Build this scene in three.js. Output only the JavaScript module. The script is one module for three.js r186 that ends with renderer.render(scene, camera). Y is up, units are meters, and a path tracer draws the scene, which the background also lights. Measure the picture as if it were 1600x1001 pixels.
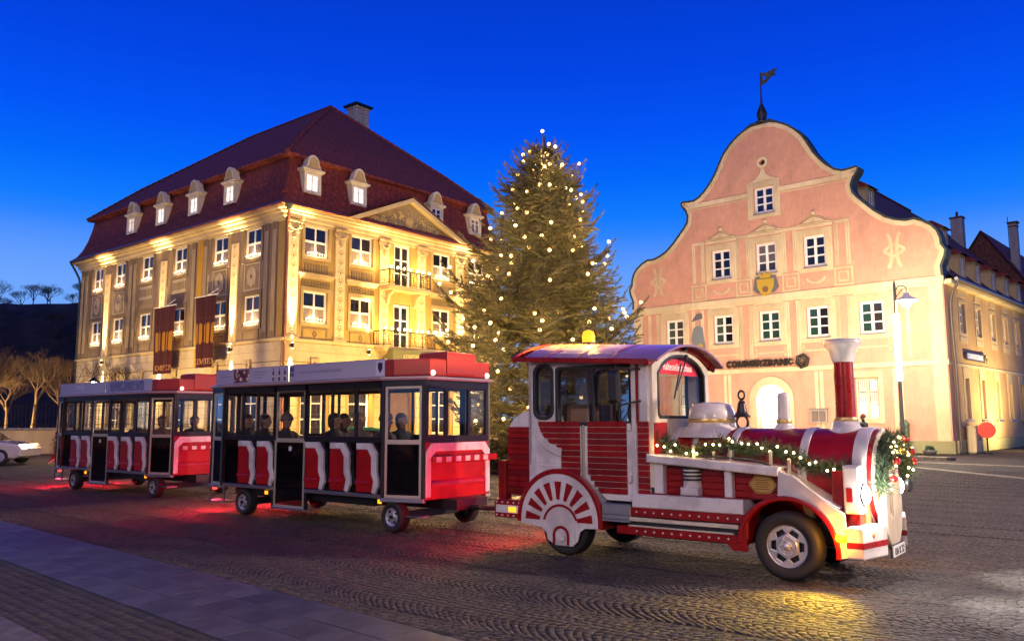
import * as THREE from 'three';
import { mergeGeometries, toCreasedNormals } from 'three/addons/utils/BufferGeometryUtils.js';
import { MarchingCubes } from 'three/addons/objects/MarchingCubes.js';
import { FontLoader } from 'three/addons/loaders/FontLoader.js';
import { TextGeometry } from 'three/addons/geometries/TextGeometry.js';

const scene = new THREE.Scene();
const rad = THREE.MathUtils.degToRad;

// ---------------------------------------------------------------- camera
const camera = new THREE.PerspectiveCamera(42.42, 1.6, 0.1, 600);
camera.position.set(0, 1.7, 0);
camera.rotation.order = 'YXZ';
camera.rotation.set(rad(6.85), 0, rad(-0.2));

// ---------------------------------------------------------------- sky: a clear evening sky after sunset
{
  const W = 256, H = 512, d = new Float32Array(W * H * 4);
  const stops = [[-90, 0.10, 0.22, 0.55], [-1, 0.12, 0.30, 0.78], [0, 0.19, 0.42, 1.0], [4, 0.17, 0.40, 1.0], [8, 0.165, 0.39, 1.0], [9.8, 0.13, 0.35, 1.0], [11.6, 0.07, 0.28, 1.0], [12.6, 0.025, 0.23, 1.0], [13.8, 0.006, 0.20, 1.0], [16.3, 0.001, 0.14, 0.97], [19.3, 0.001, 0.092, 0.92], [23.6, 0.001, 0.06, 0.78], [27.5, 0.001, 0.047, 0.66], [40, 0.001, 0.026, 0.36], [90, 0.001, 0.012, 0.18]];
  for (let j = 0; j < H; j++) {
    const el = ((j + 0.5) / H - 0.5) * 180;
    let k = 0; while (k < stops.length - 2 && el > stops[k + 1][0]) k++;
    const a = stops[k], b = stops[k + 1], t = THREE.MathUtils.clamp((el - a[0]) / (b[0] - a[0]), 0, 1);
    for (let i = 0; i < W; i++) { const o = (j * W + i) * 4; for (let c = 0; c < 3; c++) d[o + c] = a[c + 1] + (b[c + 1] - a[c + 1]) * t; d[o + 3] = 1; }
  }
  const sky = new THREE.DataTexture(d, W, H, THREE.RGBAFormat, THREE.FloatType);
  sky.mapping = THREE.EquirectangularReflectionMapping; sky.magFilter = THREE.LinearFilter; sky.needsUpdate = true;
  scene.background = sky; scene.environment = sky;
}
// the last of the daylight, from low behind the square
const sun = new THREE.DirectionalLight(new THREE.Color().setRGB(1, 0.74, 0.62), 0.5);
sun.position.set(-30, 40, 45); sun.shadow.radius = 40; sun.castShadow = true;
sun.shadow.camera.left = -60; sun.shadow.camera.right = 60; sun.shadow.camera.top = 60; sun.shadow.camera.bottom = -60; sun.shadow.camera.far = 200;
scene.add(sun);
const EXPOSURE = 1;

// ---------------------------------------------------------------- helpers
function rng(seed) { let s = seed >>> 0; return () => { s = (s + 0x6d2b79f5) | 0; let t = Math.imul(s ^ (s >>> 15), 1 | s); t = (t + Math.imul(t ^ (t >>> 7), 61 | t)) ^ t; return ((t ^ (t >>> 14)) >>> 0) / 4294967296; }; }
const R = rng(7);
const used = new Map();
function numbered(name) { const n = used.get(name) ?? 0; used.set(name, n + 1); return n ? name + '_' + String(n).padStart(3, '0') : name; }
function tag(o, label, category, group) { o.userData.label = label; o.userData.category = category; if (group) o.userData.group = group; return o; }
function thing(name, label, category, pos = [0, 0, 0], turn = 0, group) { const o = new THREE.Group(); o.name = numbered(name); o.position.set(...pos); o.rotation.y = turn; scene.add(o); return tag(o, label, category, group); }
function shade(m) { m.castShadow = true; m.receiveShadow = true; return m; }
function part(parent, name, geo, mat, pos, rot) {
  if (Array.isArray(geo)) geo = mg(geo);
  const m = shade(new THREE.Mesh(geo, mat)); m.name = name;
  if (pos) m.position.set(...pos); if (rot) m.rotation.set(...rot);
  parent.add(m); return m;
}
function structure(name, geo, mat, pos, rot) { const m = part(scene, name, geo, mat, pos, rot); m.userData.kind = 'structure'; return m; }
function copy(o, label, pos, turn) { const c = o.clone(); c.name = numbered(o.name.replace(/_\d{3}$/, '')); c.userData = { ...o.userData }; if (label) c.userData.label = label; if (pos) c.position.set(...pos); if (turn !== undefined) c.rotation.y = turn; scene.add(c); return c; }
function mg(list) {
  const l = list.map((g) => { g = g.index ? g.toNonIndexed() : g; for (const k of Object.keys(g.attributes)) if (!['position', 'normal', 'uv'].includes(k)) g.deleteAttribute(k); if (!g.attributes.uv) g.setAttribute('uv', new THREE.BufferAttribute(new Float32Array(g.attributes.position.count * 2), 2)); g.clearGroups?.(); return g; });
  return l.length === 1 ? l[0] : mergeGeometries(l, false);
}
const M4 = new THREE.Matrix4();
function at(g, x = 0, y = 0, z = 0, rx = 0, ry = 0, rz = 0, s) { M4.compose(new THREE.Vector3(x, y, z), new THREE.Quaternion().setFromEuler(new THREE.Euler(rx, ry, rz)), new THREE.Vector3(...(s || [1, 1, 1]))); g.applyMatrix4(M4); return g; }
// uv in metres, from the face each vertex lies on
function metric(g, k = 1) {
  if (g.index) g = g.toNonIndexed();
  if (!g.attributes.normal) g.computeVertexNormals();
  const p = g.attributes.position, n = g.attributes.normal, uv = new Float32Array(p.count * 2);
  for (let i = 0; i < p.count; i++) {
    const ax = Math.abs(n.getX(i)), ay = Math.abs(n.getY(i)), az = Math.abs(n.getZ(i)), x = p.getX(i), y = p.getY(i), z = p.getZ(i);
    if (ay >= ax && ay >= az) { uv[2 * i] = x * k; uv[2 * i + 1] = z * k; } else if (ax >= az) { uv[2 * i] = z * k; uv[2 * i + 1] = y * k; } else { uv[2 * i] = x * k; uv[2 * i + 1] = y * k; }
  }
  g.setAttribute('uv', new THREE.BufferAttribute(uv, 2)); return g;
}
// a box whose edges are chamfered by r
function box(w, h, d, x = 0, y = 0, z = 0, r = 0) {
  if (!r) return metric(at(new THREE.BoxGeometry(w, h, d), x, y, z));
  r = Math.min(r, w * 0.45, h * 0.45, d * 0.45);
  const s = new THREE.Shape(), a = w / 2 - r, b = h / 2 - r;
  s.moveTo(-a, -b); s.lineTo(a, -b); s.lineTo(a, b); s.lineTo(-a, b); s.closePath();
  const g = new THREE.ExtrudeGeometry(s, { depth: d - 2 * r, bevelEnabled: true, bevelSize: r, bevelThickness: r, bevelSegments: 1, curveSegments: 1 });
  return metric(at(g, x, y, z - d / 2 + r));
}
const bx = (x0, x1, y0, y1, z0, z1, r) => box(x1 - x0, y1 - y0, z1 - z0, (x0 + x1) / 2, (y0 + y1) / 2, (z0 + z1) / 2, r);
function shapeOf(pts, holes = []) { const s = new THREE.Shape(pts.map((p) => new THREE.Vector2(...p))); for (const h of holes) s.holes.push(new THREE.Path(h.map((p) => new THREE.Vector2(...p)))); return s; }
// outline in x and y, thickness d towards +z from z
function ext(pts, d, z = 0, bevel = 0, holes = [], seg = 2) {
  const g = new THREE.ExtrudeGeometry(shapeOf(pts, holes), { depth: d - 2 * bevel, bevelEnabled: bevel > 0, bevelSize: bevel, bevelThickness: bevel, bevelOffset: -bevel, bevelSegments: seg, curveSegments: 8 });
  return metric(at(g, 0, 0, z + bevel));
}
const rect = (x0, x1, y0, y1) => [[x0, y0], [x1, y0], [x1, y1], [x0, y1]];
function rrect(x0, x1, y0, y1, r, n = 5) { const o = []; for (const [cx, cy, a] of [[x1 - r, y0 + r, -90], [x1 - r, y1 - r, 0], [x0 + r, y1 - r, 90], [x0 + r, y0 + r, 180]]) for (let i = 0; i <= n; i++) { const t = rad(a + 90 * i / n); o.push([cx + r * Math.cos(t), cy + r * Math.sin(t)]); } return o; }
function arc(cx, cy, r, a0, a1, n = 16, ry = r) { const o = []; for (let i = 0; i <= n; i++) { const t = rad(a0 + (a1 - a0) * i / n); o.push([cx + r * Math.cos(t), cy + ry * Math.sin(t)]); } return o; }
// offsets an open polyline sideways
function offsetLine(pl, t) {
  return pl.map((p, i) => { const a = pl[Math.max(0, i - 1)], b = pl[Math.min(pl.length - 1, i + 1)]; const dx = b[0] - a[0], dy = b[1] - a[1], l = Math.hypot(dx, dy) || 1; return [p[0] - dy / l * t, p[1] + dx / l * t]; });
}
const ribbon = (pl, t0, t1, d, z, bevel = 0) => ext([...offsetLine(pl, t0), ...offsetLine(pl, t1).reverse()], d, z, bevel);
// the same built piece by piece, for outlines with tight corners
function ribbonPieces(pl, t0, t1, d, z) {
  const a = offsetLine(pl, t0), b = offsetLine(pl, t1), f = [], n = pl.length - 1;
  for (let i = 0; i < n; i++) { const P = (q, zz) => [q[0], q[1], zz], z1 = z + d; f.push([P(a[i], z1), P(b[i], z1), P(b[i + 1], z1), P(a[i + 1], z1)], [P(a[i], z), P(a[i], z1), P(a[i + 1], z1), P(a[i + 1], z)], [P(b[i], z), P(b[i + 1], z), P(b[i + 1], z1), P(b[i], z1)], [P(a[i], z), P(a[i + 1], z), P(b[i + 1], z), P(b[i], z)]); }
  return metric(poly(f));
}
function cyl(r0, r1, h, n = 16, x = 0, y = 0, z = 0, rx = 0, ry = 0, rz = 0, open = false) { return at(new THREE.CylinderGeometry(r1, r0, h, n, 1, open), x, y, z, rx, ry, rz); }
function lathe(pts, n = 24, x = 0, y = 0, z = 0) { return at(new THREE.LatheGeometry(pts.map((p) => new THREE.Vector2(...p)), n), x, y, z); }
function tube(pts, r, seg = 24, n = 6) { return new THREE.TubeGeometry(new THREE.CatmullRomCurve3(pts.map((p) => new THREE.Vector3(...p))), seg, r, n, false); }
function rod(a, b, r, n = 6, r1 = r) {
  const A = new THREE.Vector3(...a), B = new THREE.Vector3(...b), d = B.clone().sub(A), g = new THREE.CylinderGeometry(r1, r, d.length(), n, 1);
  g.applyMatrix4(new THREE.Matrix4().compose(A.add(B).multiplyScalar(0.5), new THREE.Quaternion().setFromUnitVectors(new THREE.Vector3(0, 1, 0), d.normalize()), new THREE.Vector3(1, 1, 1))); return g;
}
// quads and triangles given by corner points, flat shaded
function poly(faces) {
  const p = [], uv = [];
  for (const f of faces) {
    const A = new THREE.Vector3(...f[0]), u = new THREE.Vector3(...f[1]).sub(A).normalize(), n = u.clone().cross(new THREE.Vector3(...f[f.length - 1]).sub(A)).normalize(), v = n.clone().cross(u), q = new THREE.Vector3();
    for (let i = 1; i < f.length - 1; i++) for (const c of [f[0], f[i], f[i + 1]]) { p.push(...c); q.set(...c).sub(A); uv.push(q.dot(u), q.dot(v)); }
  }
  const g = new THREE.BufferGeometry(); g.setAttribute('position', new THREE.Float32BufferAttribute(p, 3)); g.setAttribute('uv', new THREE.Float32BufferAttribute(uv, 2)); g.computeVertexNormals(); return g;
}
// a moulding or roof skirt round a rectangle: profile points are [outward, y]
function around(profile, x0, x1, z0, z1, sides = [0, 1, 2, 3]) {
  const f = [], c = (k, [o, y]) => [[x0 - o, y, z1 + o], [x1 + o, y, z1 + o], [x1 + o, y, z0 - o], [x0 - o, y, z0 - o]][k];
  for (let i = 0; i < profile.length - 1; i++) for (const k of sides) { const a = profile[i], b = profile[i + 1], n = (k + 1) % 4; f.push([c(k, a), c(n, a), c(n, b), c(k, b)]); }
  return poly(f);
}

// ---------------------------------------------------------------- textures
const nRand = (() => { const r = rng(99), a = new Float32Array(65536); for (let i = 0; i < 65536; i++) a[i] = r(); return (x, y) => a[((y & 255) << 8) | (x & 255)]; })();
function vnoise(x, y, per) { const xi = Math.floor(x), yi = Math.floor(y), fx = x - xi, fy = y - yi, u = fx * fx * (3 - 2 * fx), v = fy * fy * (3 - 2 * fy), w = (a) => ((a % per) + per) % per, X0 = w(xi), X1 = w(xi + 1), Y0 = w(yi), Y1 = w(yi + 1); const a = nRand(X0, Y0), b = nRand(X1, Y0), c = nRand(X0, Y1), d = nRand(X1, Y1); return a + (b - a) * u + (c - a) * v + (a - b - c + d) * u * v; }
function fbm(x, y, f, oct = 4, gain = 0.5) { let s = 0, a = 1, n = 0; for (let o = 0; o < oct; o++) { s += a * vnoise(x * f, y * f, f); n += a; a *= gain; f *= 2; } return s / n; }
function tex(N, fn, srgb, metres = 1) {
  const d = new Uint8Array(N * N * 4);
  for (let j = 0; j < N; j++) for (let i = 0; i < N; i++) { const c = fn(i / N, j / N), o = (j * N + i) * 4; const v = Array.isArray(c) ? c : [c, c, c]; for (let k = 0; k < 3; k++) d[o + k] = Math.max(0, Math.min(255, Math.round(v[k] * 255))); d[o + 3] = 255; }
  const t = new THREE.DataTexture(d, N, N); t.wrapS = t.wrapT = THREE.RepeatWrapping; t.magFilter = THREE.LinearFilter; t.minFilter = THREE.LinearMipmapLinearFilter; t.generateMipmaps = true; if (srgb) t.colorSpace = THREE.SRGBColorSpace; t.repeat.set(1 / metres, 1 / metres); t.needsUpdate = true; return t;
}
const again = (t, metres) => { const c = t.clone(); c.repeat.set(1 / metres, 1 / metres); c.needsUpdate = true; return c; };
const sm = (a, b, x) => { const t = Math.max(0, Math.min(1, (x - a) / (b - a))); return t * t * (3 - 2 * t); };
const tPlaster = tex(512, (x, y) => 0.5 * fbm(x, y, 6, 5) + 0.5 * fbm(x + 0.3, y, 48, 3), false, 2.4);
const tStain = tex(512, (x, y) => { const a = fbm(x, y, 3, 5, 0.6), b = fbm(x * 1, y * 0.25, 32, 2); const v = 0.80 + 0.24 * a + 0.08 * (b - 0.5); return [v, v * (0.97 + 0.04 * a), v * (0.92 + 0.09 * a)]; }, true, 5.3);
const tSmooth = tex(512, (x, y) => { const a = fbm(x, y, 7, 6, 0.66), b = fbm(x, y * 0.2, 48, 2); const v = 0.88 + 0.14 * a + 0.06 * (b - 0.5); return [v, v, v]; }, true, 3.7);
const tGrain = tex(256, (x, y) => 0.55 * fbm(x, y, 16, 4) + 0.45 * fbm(x, y, 64, 2), false, 0.35);
const tStone = tex(512, (x, y) => { const a = fbm(x, y, 8, 5, 0.6), b = vnoise(x * 128, y * 128, 128); const v = 0.62 + 0.5 * (a - 0.3) + 0.14 * (b - 0.5); return [v, v * 0.985, v * 0.965]; }, true, 0.7);
const tDirt = tex(512, (x, y) => { const a = fbm(x, y, 5, 6, 0.62); const v = 0.5 + 0.8 * (a - 0.5) + 0.18 * (vnoise(x * 160, y * 160, 160) - 0.5); return [v, v * 0.97, v * 0.95]; }, true, 3.1);
const tRub = tex(512, (x, y) => fbm(x, y, 4, 5, 0.6), false, 0.9);
const tGrime = tex(512, (x, y) => { const a = fbm(x, y, 5, 5, 0.6), b = fbm(x, y * 0.12, 40, 3), v = 0.88 + 0.13 * sm(0.25, 0.6, a) - 0.12 * sm(0.55, 0.85, b) * sm(0.3, 0.7, a); return [v, v * 0.985, v * 0.965]; }, true, 1.3);
const tRough = tex(256, (x, y) => { const a = fbm(x, y, 6, 5, 0.6); return [1, 0.55 + 0.75 * a, 1]; }, false, 0.8);
const tTileB = tex(256, (x, y) => { const r = Math.floor(y * 8), u = (x * 8 + (r & 1) * 0.5) % 1, v = (y * 8) % 1; return 0.15 + 0.7 * (1 - v) * (0.55 + 0.45 * Math.sqrt(Math.max(0, 1 - (2 * u - 1) ** 2))); }, false, 1.5);
const tTileC = tex(256, (x, y) => { const r = Math.floor(y * 8), c = Math.floor(x * 8 + (r & 1) * 0.5), k = nRand(c + 31, r + 17), m = fbm(x, y, 4, 3); const v = 0.62 + 0.3 * k + 0.2 * (m - 0.5); return [v, v * (0.93 + 0.05 * k), v * (0.93 + 0.06 * k)]; }, true, 1.5);
const tScroll = (() => { // painted scroll ornament on the palace pilasters, a repeating print
  const c = document.createElement('canvas'); c.width = 128; c.height = 512; const g = c.getContext('2d'); g.fillStyle = '#e6d9b4'; g.fillRect(0, 0, 128, 512);
  g.lineCap = 'round';
  for (let k = 0; k < 4; k++) {
    const y = k * 128; g.strokeStyle = '#8d7440'; g.lineWidth = 7;
    g.beginPath(); g.arc(64, y + 30, 22, 0.3, 5.2); g.stroke(); g.beginPath(); g.arc(40, y + 84, 15, -2.4, 2.6); g.stroke(); g.beginPath(); g.arc(88, y + 84, 15, 0.5, 5.6); g.stroke();
    g.fillStyle = '#fbf3d8'; g.beginPath(); g.arc(64, y + 30, 11, 0, 7); g.fill(); g.fillStyle = '#76602f'; g.beginPath(); g.ellipse(64, y + 108, 7, 16, 0, 0, 7); g.fill();
    g.strokeStyle = '#fff8e2'; g.lineWidth = 3; g.beginPath(); g.arc(61, y + 27, 22, 2.4, 5.2); g.stroke();
  }
  const t = new THREE.CanvasTexture(c); t.colorSpace = THREE.SRGBColorSpace; t.wrapS = t.wrapT = THREE.RepeatWrapping; return t;
})();

// ---------------------------------------------------------------- materials
function std(c, roughness = 0.7, o = {}) { const m = new THREE.MeshStandardMaterial({ roughness, ...o }); m.color.setRGB(...c); return m; }
function phys(c, roughness, o = {}) { const m = new THREE.MeshPhysicalMaterial({ roughness, ...o }); m.color.setRGB(...c); return m; }
function glow(c, k, base = [0.8, 0.8, 0.8]) { const m = std(base, 0.5); m.emissive.setRGB(...c); m.emissiveIntensity = k; return m; }
const plaster = (c, o = {}) => std(c, 0.92, { map: tStain, bumpMap: tPlaster, bumpScale: 0.012, ...o });
const M = {
  ochre: plaster([0.50, 0.335, 0.095]), ochreSide: plaster([0.34, 0.25, 0.135]), amber: plaster([0.74, 0.42, 0.03]), paleOchre: plaster([0.56, 0.43, 0.19]), drab: plaster([0.30, 0.225, 0.12]), cream: plaster([0.64, 0.51, 0.28]), stucco: plaster([0.62, 0.52, 0.33]),  // amber carries sodium light in its plaster colour
  salmon: plaster([0.66, 0.345, 0.225], { map: tSmooth }), trim: plaster([0.76, 0.63, 0.39]), sideWall: plaster([0.60, 0.40, 0.20]), plinth: plaster([0.34, 0.33, 0.17]), trimLine: plaster([0.42, 0.27, 0.16]),
  scroll: std([0.95, 0.85, 0.66], 0.9, { map: tScroll, bumpMap: tScroll, bumpScale: 0.02 }),
  whitePaint: std([0.78, 0.76, 0.70], 0.45, { bumpMap: tGrain, bumpScale: 0.001 }), greyPaint: std([0.34, 0.33, 0.30], 0.55),
  roof: std([0.30, 0.050, 0.034], 0.85, { map: tTileC, bumpMap: tTileB, bumpScale: 0.035 }), roofDark: std([0.19, 0.065, 0.045], 0.85, { map: tTileC, bumpMap: tTileB, bumpScale: 0.035 }), roofPurple: std([0.26, 0.045, 0.034], 0.85, { map: tTileC, bumpMap: tTileB, bumpScale: 0.035 }),
  copper: std([0.42, 0.16, 0.08], 0.35, { metalness: 0.9 }), verdigris: std([0.035, 0.048, 0.040], 0.6, { metalness: 0.3 }), ironBlack: std([0.012, 0.011, 0.010], 0.45, { metalness: 0.4 }), dormerWhite: plaster([0.80, 0.74, 0.60]), zinc: std([0.30, 0.27, 0.26], 0.4, { metalness: 0.7 }),
  pane: phys([0.012, 0.013, 0.02], 0.04, { ior: 1.6 }), paneGreen: phys([0.02, 0.05, 0.04], 0.06), curtain: phys([0.20, 0.16, 0.13], 0.8, { clearcoat: 1, clearcoatRoughness: 0.03, map: tGrime }),
  lit: glow([1, 0.86, 0.60], 1.5), litDoor: glow([0.95, 1, 0.78], 2.6), litGreen: glow([0.78, 0.85, 0.45], 0.45),
  chimney: plaster([0.42, 0.38, 0.36]),
  stone: std([0.5, 0.5, 0.5], 0.8, { map: tStone, bumpMap: tRub, bumpScale: 0.02 }),
  red: phys([0.27, 0.005, 0.006], 0.36, { specularIntensity: 0.6, clearcoat: 0.3, clearcoatRoughness: 0.1, map: tGrime, roughnessMap: tRough, bumpMap: tRub, bumpScale: 0.0012 }), redDark: phys([0.19, 0.004, 0.005], 0.40, { specularIntensity: 0.6, clearcoat: 0.25, clearcoatRoughness: 0.12, map: tGrime, roughnessMap: tRough, bumpMap: tRub, bumpScale: 0.0012 }), redBright: phys([0.34, 0.004, 0.005], 0.40, { specularIntensity: 0.6, clearcoat: 0.3, map: tGrime, roughnessMap: tRough, clearcoatRoughness: 0.15, bumpMap: tRub, bumpScale: 0.0012 }), redHood: phys([0.30, 0.022, 0.010], 0.55, { clearcoat: 0.2, clearcoatRoughness: 0.3, bumpMap: tRub, bumpScale: 0.002 }),
  white: phys([0.66, 0.62, 0.60], 0.40, { clearcoat: 0.45, clearcoatRoughness: 0.12, map: tGrime, roughnessMap: tRough, bumpMap: tRub, bumpScale: 0.0012 }), creamGloss: phys([0.68, 0.60, 0.44], 0.40, { clearcoat: 0.45, map: tGrime, roughnessMap: tRough, clearcoatRoughness: 0.12, bumpMap: tRub, bumpScale: 0.0012 }),
  gold: std([0.62, 0.42, 0.16], 0.35, { metalness: 0.7 }), brass: std([0.45, 0.36, 0.20], 0.35, { metalness: 0.6 }), steel: std([0.45, 0.44, 0.43], 0.32, { metalness: 0.9, bumpMap: tGrain, bumpScale: 0.001 }), chrome: std([0.75, 0.74, 0.73], 0.12, { metalness: 1 }), silver: std([0.62, 0.60, 0.58], 0.33, { metalness: 0.75, bumpMap: tGrain, bumpScale: 0.0006 }),
  pipe: std([0.10, 0.075, 0.06], 0.55), bronze: std([0.05, 0.04, 0.035], 0.4, { metalness: 0.7 }), rubber: std([0.014, 0.013, 0.013], 0.72, { bumpMap: tGrain, bumpScale: 0.002 }), black: std([0.012, 0.012, 0.013], 0.4), seal: std([0.010, 0.010, 0.010], 0.5), frame: std([0.020, 0.017, 0.018], 0.35, { metalness: 0.3, bumpMap: tGrain, bumpScale: 0.001 }), checker: std([0.42, 0.41, 0.40], 0.35, { metalness: 0.85, bumpMap: tTileB, bumpScale: 0.004 }), goldFrame: std([0.55, 0.48, 0.34], 0.35, { metalness: 0.5 }),
  glass: phys([0.95, 0.95, 0.94], 0.02, { transmission: 1, thickness: 0, ior: 1.4 }), tint: phys([0.78, 0.78, 0.78], 0.02, { transmission: 1, thickness: 0, ior: 1.5 }), smoke: phys([0.34, 0.29, 0.29], 0.05, { transmission: 1, thickness: 0, ior: 1.5 }),
  roofSheet: phys([0.42, 0.20, 0.21], 0.22, { metalness: 0.35, clearcoat: 0.6, clearcoatRoughness: 0.1, bumpMap: tRub, bumpScale: 0.004 }),
  wood: std([0.10, 0.045, 0.02], 0.5, { bumpMap: tGrain, bumpScale: 0.002 }),
  bulb: glow([1, 0.70, 0.30], 14), treeBulb: glow([1, 0.64, 0.22], 3.4), candle: glow([1, 0.66, 0.26], 9), amberLamp: glow([1, 0.36, 0.01], 2.3, [0.25, 0.07, 0.0]), redLamp: glow([1, 0.03, 0.02], 6, [0.4, 0.01, 0.01]), headLamp: glow([1, 0.97, 0.88], 60), lampGlass: glow([1, 0.93, 0.80], 40), spotGlass: glow([1, 0.74, 0.36], 16),
  bark: std([0.055, 0.038, 0.022], 0.9, { bumpMap: tRub, bumpScale: 0.02 }), barkPale: std([0.12, 0.075, 0.04], 0.9, { bumpMap: tRub, bumpScale: 0.01 }),
};
function pointLight(parent, x, y, z, c, I, radius = 1, shadow = false) { const l = new THREE.PointLight(new THREE.Color().setRGB(...c), I, 0, 2); l.position.set(x, y, z); l.shadow.radius = radius; l.castShadow = shadow; parent.add(l); return l; }
function spotLight(parent, x, y, z, tx, ty, tz, c, I, angle, pen = 0.6, radius = 2) { const l = new THREE.SpotLight(new THREE.Color().setRGB(...c), I, 0, angle, pen, 2); l.position.set(x, y, z); l.target.position.set(tx, ty, tz); l.shadow.radius = radius; l.castShadow = true; parent.add(l, l.target); return l; }
const WARM = [1, 0.66, 0.30], GOLDEN = [1, 0.60, 0.20], WHITEWARM = [1, 0.80, 0.56];
const font = await new FontLoader().loadAsync('fonts/droid/droid_sans_bold.typeface.json');
function letters(s, size, depth, width) { const g = new TextGeometry(s, { font, size, depth, curveSegments: 3, bevelEnabled: false }); g.computeBoundingBox(); const b = g.boundingBox; at(g, -(b.max.x + b.min.x) / 2, 0, 0); if (width) g.applyMatrix4(new THREE.Matrix4().makeScale(width / (b.max.x - b.min.x), 1, 1)); return g; }
function print(w, h, draw) { const c = document.createElement('canvas'); c.width = w; c.height = h; draw(c.getContext('2d'), w, h); const t = new THREE.CanvasTexture(c); t.colorSpace = THREE.SRGBColorSpace; return t; }
// a printed sheet facing +z
function sheet(w, h, x, y, z) { const g = new THREE.PlaneGeometry(w, h); return at(g, x, y, z); }
const nth = ['first', 'second', 'third', 'fourth', 'fifth', 'sixth', 'seventh', 'eighth', 'ninth', 'tenth'];

// ---------------------------------------------------------------- ground: cobbled square, slab path, setts, kerbs
const ground = structure('ground', metric(at(new THREE.PlaneGeometry(700, 700), 0, 0, 0, -Math.PI / 2)), std([0.075, 0.062, 0.058], 0.85, { map: tDirt, bumpMap: again(tGrain, 0.5), bumpScale: 0.012 }), [0, -0.014, 0]);
const BAND = rad(43.1), bt = [Math.cos(BAND), Math.sin(BAND)], bn = [-Math.sin(BAND), Math.cos(BAND)]; // along and across the slab path
const bandPos = (t, n) => [bt[0] * t + bn[0] * n, bt[1] * t + bn[1] * n];
const inView = (x, z, m = 1.05) => { const v = new THREE.Vector3(x, 0, z).project(camera); return v.z < 1 && Math.abs(v.x) < m && v.y > -m && v.y < m; };
camera.updateMatrixWorld(true); camera.updateProjectionMatrix();
function sett(r) { // one hewn stone of unit plan, top near y = 0
  const P = [], I = [], ring = (y, k) => { for (const [a, b] of [[-1, -1], [1, -1], [1, 1], [-1, 1]]) P.push(a * 0.5 * k * (0.95 + 0.09 * r()), y, b * 0.5 * k * (0.95 + 0.09 * r())); };
  ring(-0.05, 0.97); ring(-0.007, 0.985); ring(0, 0.90); P.push((r() - 0.5) * 0.2, 0.0018, (r() - 0.5) * 0.2);
  for (let k = 0; k < 2; k++) for (let i = 0; i < 4; i++) { const a = k * 4 + i, b = k * 4 + (i + 1) % 4; I.push(a, a + 4, b, b, a + 4, b + 4); }
  for (let i = 0; i < 4; i++) I.push(8 + i, 12, 8 + (i + 1) % 4);
  const g = new THREE.BufferGeometry(); g.setAttribute('position', new THREE.Float32BufferAttribute(P, 3)); g.setIndex(I); g.computeVertexNormals();
  return metric(toCreasedNormals(g, 1.0), 7);
}
function layStones(parent, places, name, base, most = 290) { // the largest in view one by one, the rest as one instanced part
  const r = rng(name.length * 31 + 5), geos = [0, 1, 2, 3].map(() => sett(r));
  const cols = [0.85, 1.0, 1.18, 1.35].map((k) => base.map((c, i) => c * k * (1 + (i - 1) * (0.06 - 0.08 * r()))));
  const mats = cols.map((c) => std(c, 0.80, { map: tStone, bumpMap: tGrain, bumpScale: 0.004 }));
  places.sort((a, b) => (a.far ?? a.x * a.x + a.z * a.z) - (b.far ?? b.x * b.x + b.z * b.z));
  places.slice(0, most).forEach((p) => { const m = part(parent, name, geos[Math.floor(r() * 4)], mats[Math.floor(r() * 4)], [p.x, p.y - parent.position.y, p.z]); m.rotation.y = p.a; m.scale.set(p.w, 1, p.d); });
  const rest = places.slice(most); if (!rest.length) return;
  const white = std(base.map((c) => c * 1.06), 0.80, { map: tStone, bumpMap: tGrain, bumpScale: 0.004 }), im = new THREE.InstancedMesh(geos[0], white, rest.length), q = new THREE.Quaternion(), m = new THREE.Matrix4(), col = new THREE.Color();
  rest.forEach((p, i) => { q.setFromEuler(new THREE.Euler((r() - 0.5) * 0.04, p.a + (r() - 0.5) * 0.08, (r() - 0.5) * 0.04)); m.compose(new THREE.Vector3(p.x, p.y - parent.position.y, p.z), q, new THREE.Vector3(p.w, 1, p.d)); im.setMatrixAt(i, m); const k = (0.62 + 0.70 * r()) * (0.68 + 0.64 * fbm(p.x / 40 + 10, p.z / 40 + 10, 12, 4)); im.setColorAt(i, col.setRGB(k * (0.97 + 0.08 * r()), k * 0.99, k * (0.94 + 0.1 * r()))); });
  im.name = name + '_field'; im.userData.kind = 'stuff'; shade(im); parent.add(im);
}
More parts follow.
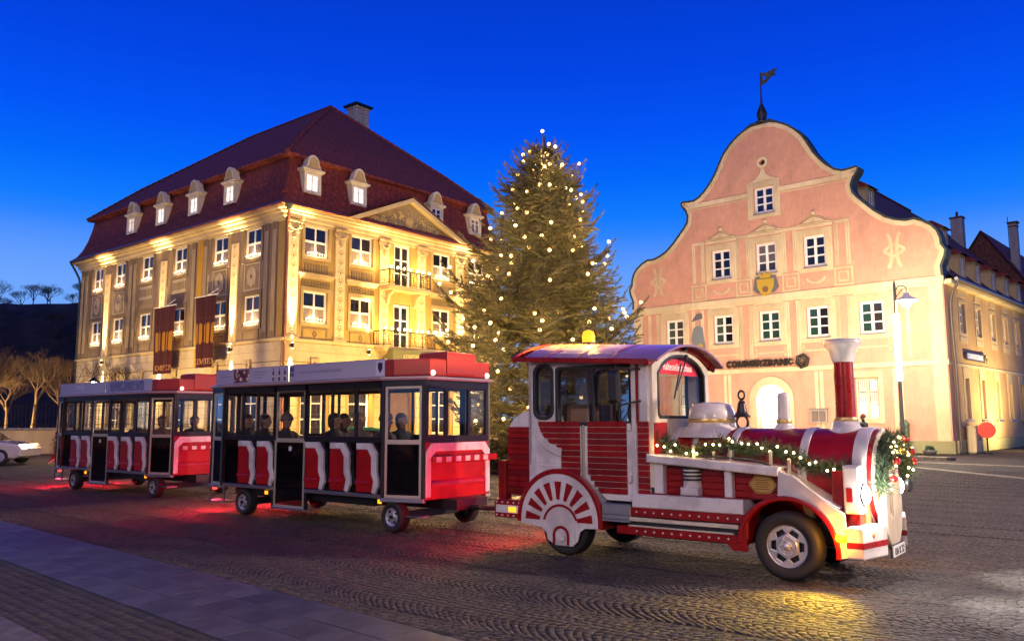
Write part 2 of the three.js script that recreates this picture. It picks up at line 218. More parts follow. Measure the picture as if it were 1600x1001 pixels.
{ // fan pattern: strips of arcs that run the way the train stands
  const A = rad(40), ux = [Math.cos(A), Math.sin(A)], vx = [-Math.sin(A), Math.cos(A)], W = 1.06, step = 0.089, r = rng(3), places = [], wob = (x, z) => 0.5 * (fbm(x / 30 + 5, z / 30 + 5, 10, 3) - 0.5);
  for (let k = -34; k < 4; k++) for (let i = -330; i < 330; i++) {
    const off = (k & 1) * step * 0.5; let cu = i * step + off, cv = (k + 0.5) * W; const X = ux[0] * cu + vx[0] * cv, Z = ux[1] * cu + vx[1] * cv; if (Z > -5 || Z < -27 || !inView(X, Z, 1.25)) continue;
    for (let j = 0; j < 12; j++) {
      const t = (j + 0.5 + (i & 1) * 0.12) / 12 - 0.5, sag = 0.46, u = cu + sag * 4 * t * t * W * 0.9 + (r() - 0.5) * 0.008, v = cv + t * W + wob(X, Z), x = ux[0] * u + vx[0] * v, z = ux[1] * u + vx[1] * v;
      if (x * bn[0] + z * bn[1] > -4.64 || !inView(x, z)) continue;
      const slope = Math.atan(sag * 8 * t * 0.9);
      places.push({ x, z, y: -0.004 + (r() - 0.5) * 0.005, a: -A + slope, w: (step * 0.97) * Math.cos(slope) * (0.93 + 0.1 * r()) , d: (W / 12) / Math.cos(slope) * 0.97 * (0.95 + 0.08 * r()) });
    }
  }
  layStones(ground, places, 'cobble', [0.090, 0.074, 0.076]);
}
{ // slab path: three rows of grey slabs laid with broken joints
  const path = structure('slab_path', (() => { const g = new THREE.PlaneGeometry(40, 1.25); return metric(at(g, 0, 0, 0, -Math.PI / 2)); })(), std([0.03, 0.028, 0.03], 0.9), [bandPos(-6, -3.97)[0], -0.010, bandPos(-6, -3.97)[1]]); path.rotation.y = -BAND;
  const r = rng(11), geos = new Map(), mats = [0.82, 0.94, 1.05, 1.2].map((k) => std([0.105 * k, 0.105 * k, 0.14 * k], 0.5 + 0.1 * r(), { map: again(tStone, 1.7), bumpMap: tGrain, bumpScale: 0.002 }));
  for (let row = 0; row < 3; row++) for (let t = -18.5 + row * 0.31; t < 9;) {
    const L = [0.62, 0.78, 0.95, 0.7][Math.floor(r() * 4)], n = -4.6 + 0.21 + row * 0.42, [x, z] = bandPos(t + L / 2, n);
    if (z < -4.2 && inView(x, z, 1.12)) { if (!geos.has(L)) geos.set(L, box(L - 0.008, 0.04, 0.412, 0, 0, 0, 0.004)); const m = part(path, 'slab', geos.get(L), mats[Math.floor(r() * 4)], [t + L / 2 + 6, -0.006 + (r() - 0.5) * 0.004, n + 3.97]); m.rotation.set((r() - 0.5) * 0.004, 0, (r() - 0.5) * 0.004); }
    t += L;
  }
}
{ // straight rows of setts between the slabs and the pale kerb
  const bed = structure('sett_strip', metric(at(new THREE.PlaneGeometry(30, 0.98), 0, 0, 0, -Math.PI / 2)), std([0.035, 0.03, 0.03], 0.9), [bandPos(-6, -2.86)[0], -0.010, bandPos(-6, -2.86)[1]]);
  bed.rotation.y = -BAND;
  const r = rng(21), places = [];
  for (let row = 0; row < 8; row++) for (let t = -14 + r() * 0.1; t < 5;) {
    const L = 0.12 + 0.07 * r(), n = -3.27 + row * 0.118, [x, z] = bandPos(t + L / 2, n);
    if (z < -4.4 && inView(x, z, 1.1)) places.push({ x: t + L / 2 + 6, z: n + 2.86, y: -0.005 + (r() - 0.5) * 0.008, a: (r() - 0.5) * 0.05, w: L - 0.012, d: 0.106, far: x * x + z * z });
    t += L;
  }

  layStones(bed, places, 'sett', [0.085, 0.068, 0.064]);
}
{ // pale granite kerb in the near corner
  const kerb = structure('kerb', bx(-20, 8, -0.05, 0.06, -0.6, 0, 0.012), std([0.20, 0.18, 0.19], 0.75, { map: tStone, bumpMap: tGrain, bumpScale: 0.003 }), [bandPos(0, -1.74)[0], 0, bandPos(0, -1.74)[1]]); kerb.rotation.y = -BAND;
}
function kerbLine(name, x0, z0, x1, z1, w, h, c) { // a row of kerb stones from one point to the other
  const L = Math.hypot(x1 - x0, z1 - z0), a = -Math.atan2(z1 - z0, x1 - x0), k = structure(name, bx(0, L, -0.03, h - 0.012, -w / 2 + 0.02, w / 2 - 0.02), std([0.06, 0.055, 0.05], 0.9), [x0, 0, z0]); k.rotation.y = a;
  const g = bx(-0.49, 0.49, -0.02, h, -w / 2, w / 2, 0.01), mats = [0.9, 1, 1.12].map((q) => std(c.map((v) => v * q), 0.7, { map: tStone, bumpMap: tGrain, bumpScale: 0.003 })), r = rng(x0 * 10 | 0);
  for (let t = 0.5; t < L; t += 1) part(k, 'kerb_stone', g, mats[Math.floor(r() * 3)], [t, 0, 0]);
}
kerbLine('kerb', 14.2, -34.1, 22.0, -24.7, 0.45, 0.012, [0.36, 0.33, 0.26]);
kerbLine('kerb', 13.7, -33.0, 14.9, -18.2, 0.40, 0.012, [0.36, 0.33, 0.26]);  // pale strip put in for a car light trail on the ground
kerbLine('kerb', 16.2, -36.6, 17.9, -33.9, 0.35, 0.12, [0.45, 0.43, 0.36]);

// ---------------------------------------------------------------- left: baroque palace with a mansard roof
// a casement window: white frame with cols x rows panes, sill at y = 0, centre x = 0, facing +z
function windowProto(w, h, cols, rows, o = {}) {
  const fr = o.frame ?? 0.10, mul = o.mul ?? 0.075, tr = o.tr ?? mul, bars = [bx(-w / 2, -w / 2 + fr, 0, h, -0.06, 0.05, 0.008), bx(w / 2 - fr, w / 2, 0, h, -0.06, 0.05, 0.008), bx(-w / 2 + fr, w / 2 - fr, 0, fr, -0.06, 0.05, 0.008), bx(-w / 2 + fr, w / 2 - fr, h - fr, h, -0.06, 0.05, 0.008)];
  const iw = w - 2 * fr, ih = h - 2 * fr, pw = (iw - (cols - 1) * mul) / cols, ph = (ih - (rows - 1) * tr) / rows;
  for (let c = 1; c < cols; c++) { const x = -iw / 2 + c * pw + (c - 0.5) * mul; bars.push(bx(x - mul / 2, x + mul / 2, fr, h - fr, -0.05, 0.04, 0.006)); }
  for (let q = 1; q < rows; q++) for (let c = 0; c < cols; c++) { const y = fr + q * ph + (q - 0.5) * tr, x = -iw / 2 + c * (pw + mul); bars.push(bx(x, x + pw, y - tr / 2, y + tr / 2, -0.045, 0.035, 0.005)); }
  const f = shade(new THREE.Mesh(mg(bars), o.mat ?? M.whitePaint)); f.name = 'window';
  const pg = box(pw, ph, 0.012);
  for (let q = 0; q < rows; q++) for (let c = 0; c < cols; c++) { const p = part(f, 'pane', pg, o.pane ? o.pane(c, q) : M.pane, [-iw / 2 + pw / 2 + c * (pw + mul), fr + ph / 2 + q * (ph + tr), -0.012]); p.rotation.set((R() - 0.5) * 0.02, (R() - 0.5) * 0.02, 0); }
  return f;
}
function place(parent, proto, x, y, z, ry = 0) { const c = proto.clone(); c.position.set(x, y, z); c.rotation.y = ry; parent.add(c); return c; }
const curtains = [[0.20, 0.16, 0.13], [0.12, 0.09, 0.075], [0.27, 0.23, 0.19], [0.07, 0.055, 0.05]].map((c) => phys(c, 0.8, { clearcoat: 1, clearcoatRoughness: 0.03, map: tGrime, bumpMap: tRub, bumpScale: 0.02 })), darkPanes = [M.pane, phys([0.03, 0.026, 0.03], 0.05), phys([0.008, 0.008, 0.012], 0.03)];
function vary(w, r) { const a = curtains[Math.floor(r() * 4)], b = darkPanes[Math.floor(r() * 3)], half = r() < 0.2; w.children.forEach((p, i) => { if (p.name === 'pane') { p.material = p.material === M.curtain ? (half && i % 2 ? curtains[3] : a) : p.material === M.pane ? b : p.material; p.rotation.x += (r() - 0.5) * 0.02; p.rotation.y += (r() - 0.5) * 0.03; } }); return w; }
const rWin = rng(404);
const LBp = [-11.24, 0, -40.0], LBa = rad(50.5), LW = 16.1, LL = 22.8;
const palace = thing('palace', 'baroque palace with mansard roof, yellow floodlit facade, pediment and balconies, behind the wagons', 'palace', LBp, LBa);
const SIDE = -Math.PI / 2;
const toWorld = (o, x, y, z) => { o.updateMatrixWorld(true); return o.localToWorld(new THREE.Vector3(x, y, z)); };
const frontX = [1.95, 4.95, 11.1, 14.15], sideS = [2.7, 5.75, 9.95, 13.8, 17.25, 20.25], doorX = 7.9;
{
  const EAVE = 11.95, hole = (x, y, w, h) => rect(x - w / 2, x + w / 2, y, y + h), archHole = (x, w, h) => [[x - w / 2, 0.9], [x + w / 2, 0.9], ...arc(x, h, w / 2, 0, 180, 10)];
  const fh = [], shh = [];
  for (const x of frontX) fh.push(hole(x, 9.95, 1.5, 1.62), hole(x, 6.58, 1.5, 1.62), archHole(x, 1.5, 3.4));
  fh.push(hole(doorX, 9.05, 1.25, 2.5), hole(doorX, 5.62, 1.25, 2.55), [[doorX - 0.9, 0.12], [doorX + 0.9, 0.12], ...arc(doorX, 2.9, 0.9, 0, 180, 10)]);
  for (const s of sideS) shh.push(hole(-s, 9.95, 1.5, 1.62), hole(-s, 6.45, 1.5, 1.66), archHole(-s, 1.4, 3.4));
  part(palace, 'wall', ext(rect(0, LW, 0, EAVE), 0.45, -0.45, 0, fh), M.ochre);
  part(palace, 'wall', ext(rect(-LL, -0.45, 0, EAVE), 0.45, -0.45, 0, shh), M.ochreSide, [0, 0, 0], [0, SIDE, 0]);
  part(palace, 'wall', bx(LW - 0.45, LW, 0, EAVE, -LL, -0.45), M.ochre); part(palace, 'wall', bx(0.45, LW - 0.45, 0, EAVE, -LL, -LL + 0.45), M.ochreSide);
  part(palace, 'attic_floor', bx(0.45, LW - 0.45, EAVE - 0.3, EAVE, -LL + 0.45, -0.45), M.drab);
  // windows
  const wp = windowProto(1.5, 1.62, 2, 2, { frame: 0.11, mul: 0.10, tr: 0.11, pane: (c, q) => (q ? M.pane : M.curtain) }), lowp = windowProto(1.4, 2.5, 2, 3, { frame: 0.1 });
  for (const x of frontX) { vary(place(palace, wp, x, 9.95, -0.14), rWin); vary(place(palace, wp, x, 6.58, -0.14), rWin); place(palace, lowp, x, 0.9, -0.2); }
  for (const s of sideS) { vary(place(palace, wp, 0.14, 9.95, -s, SIDE), rWin); vary(place(palace, wp, 0.14, 6.46, -s, SIDE), rWin); place(palace, lowp, 0.2, 0.9, -s, SIDE); }
  const dp = windowProto(1.25, 2.5, 2, 3, { frame: 0.14, mul: 0.12, tr: 0.07 }); place(palace, dp, doorX, 9.05, -0.14); place(palace, dp, doorX, 5.62, -0.14);
  for (const x of frontX) part(palace, 'arch_light', ext(arc(0, 0, 0.74, 0, 180, 10), 0.05, 0), M.pane, [x, 3.4, -0.2]);
  for (const s of sideS) part(palace, 'arch_light', ext(arc(0, 0, 0.69, 0, 180, 10), 0.05, 0), M.pane, [0.2, 3.4, -s], [0, SIDE, 0]);
  part(palace, 'door', ext([[-0.9, 0.12], [0.9, 0.12], ...arc(0, 2.9, 0.9, 0, 180, 10)], 0.08, 0, 0.01), M.wood, [doorX, 0, -0.3]);
  // window surrounds, panels below the windows, hood mouldings; one builder for both faces
  const surround = (w, h, m) => ext(rect(-w / 2 - 0.17, w / 2 + 0.17, -0.17, h + 0.2), 0.05, 0, 0.01, [rect(-w / 2, w / 2, 0, h)]);
  const sg = surround(1.5, 1.62), flute = (() => { const l = []; for (let k = -4; k <= 4; k++) l.push(ext([[k * 0.17 - 0.055, 0.08], [k * 0.17 + 0.055, 0.08], ...arc(k * 0.17, 0.5, 0.055, 0, 180, 6)], 0.03, 0, 0.008)); return mg(l); })();
  const hoodG = mg([bx(-1.12, 1.12, 0, 0.09, 0, 0.20, 0.015), bx(-1.06, 1.06, -0.10, 0, 0, 0.13, 0.012), bx(-1.0, 1.0, -0.18, -0.10, 0, 0.07)]);
  const guilloche = (() => { const l = []; for (let k = -4; k <= 4; k++) for (const s of [-1, 1]) l.push(at(new THREE.TorusGeometry(0.1, 0.022, 4, 12), k * 0.19, 0.14 + s * 0.055, 0.02)); return mg(l); })();
  const diamond = mg([ext([[0, -0.2], [0.16, 0], [0, 0.2], [-0.16, 0]], 0.04, 0, 0.008, [[[0, -0.11], [-0.085, 0], [0, 0.11], [0.085, 0]]]), ext(rect(-0.78, 0.78, -0.32, 0.32), 0.03, 0, 0.006, [rect(-0.70, 0.70, -0.24, 0.24)])]);
  const cartouche = mg([ext([...arc(0, 0, 0.42, 0, 360, 26, 0.52).map(([x, y]) => { const t = Math.atan2(y, x), k = 1 + 0.10 * Math.cos(8 * t); return [x * k, y * k]; })], 0.05, 0, 0.012), ext(rect(-0.72, 0.72, -0.72, 0.72), 0.025, 0, 0.006, [rect(-0.63, 0.63, -0.63, 0.63)])]), lozenge = ext([[0, -0.12], [0.1, 0], [0, 0.12], [-0.1, 0]], 0.03, 0.05, 0.006);
  const frame2 = ext(rect(-0.75, 0.75, -0.3, 0.3), 0.035, 0, 0.008, [rect(-0.62, 0.62, -0.19, 0.19)]);
  for (const x of frontX) {
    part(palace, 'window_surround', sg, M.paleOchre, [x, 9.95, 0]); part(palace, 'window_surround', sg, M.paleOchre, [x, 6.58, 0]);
    part(palace, 'apron_panel', bx(-0.92, 0.92, 0, 0.66, 0, 0.03), M.ochre, [x, 9.08, 0]); part(palace, 'fluting', flute, M.drab, [x, 9.06, 0.03]);
    part(palace, 'hood_moulding', hoodG, M.cream, [x, 9.0, 0]); part(palace, 'guilloche_band', guilloche, M.drab, [x, 8.44, 0.0]);
    part(palace, 'diamond_panel', diamond, M.drab, [x, 6.02, 0.002]);
  }
  sideS.forEach((s, i) => {
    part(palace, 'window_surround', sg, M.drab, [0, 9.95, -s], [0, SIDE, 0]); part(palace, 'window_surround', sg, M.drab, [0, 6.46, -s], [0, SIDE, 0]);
    if (i === 2 || i === 3) part(palace, 'fluting', flute, M.drab, [0, 9.0, -s], [0, SIDE, 0], part(palace, 'apron_panel', bx(-0.75, 0.75, 0, 0.8, 0, 0.02), M.stucco, [0, 8.9, -s], [0, SIDE, 0]));
    else { part(palace, 'cartouche', cartouche, M.stucco, [0, 9.02, -s], [0, SIDE, 0]); part(palace, 'lozenge', lozenge, M.drab, [0, 9.02, -s], [0, SIDE, 0]); }
    part(palace, 'frame_panel', frame2, M.drab, [0, 5.98, -s], [0, SIDE, 0]);
  });
  // pilasters with capitals; painted scrolls on the shafts
  const shaft = (w, h) => { const g = bx(-w / 2, w / 2, 0, h, 0, 0.09, 0.012); const uv = g.attributes.uv, p = g.attributes.position; for (let i = 0; i < p.count; i++) uv.setXY(i, (p.getX(i) + w / 2) / w, p.getY(i) / 2.0); return g; };
  const sh = shaft(0.62, 5.3), capital = mg([bx(-0.42, 0.42, 0.52, 0.66, 0, 0.22, 0.02), bx(-0.36, 0.36, 0.0, 0.52, 0, 0.12, 0.02), ...[-1, 1].flatMap((s) => [at(new THREE.TorusGeometry(0.12, 0.045, 6, 14), s * 0.31, 0.38, 0.13), cyl(0.06, 0.04, 0.1, 8, s * 0.31, 0.38, 0.16, Math.PI / 2)]), at(new THREE.TorusGeometry(0.22, 0.05, 6, 14, Math.PI), 0, 0.36, 0.14, 0, 0, Math.PI), bx(-0.09, 0.09, -0.28, 0.1, 0.05, 0.16, 0.03)]);
  const base = mg([bx(-0.4, 0.4, 0, 0.14, 0, 0.17, 0.02), bx(-0.36, 0.36, 0.14, 0.22, 0, 0.13, 0.02)]);
  for (const x of [0.5, 3.45, 6.5, 9.35, 12.6, 15.6]) { part(palace, 'pilaster', sh, M.scroll, [x, 5.75, 0]); part(palace, 'capital', capital, M.cream, [x, 11.02, 0]); part(palace, 'pilaster_base', base, M.cream, [x, 5.72, 0]); }
  for (const s of [4.25, 11.7, 18.75]) { part(palace, 'pilaster', sh, M.scroll, [0, 5.65, -s], [0, SIDE, 0]); part(palace, 'pilaster_base', base, M.stucco, [0, 5.55, -s], [0, SIDE, 0]); }
  const thin = bx(-0.20, 0.20, 0, 6.0, 0, 0.06, 0.012), flutes = mg([-0.11, 0, 0.11].map((x) => bx(x - 0.03, x + 0.03, 0.5, 5.6, 0.06, 0.075)));
  for (const s of [0.75, 1.45, 7.2, 8.4, 15.2, 15.75, 21.8, 22.4]) { const p = part(palace, 'painted_strip', thin, M.drab, [0, 5.6, -s], [0, SIDE, 0]); part(p, 'fluting', flutes, M.stucco); }
  part(palace, 'sodium_light_strip', bx(-0.24, 0.24, 4.6, 11.6, 0, 0.10, 0.012), M.amber, [0, 0, -7.65], [0, SIDE, 0]);  // sodium light on the wall return, put into the colour of this strip
  // rusticated ground storey: courses of plastered blocks
  const r = rng(17), courses = [0.2, 0.75, 1.3, 1.85, 2.4, 2.95, 3.5, 4.05, 4.6, 5.12];
  const solids = (holes, a, b) => { let segs = [[a, b]]; for (const [x0, x1] of holes) segs = segs.flatMap(([s, e]) => x1 <= s || x0 >= e ? [[s, e]] : [[s, x0], [x1, e]].filter(([p, q]) => q - p > 0.1)); return segs; };
  for (const y of courses) {
    const h = y > 5 ? 0.42 : 0.51;
    const arcs = (c, w) => { const top = 3.4 + w / 2, t = y + 0.25; if (t > top + 0.3) return []; const k = t > 3.4 ? Math.sqrt(Math.max(0, (w / 2 + 0.25) ** 2 - (t - 3.4) ** 2)) : w / 2 + 0.22; return [[c - k, c + k]]; };
    for (const [a, b] of solids([...frontX.flatMap((x) => arcs(x, 1.5)), ...(y < 4 ? [[doorX - 1.1, doorX + 1.1]] : [])], 0.004, LW)) part(palace, 'stone_course', bx(a, b, y, y + h, 0, 0.055, 0.012), M.cream);
    for (const [a, b] of solids(sideS.flatMap((s) => arcs(-s, 1.4)), -LL, -0.004)) part(palace, 'stone_course', bx(a, b, y, y + h, 0, 0.055, 0.012), M.stucco, [0, 0, 0], [0, SIDE, 0]);
  }
  const key = mg([ext([[-0.2, 0], [0.2, 0], [0.28, 0.62], [-0.28, 0.62]], 0.10, 0.05, 0.02), at(new THREE.SphereGeometry(0.13, 8, 6), 0, 0.3, 0.14), ...[-1, 1].map((s) => at(new THREE.TorusGeometry(0.1, 0.03, 5, 10), s * 0.13, 0.42, 0.14))]);
  for (const x of frontX) part(palace, 'keystone', key, M.cream, [x, 4.18, 0]); for (const s of sideS) part(palace, 'keystone', key, M.stucco, [0, 4.13, -s], [0, SIDE, 0]);
  part(palace, 'plinth', around([[0.075, 0], [0.12, 0], [0.12, 0.5], [0.056, 0.56]], 0, LW, -LL, 0), M.stucco);
  part(palace, 'string_course', around([[0, 5.55], [0.10, 5.58], [0.14, 5.66], [0.14, 5.72], [0, 5.76]], 0, LW, -LL, 0), M.cream);
  part(palace, 'cornice', around([[0.002, 11.55], [0.06, 11.58], [0.06, 11.70], [0.16, 11.76], [0.18, 11.92], [0.30, 11.98], [0.30, 12.06], [0.46, 12.10], [0.48, 12.22], [0.40, 12.25], [0, 12.25]], 0, LW, -LL, 0), M.cream);
  part(palace, 'gutter', around([[0.44, 12.22], [0.55, 12.20], [0.60, 12.26], [0.58, 12.36], [0.52, 12.38]], 0, LW, -LL, 0), M.copper);
  // mansard roof: steep lower slope with a flared foot, then the hipped upper roof
  const lower = part(palace, 'roof', around([[0.54, 12.36], [0.26, 12.62], [0.02, 13.05], [-0.20, 13.7], [-0.36, 14.4], [-0.46, 15.02], [-0.12, 15.04], [-0.10, 15.16]], 0, LW, -LL, 0), M.roof);
  const o = -0.10, a = [-o, 15.16, o], b = [LW + o, 15.16, o], c = [LW + o, 15.16, -LL - o], d = [-o, 15.16, -LL - o], k = 2.6, m = [k, 17.35, -k * 0.9], n = [LW - k, 17.35, -k * 0.9], q = [LW - k, 17.35, -LL + k * 0.9], p = [k, 17.35, -LL + k * 0.9], e = [8.05, 21.55, -7], f = [8.05, 21.55, -LL + 7];
  const upper = part(palace, 'upper_roof', poly([[a, b, n, m], [b, c, q, n], [c, d, p, q], [d, a, m, p], [m, n, e], [n, q, f, e], [q, p, f], [p, m, e, f]]), M.roofPurple);
  const caps = []; for (const [s, t] of [[a, m], [m, e], [b, n], [n, e], [e, f], [d, p], [p, f]]) { const L = Math.hypot(t[0] - s[0], t[1] - s[1], t[2] - s[2]), N = Math.floor(L / 0.4); for (let i = 0; i < N; i++) { const u = i / N, v = (i + 1.12) / N, w = (j) => [0, 1, 2].map((z) => s[z] + (t[z] - s[z]) * j); caps.push(rod(w(u), w(v), 0.12, 7, 0.09)); } }
  part(upper, 'ridge_tiles', caps, M.roof);
  const caps2 = []; for (let i = 0; i < 9; i++) { const y0 = 12.9 + i * 0.24, oo = (y) => 0.54 - 1.0 * sm(12.2, 15.3, y) - 0.12; caps2.push(rod([-oo(y0), y0, oo(y0)], [-oo(y0 + 0.27), y0 + 0.27, oo(y0 + 0.27)], 0.12, 7, 0.09)); } part(lower, 'hip_tiles', caps2, M.roof);
  // dormers
  const dormer = new THREE.Group(); dormer.name = 'dormer';
  part(dormer, 'dormer_front', ext(rect(-0.58, 0.58, 0, 1.35), 1.6, -1.6, 0, [rect(-0.42, 0.42, 0.14, 1.12)]), M.dormerWhite);
  part(dormer, 'dormer_cornice', mg([bx(-0.76, 0.76, 1.32, 1.43, -0.5, 0.13, 0.02), bx(-0.68, 0.68, 1.25, 1.32, -0.5, 0.06, 0.01)]), M.dormerWhite);
  const bell = [[-0.62, 1.43], [0.62, 1.43], [0.52, 1.53], [0.45, 1.70], ...arc(0, 1.76, 0.41, 0, 180, 14, 0.50), [-0.45, 1.70], [-0.52, 1.53]];
  part(dormer, 'dormer_hood', ext(bell, 0.5, -0.45, 0.02), M.dormerWhite); part(dormer, 'tympanum', ext(bell.map(([x, y]) => [x * 0.72, 1.44 + (y - 1.44) * 0.78 + 0.03]), 0.03, 0.05, 0.006), M.paleOchre);
  part(dormer, 'dormer_cover', ext(bell.map(([x, y]) => [x * 1.03, y + 0.02]), 1.9, -2.3), M.roofDark);
  const litPane = glow([1, 0.90, 0.72], 1.25), dimPane = M.curtain;
  const panes = (d2, mat) => { for (const s of [-1, 1]) part(d2, 'pane', box(0.33, 0.84, 0.02), mat, [s * 0.2, 0.63, -0.12]); part(d2, 'window_frame', mg([ext(rect(-0.42, 0.42, 0.14, 1.12), 0.06, -0.12, 0, [rect(-0.365, -0.04, 0.2, 1.05), rect(0.04, 0.365, 0.2, 1.05)]), ...[-1, 1].map((s) => bx(s * 0.2 - 0.165, s * 0.2 + 0.165, 0.76, 0.80, -0.11, -0.075))]), M.whitePaint); return d2; };
  const addDormer = (x, y, z, ry, mat) => { const c2 = panes(dormer.clone(), mat); c2.position.set(x, y + 0.08, z); c2.rotation.y = ry; c2.scale.setScalar(0.9); palace.add(c2); };
  [[1.55, litPane], [4.6, litPane], [10.55, M.pane], [14.0, dimPane]].forEach(([x, mat]) => addDormer(x, 13.12, 0.10, 0, mat));
  [[5.0, litPane], [8.65, litPane], [12.35, litPane], [16.0, glow([1, 0.75, 0.45], 0.6)]].forEach(([s, mat]) => addDormer(-0.10, 13.12, -s, SIDE, mat));
  // pediment over the middle of the front
  const px = 8.1, hw = 4.55, py = 12.30, ph = 1.95;
  part(palace, 'pediment', ext([[px - hw + 0.3, py], [px + hw - 0.3, py], [px, py + ph - 0.14]], 2.4, -2.1), M.drab);
  const rake = (s) => mg([ext(s < 0 ? [[px - hw, py], [px - hw + 0.6, py], [px, py + ph - 0.26], [px, py + ph]] : [[px + hw - 0.6, py], [px + hw, py], [px, py + ph], [px, py + ph - 0.26]], 0.34, 0.3, 0.015)]);
  part(palace, 'raking_cornice', rake(-1), M.cream); part(palace, 'raking_cornice', rake(1), M.cream); part(palace, 'pediment_roof', poly([[[px - hw - 0.1, py + 0.05, 0.68], [px, py + ph + 0.08, 0.68], [px, py + ph + 0.08, -2.6], [px - hw - 0.1, py + 0.05, -0.3]], [[px, py + ph + 0.08, 0.68], [px + hw + 0.1, py + 0.05, 0.68], [px + hw + 0.1, py + 0.05, -0.3], [px, py + ph + 0.08, -2.6]]]), M.roofDark);
  const rel = [], rr = rng(8); for (let i = 0; i < 46; i++) { const x = px + (rr() * 2 - 1) * 2.7, lim = 1.35 * (1 - Math.abs(x - px) / 3.6), y = py + 0.14 + rr() * Math.max(0.05, lim - 0.2), g = at(new THREE.TorusGeometry(0.10 + 0.11 * rr(), 0.030 + 0.02 * rr(), 5, 12, 2 + 3.5 * rr()), x, y, 0.32, 0, 0, rr() * 6.3); rel.push(g); } rel.push(at(new THREE.SphereGeometry(0.34, 12, 9), px, py + 0.62, 0.26, 0, 0, 0, [1, 1.25, 0.5]));
  part(palace, 'pediment_relief', rel, M.paleOchre);
  // chimney
  const ch = part(palace, 'chimney', bx(-0.55, 0.55, -4, 1.55, -0.5, 0.5, 0.02), M.chimney, [11.6, 21.35, -8.6]); part(ch, 'chimney_cap', bx(-0.75, 0.75, 1.55, 1.68, -0.7, 0.7, 0.02), M.ironBlack); part(ch, 'chimney_collar', bx(-0.62, 0.62, 1.38, 1.5, -0.57, 0.57, 0.02), M.chimney);
  // balconies: slab, brackets, wrought iron railing
  const balcony = (y0, hwid, out, nm) => {
    const b2 = part(palace, 'balcony', mg([bx(-hwid, hwid, -0.14, 0, 0, out, 0.03), bx(-hwid + 0.1, hwid - 0.1, -0.24, -0.14, 0, out - 0.1, 0.02)]), M.cream, [doorX - 0.12, y0, 0]);
    part(b2, 'bracket', mg([-1, 1].map((s) => ext([[0, 0], [out * 0.8, 0], [out * 0.7, -0.16], [out * 0.35, -0.28], [0.18, -0.75], [0, -0.8]], 0.22, -0.11, 0.02)).map((g, i) => at(g, (i ? 1 : -1) * (hwid - 0.55), -0.24, 0, 0, -Math.PI / 2, 0))), M.cream);
    const z = out - 0.05, x = hwid - 0.05, iron = [rod([-x, 0.83, z], [x, 0.83, z], 0.028), rod([-x, 0.1, z], [x, 0.1, z], 0.02)]; for (const s of [-1, 1]) iron.push(rod([s * x, 0.83, 0], [s * x, 0.83, z], 0.028), rod([s * x, 0.1, 0], [s * x, 0.1, z], 0.02));
    const posts = []; for (let i = 0; i <= 4; i++) posts.push(rod([-x + i * x / 2, 0, z], [-x + i * x / 2, 0.92, z], 0.03)); for (const s of [-1, 1]) posts.push(rod([s * x, 0, 0.02], [s * x, 0.85, 0.02], 0.02));
    part(b2, 'railing', [...iron, ...posts], M.ironBlack);
    const sc = []; for (let i = 0; i < 4; i++) { const c0 = -x + (i + 0.5) * x / 2, w4 = x / 4; for (const [dx, dy, r0, a0] of [[0, 0.46, 0.16, 0], [-w4 * 0.55, 0.62, 0.10, 1], [w4 * 0.55, 0.62, 0.10, 4], [-w4 * 0.55, 0.28, 0.10, 2.6], [w4 * 0.55, 0.28, 0.10, 5.5], [0, 0.74, 0.07, 3], [0, 0.18, 0.06, 0]]) sc.push(at(new THREE.TorusGeometry(r0, 0.016, 4, 14, 5), c0 + dx, dy, z, 0, 0, a0)); for (const s of [-0.82, -0.3, 0.3, 0.82]) sc.push(rod([c0 + s * w4, 0.1, z], [c0 + s * w4, 0.83, z], 0.011, 4)); }
    for (const s of [-1, 1]) for (let i = 0; i < 5; i++) sc.push(rod([s * x, 0.1, 0.1 + i * out / 5.5], [s * x, 0.83, 0.1 + i * out / 5.5], 0.012, 4)); part(b2, 'scrollwork', sc, M.ironBlack);
  };
  balcony(9.05, 1.62, 0.85); balcony(5.66, 1.98, 0.9);
  // flag poles, downpipes
  part(palace, 'downpipe', tube([[-0.1, 12.2, 0.56], [0.0, 11.9, 0.35], [0.10, 11.2, 0.09], [0.10, 9, 0.08], [0.10, 0.2, 0.08]], 0.06, 40), M.copper); part(palace, 'rain_hopper', mg([cyl(0.09, 0.2, 0.26, 10, -0.2, 12.1, 0.58)]), M.verdigris);
  part(palace, 'downpipe', tube([[-0.55, 12.2, -LL - 0.45], [-0.3, 11.7, -LL - 0.3], [-0.12, 11, -LL + 0.05], [-0.1, 10.4, -LL + 0.1], [-0.1, 0.3, -LL + 0.1]], 0.07, 30), M.verdigris);
}
// fittings that light the palace: wall lamps throwing a narrow beam up and down, placed on the string course
const wl = { up: 0, n: 0 };
function wallLamp(label, x, y, z, ry, up, down, big = 0) {
  const w = toWorld(palace, x, y, z), t = thing('wall_lamp', label, 'wall lamp', [w.x, w.y, w.z], LBa + ry, undefined);
  part(t, 'bracket', mg([bx(-0.05, 0.05, -0.05, 0.05, -0.20, -0.02, 0.008), bx(-0.06, 0.06, -0.10, 0.10, -0.22, -0.18, 0.01)]), M.ironBlack); part(t, 'lamp_body', cyl(0.06, 0.06, 0.26, 14), M.ironBlack);
  for (const s of [-1, 1]) part(t, 'lamp_glass', cyl(0.052, 0.052, 0.02, 14, 0, s * 0.142, 0), M.spotGlass);
  spotLight(t, 0, 0.165, 0.0, 0, 6, -0.12, WARM, up, 0.20, 0.95); spotLight(t, 0, -0.165, 0.0, 0, -5, -0.55, WARM, down, 0.24, 0.9);
  return t;
}
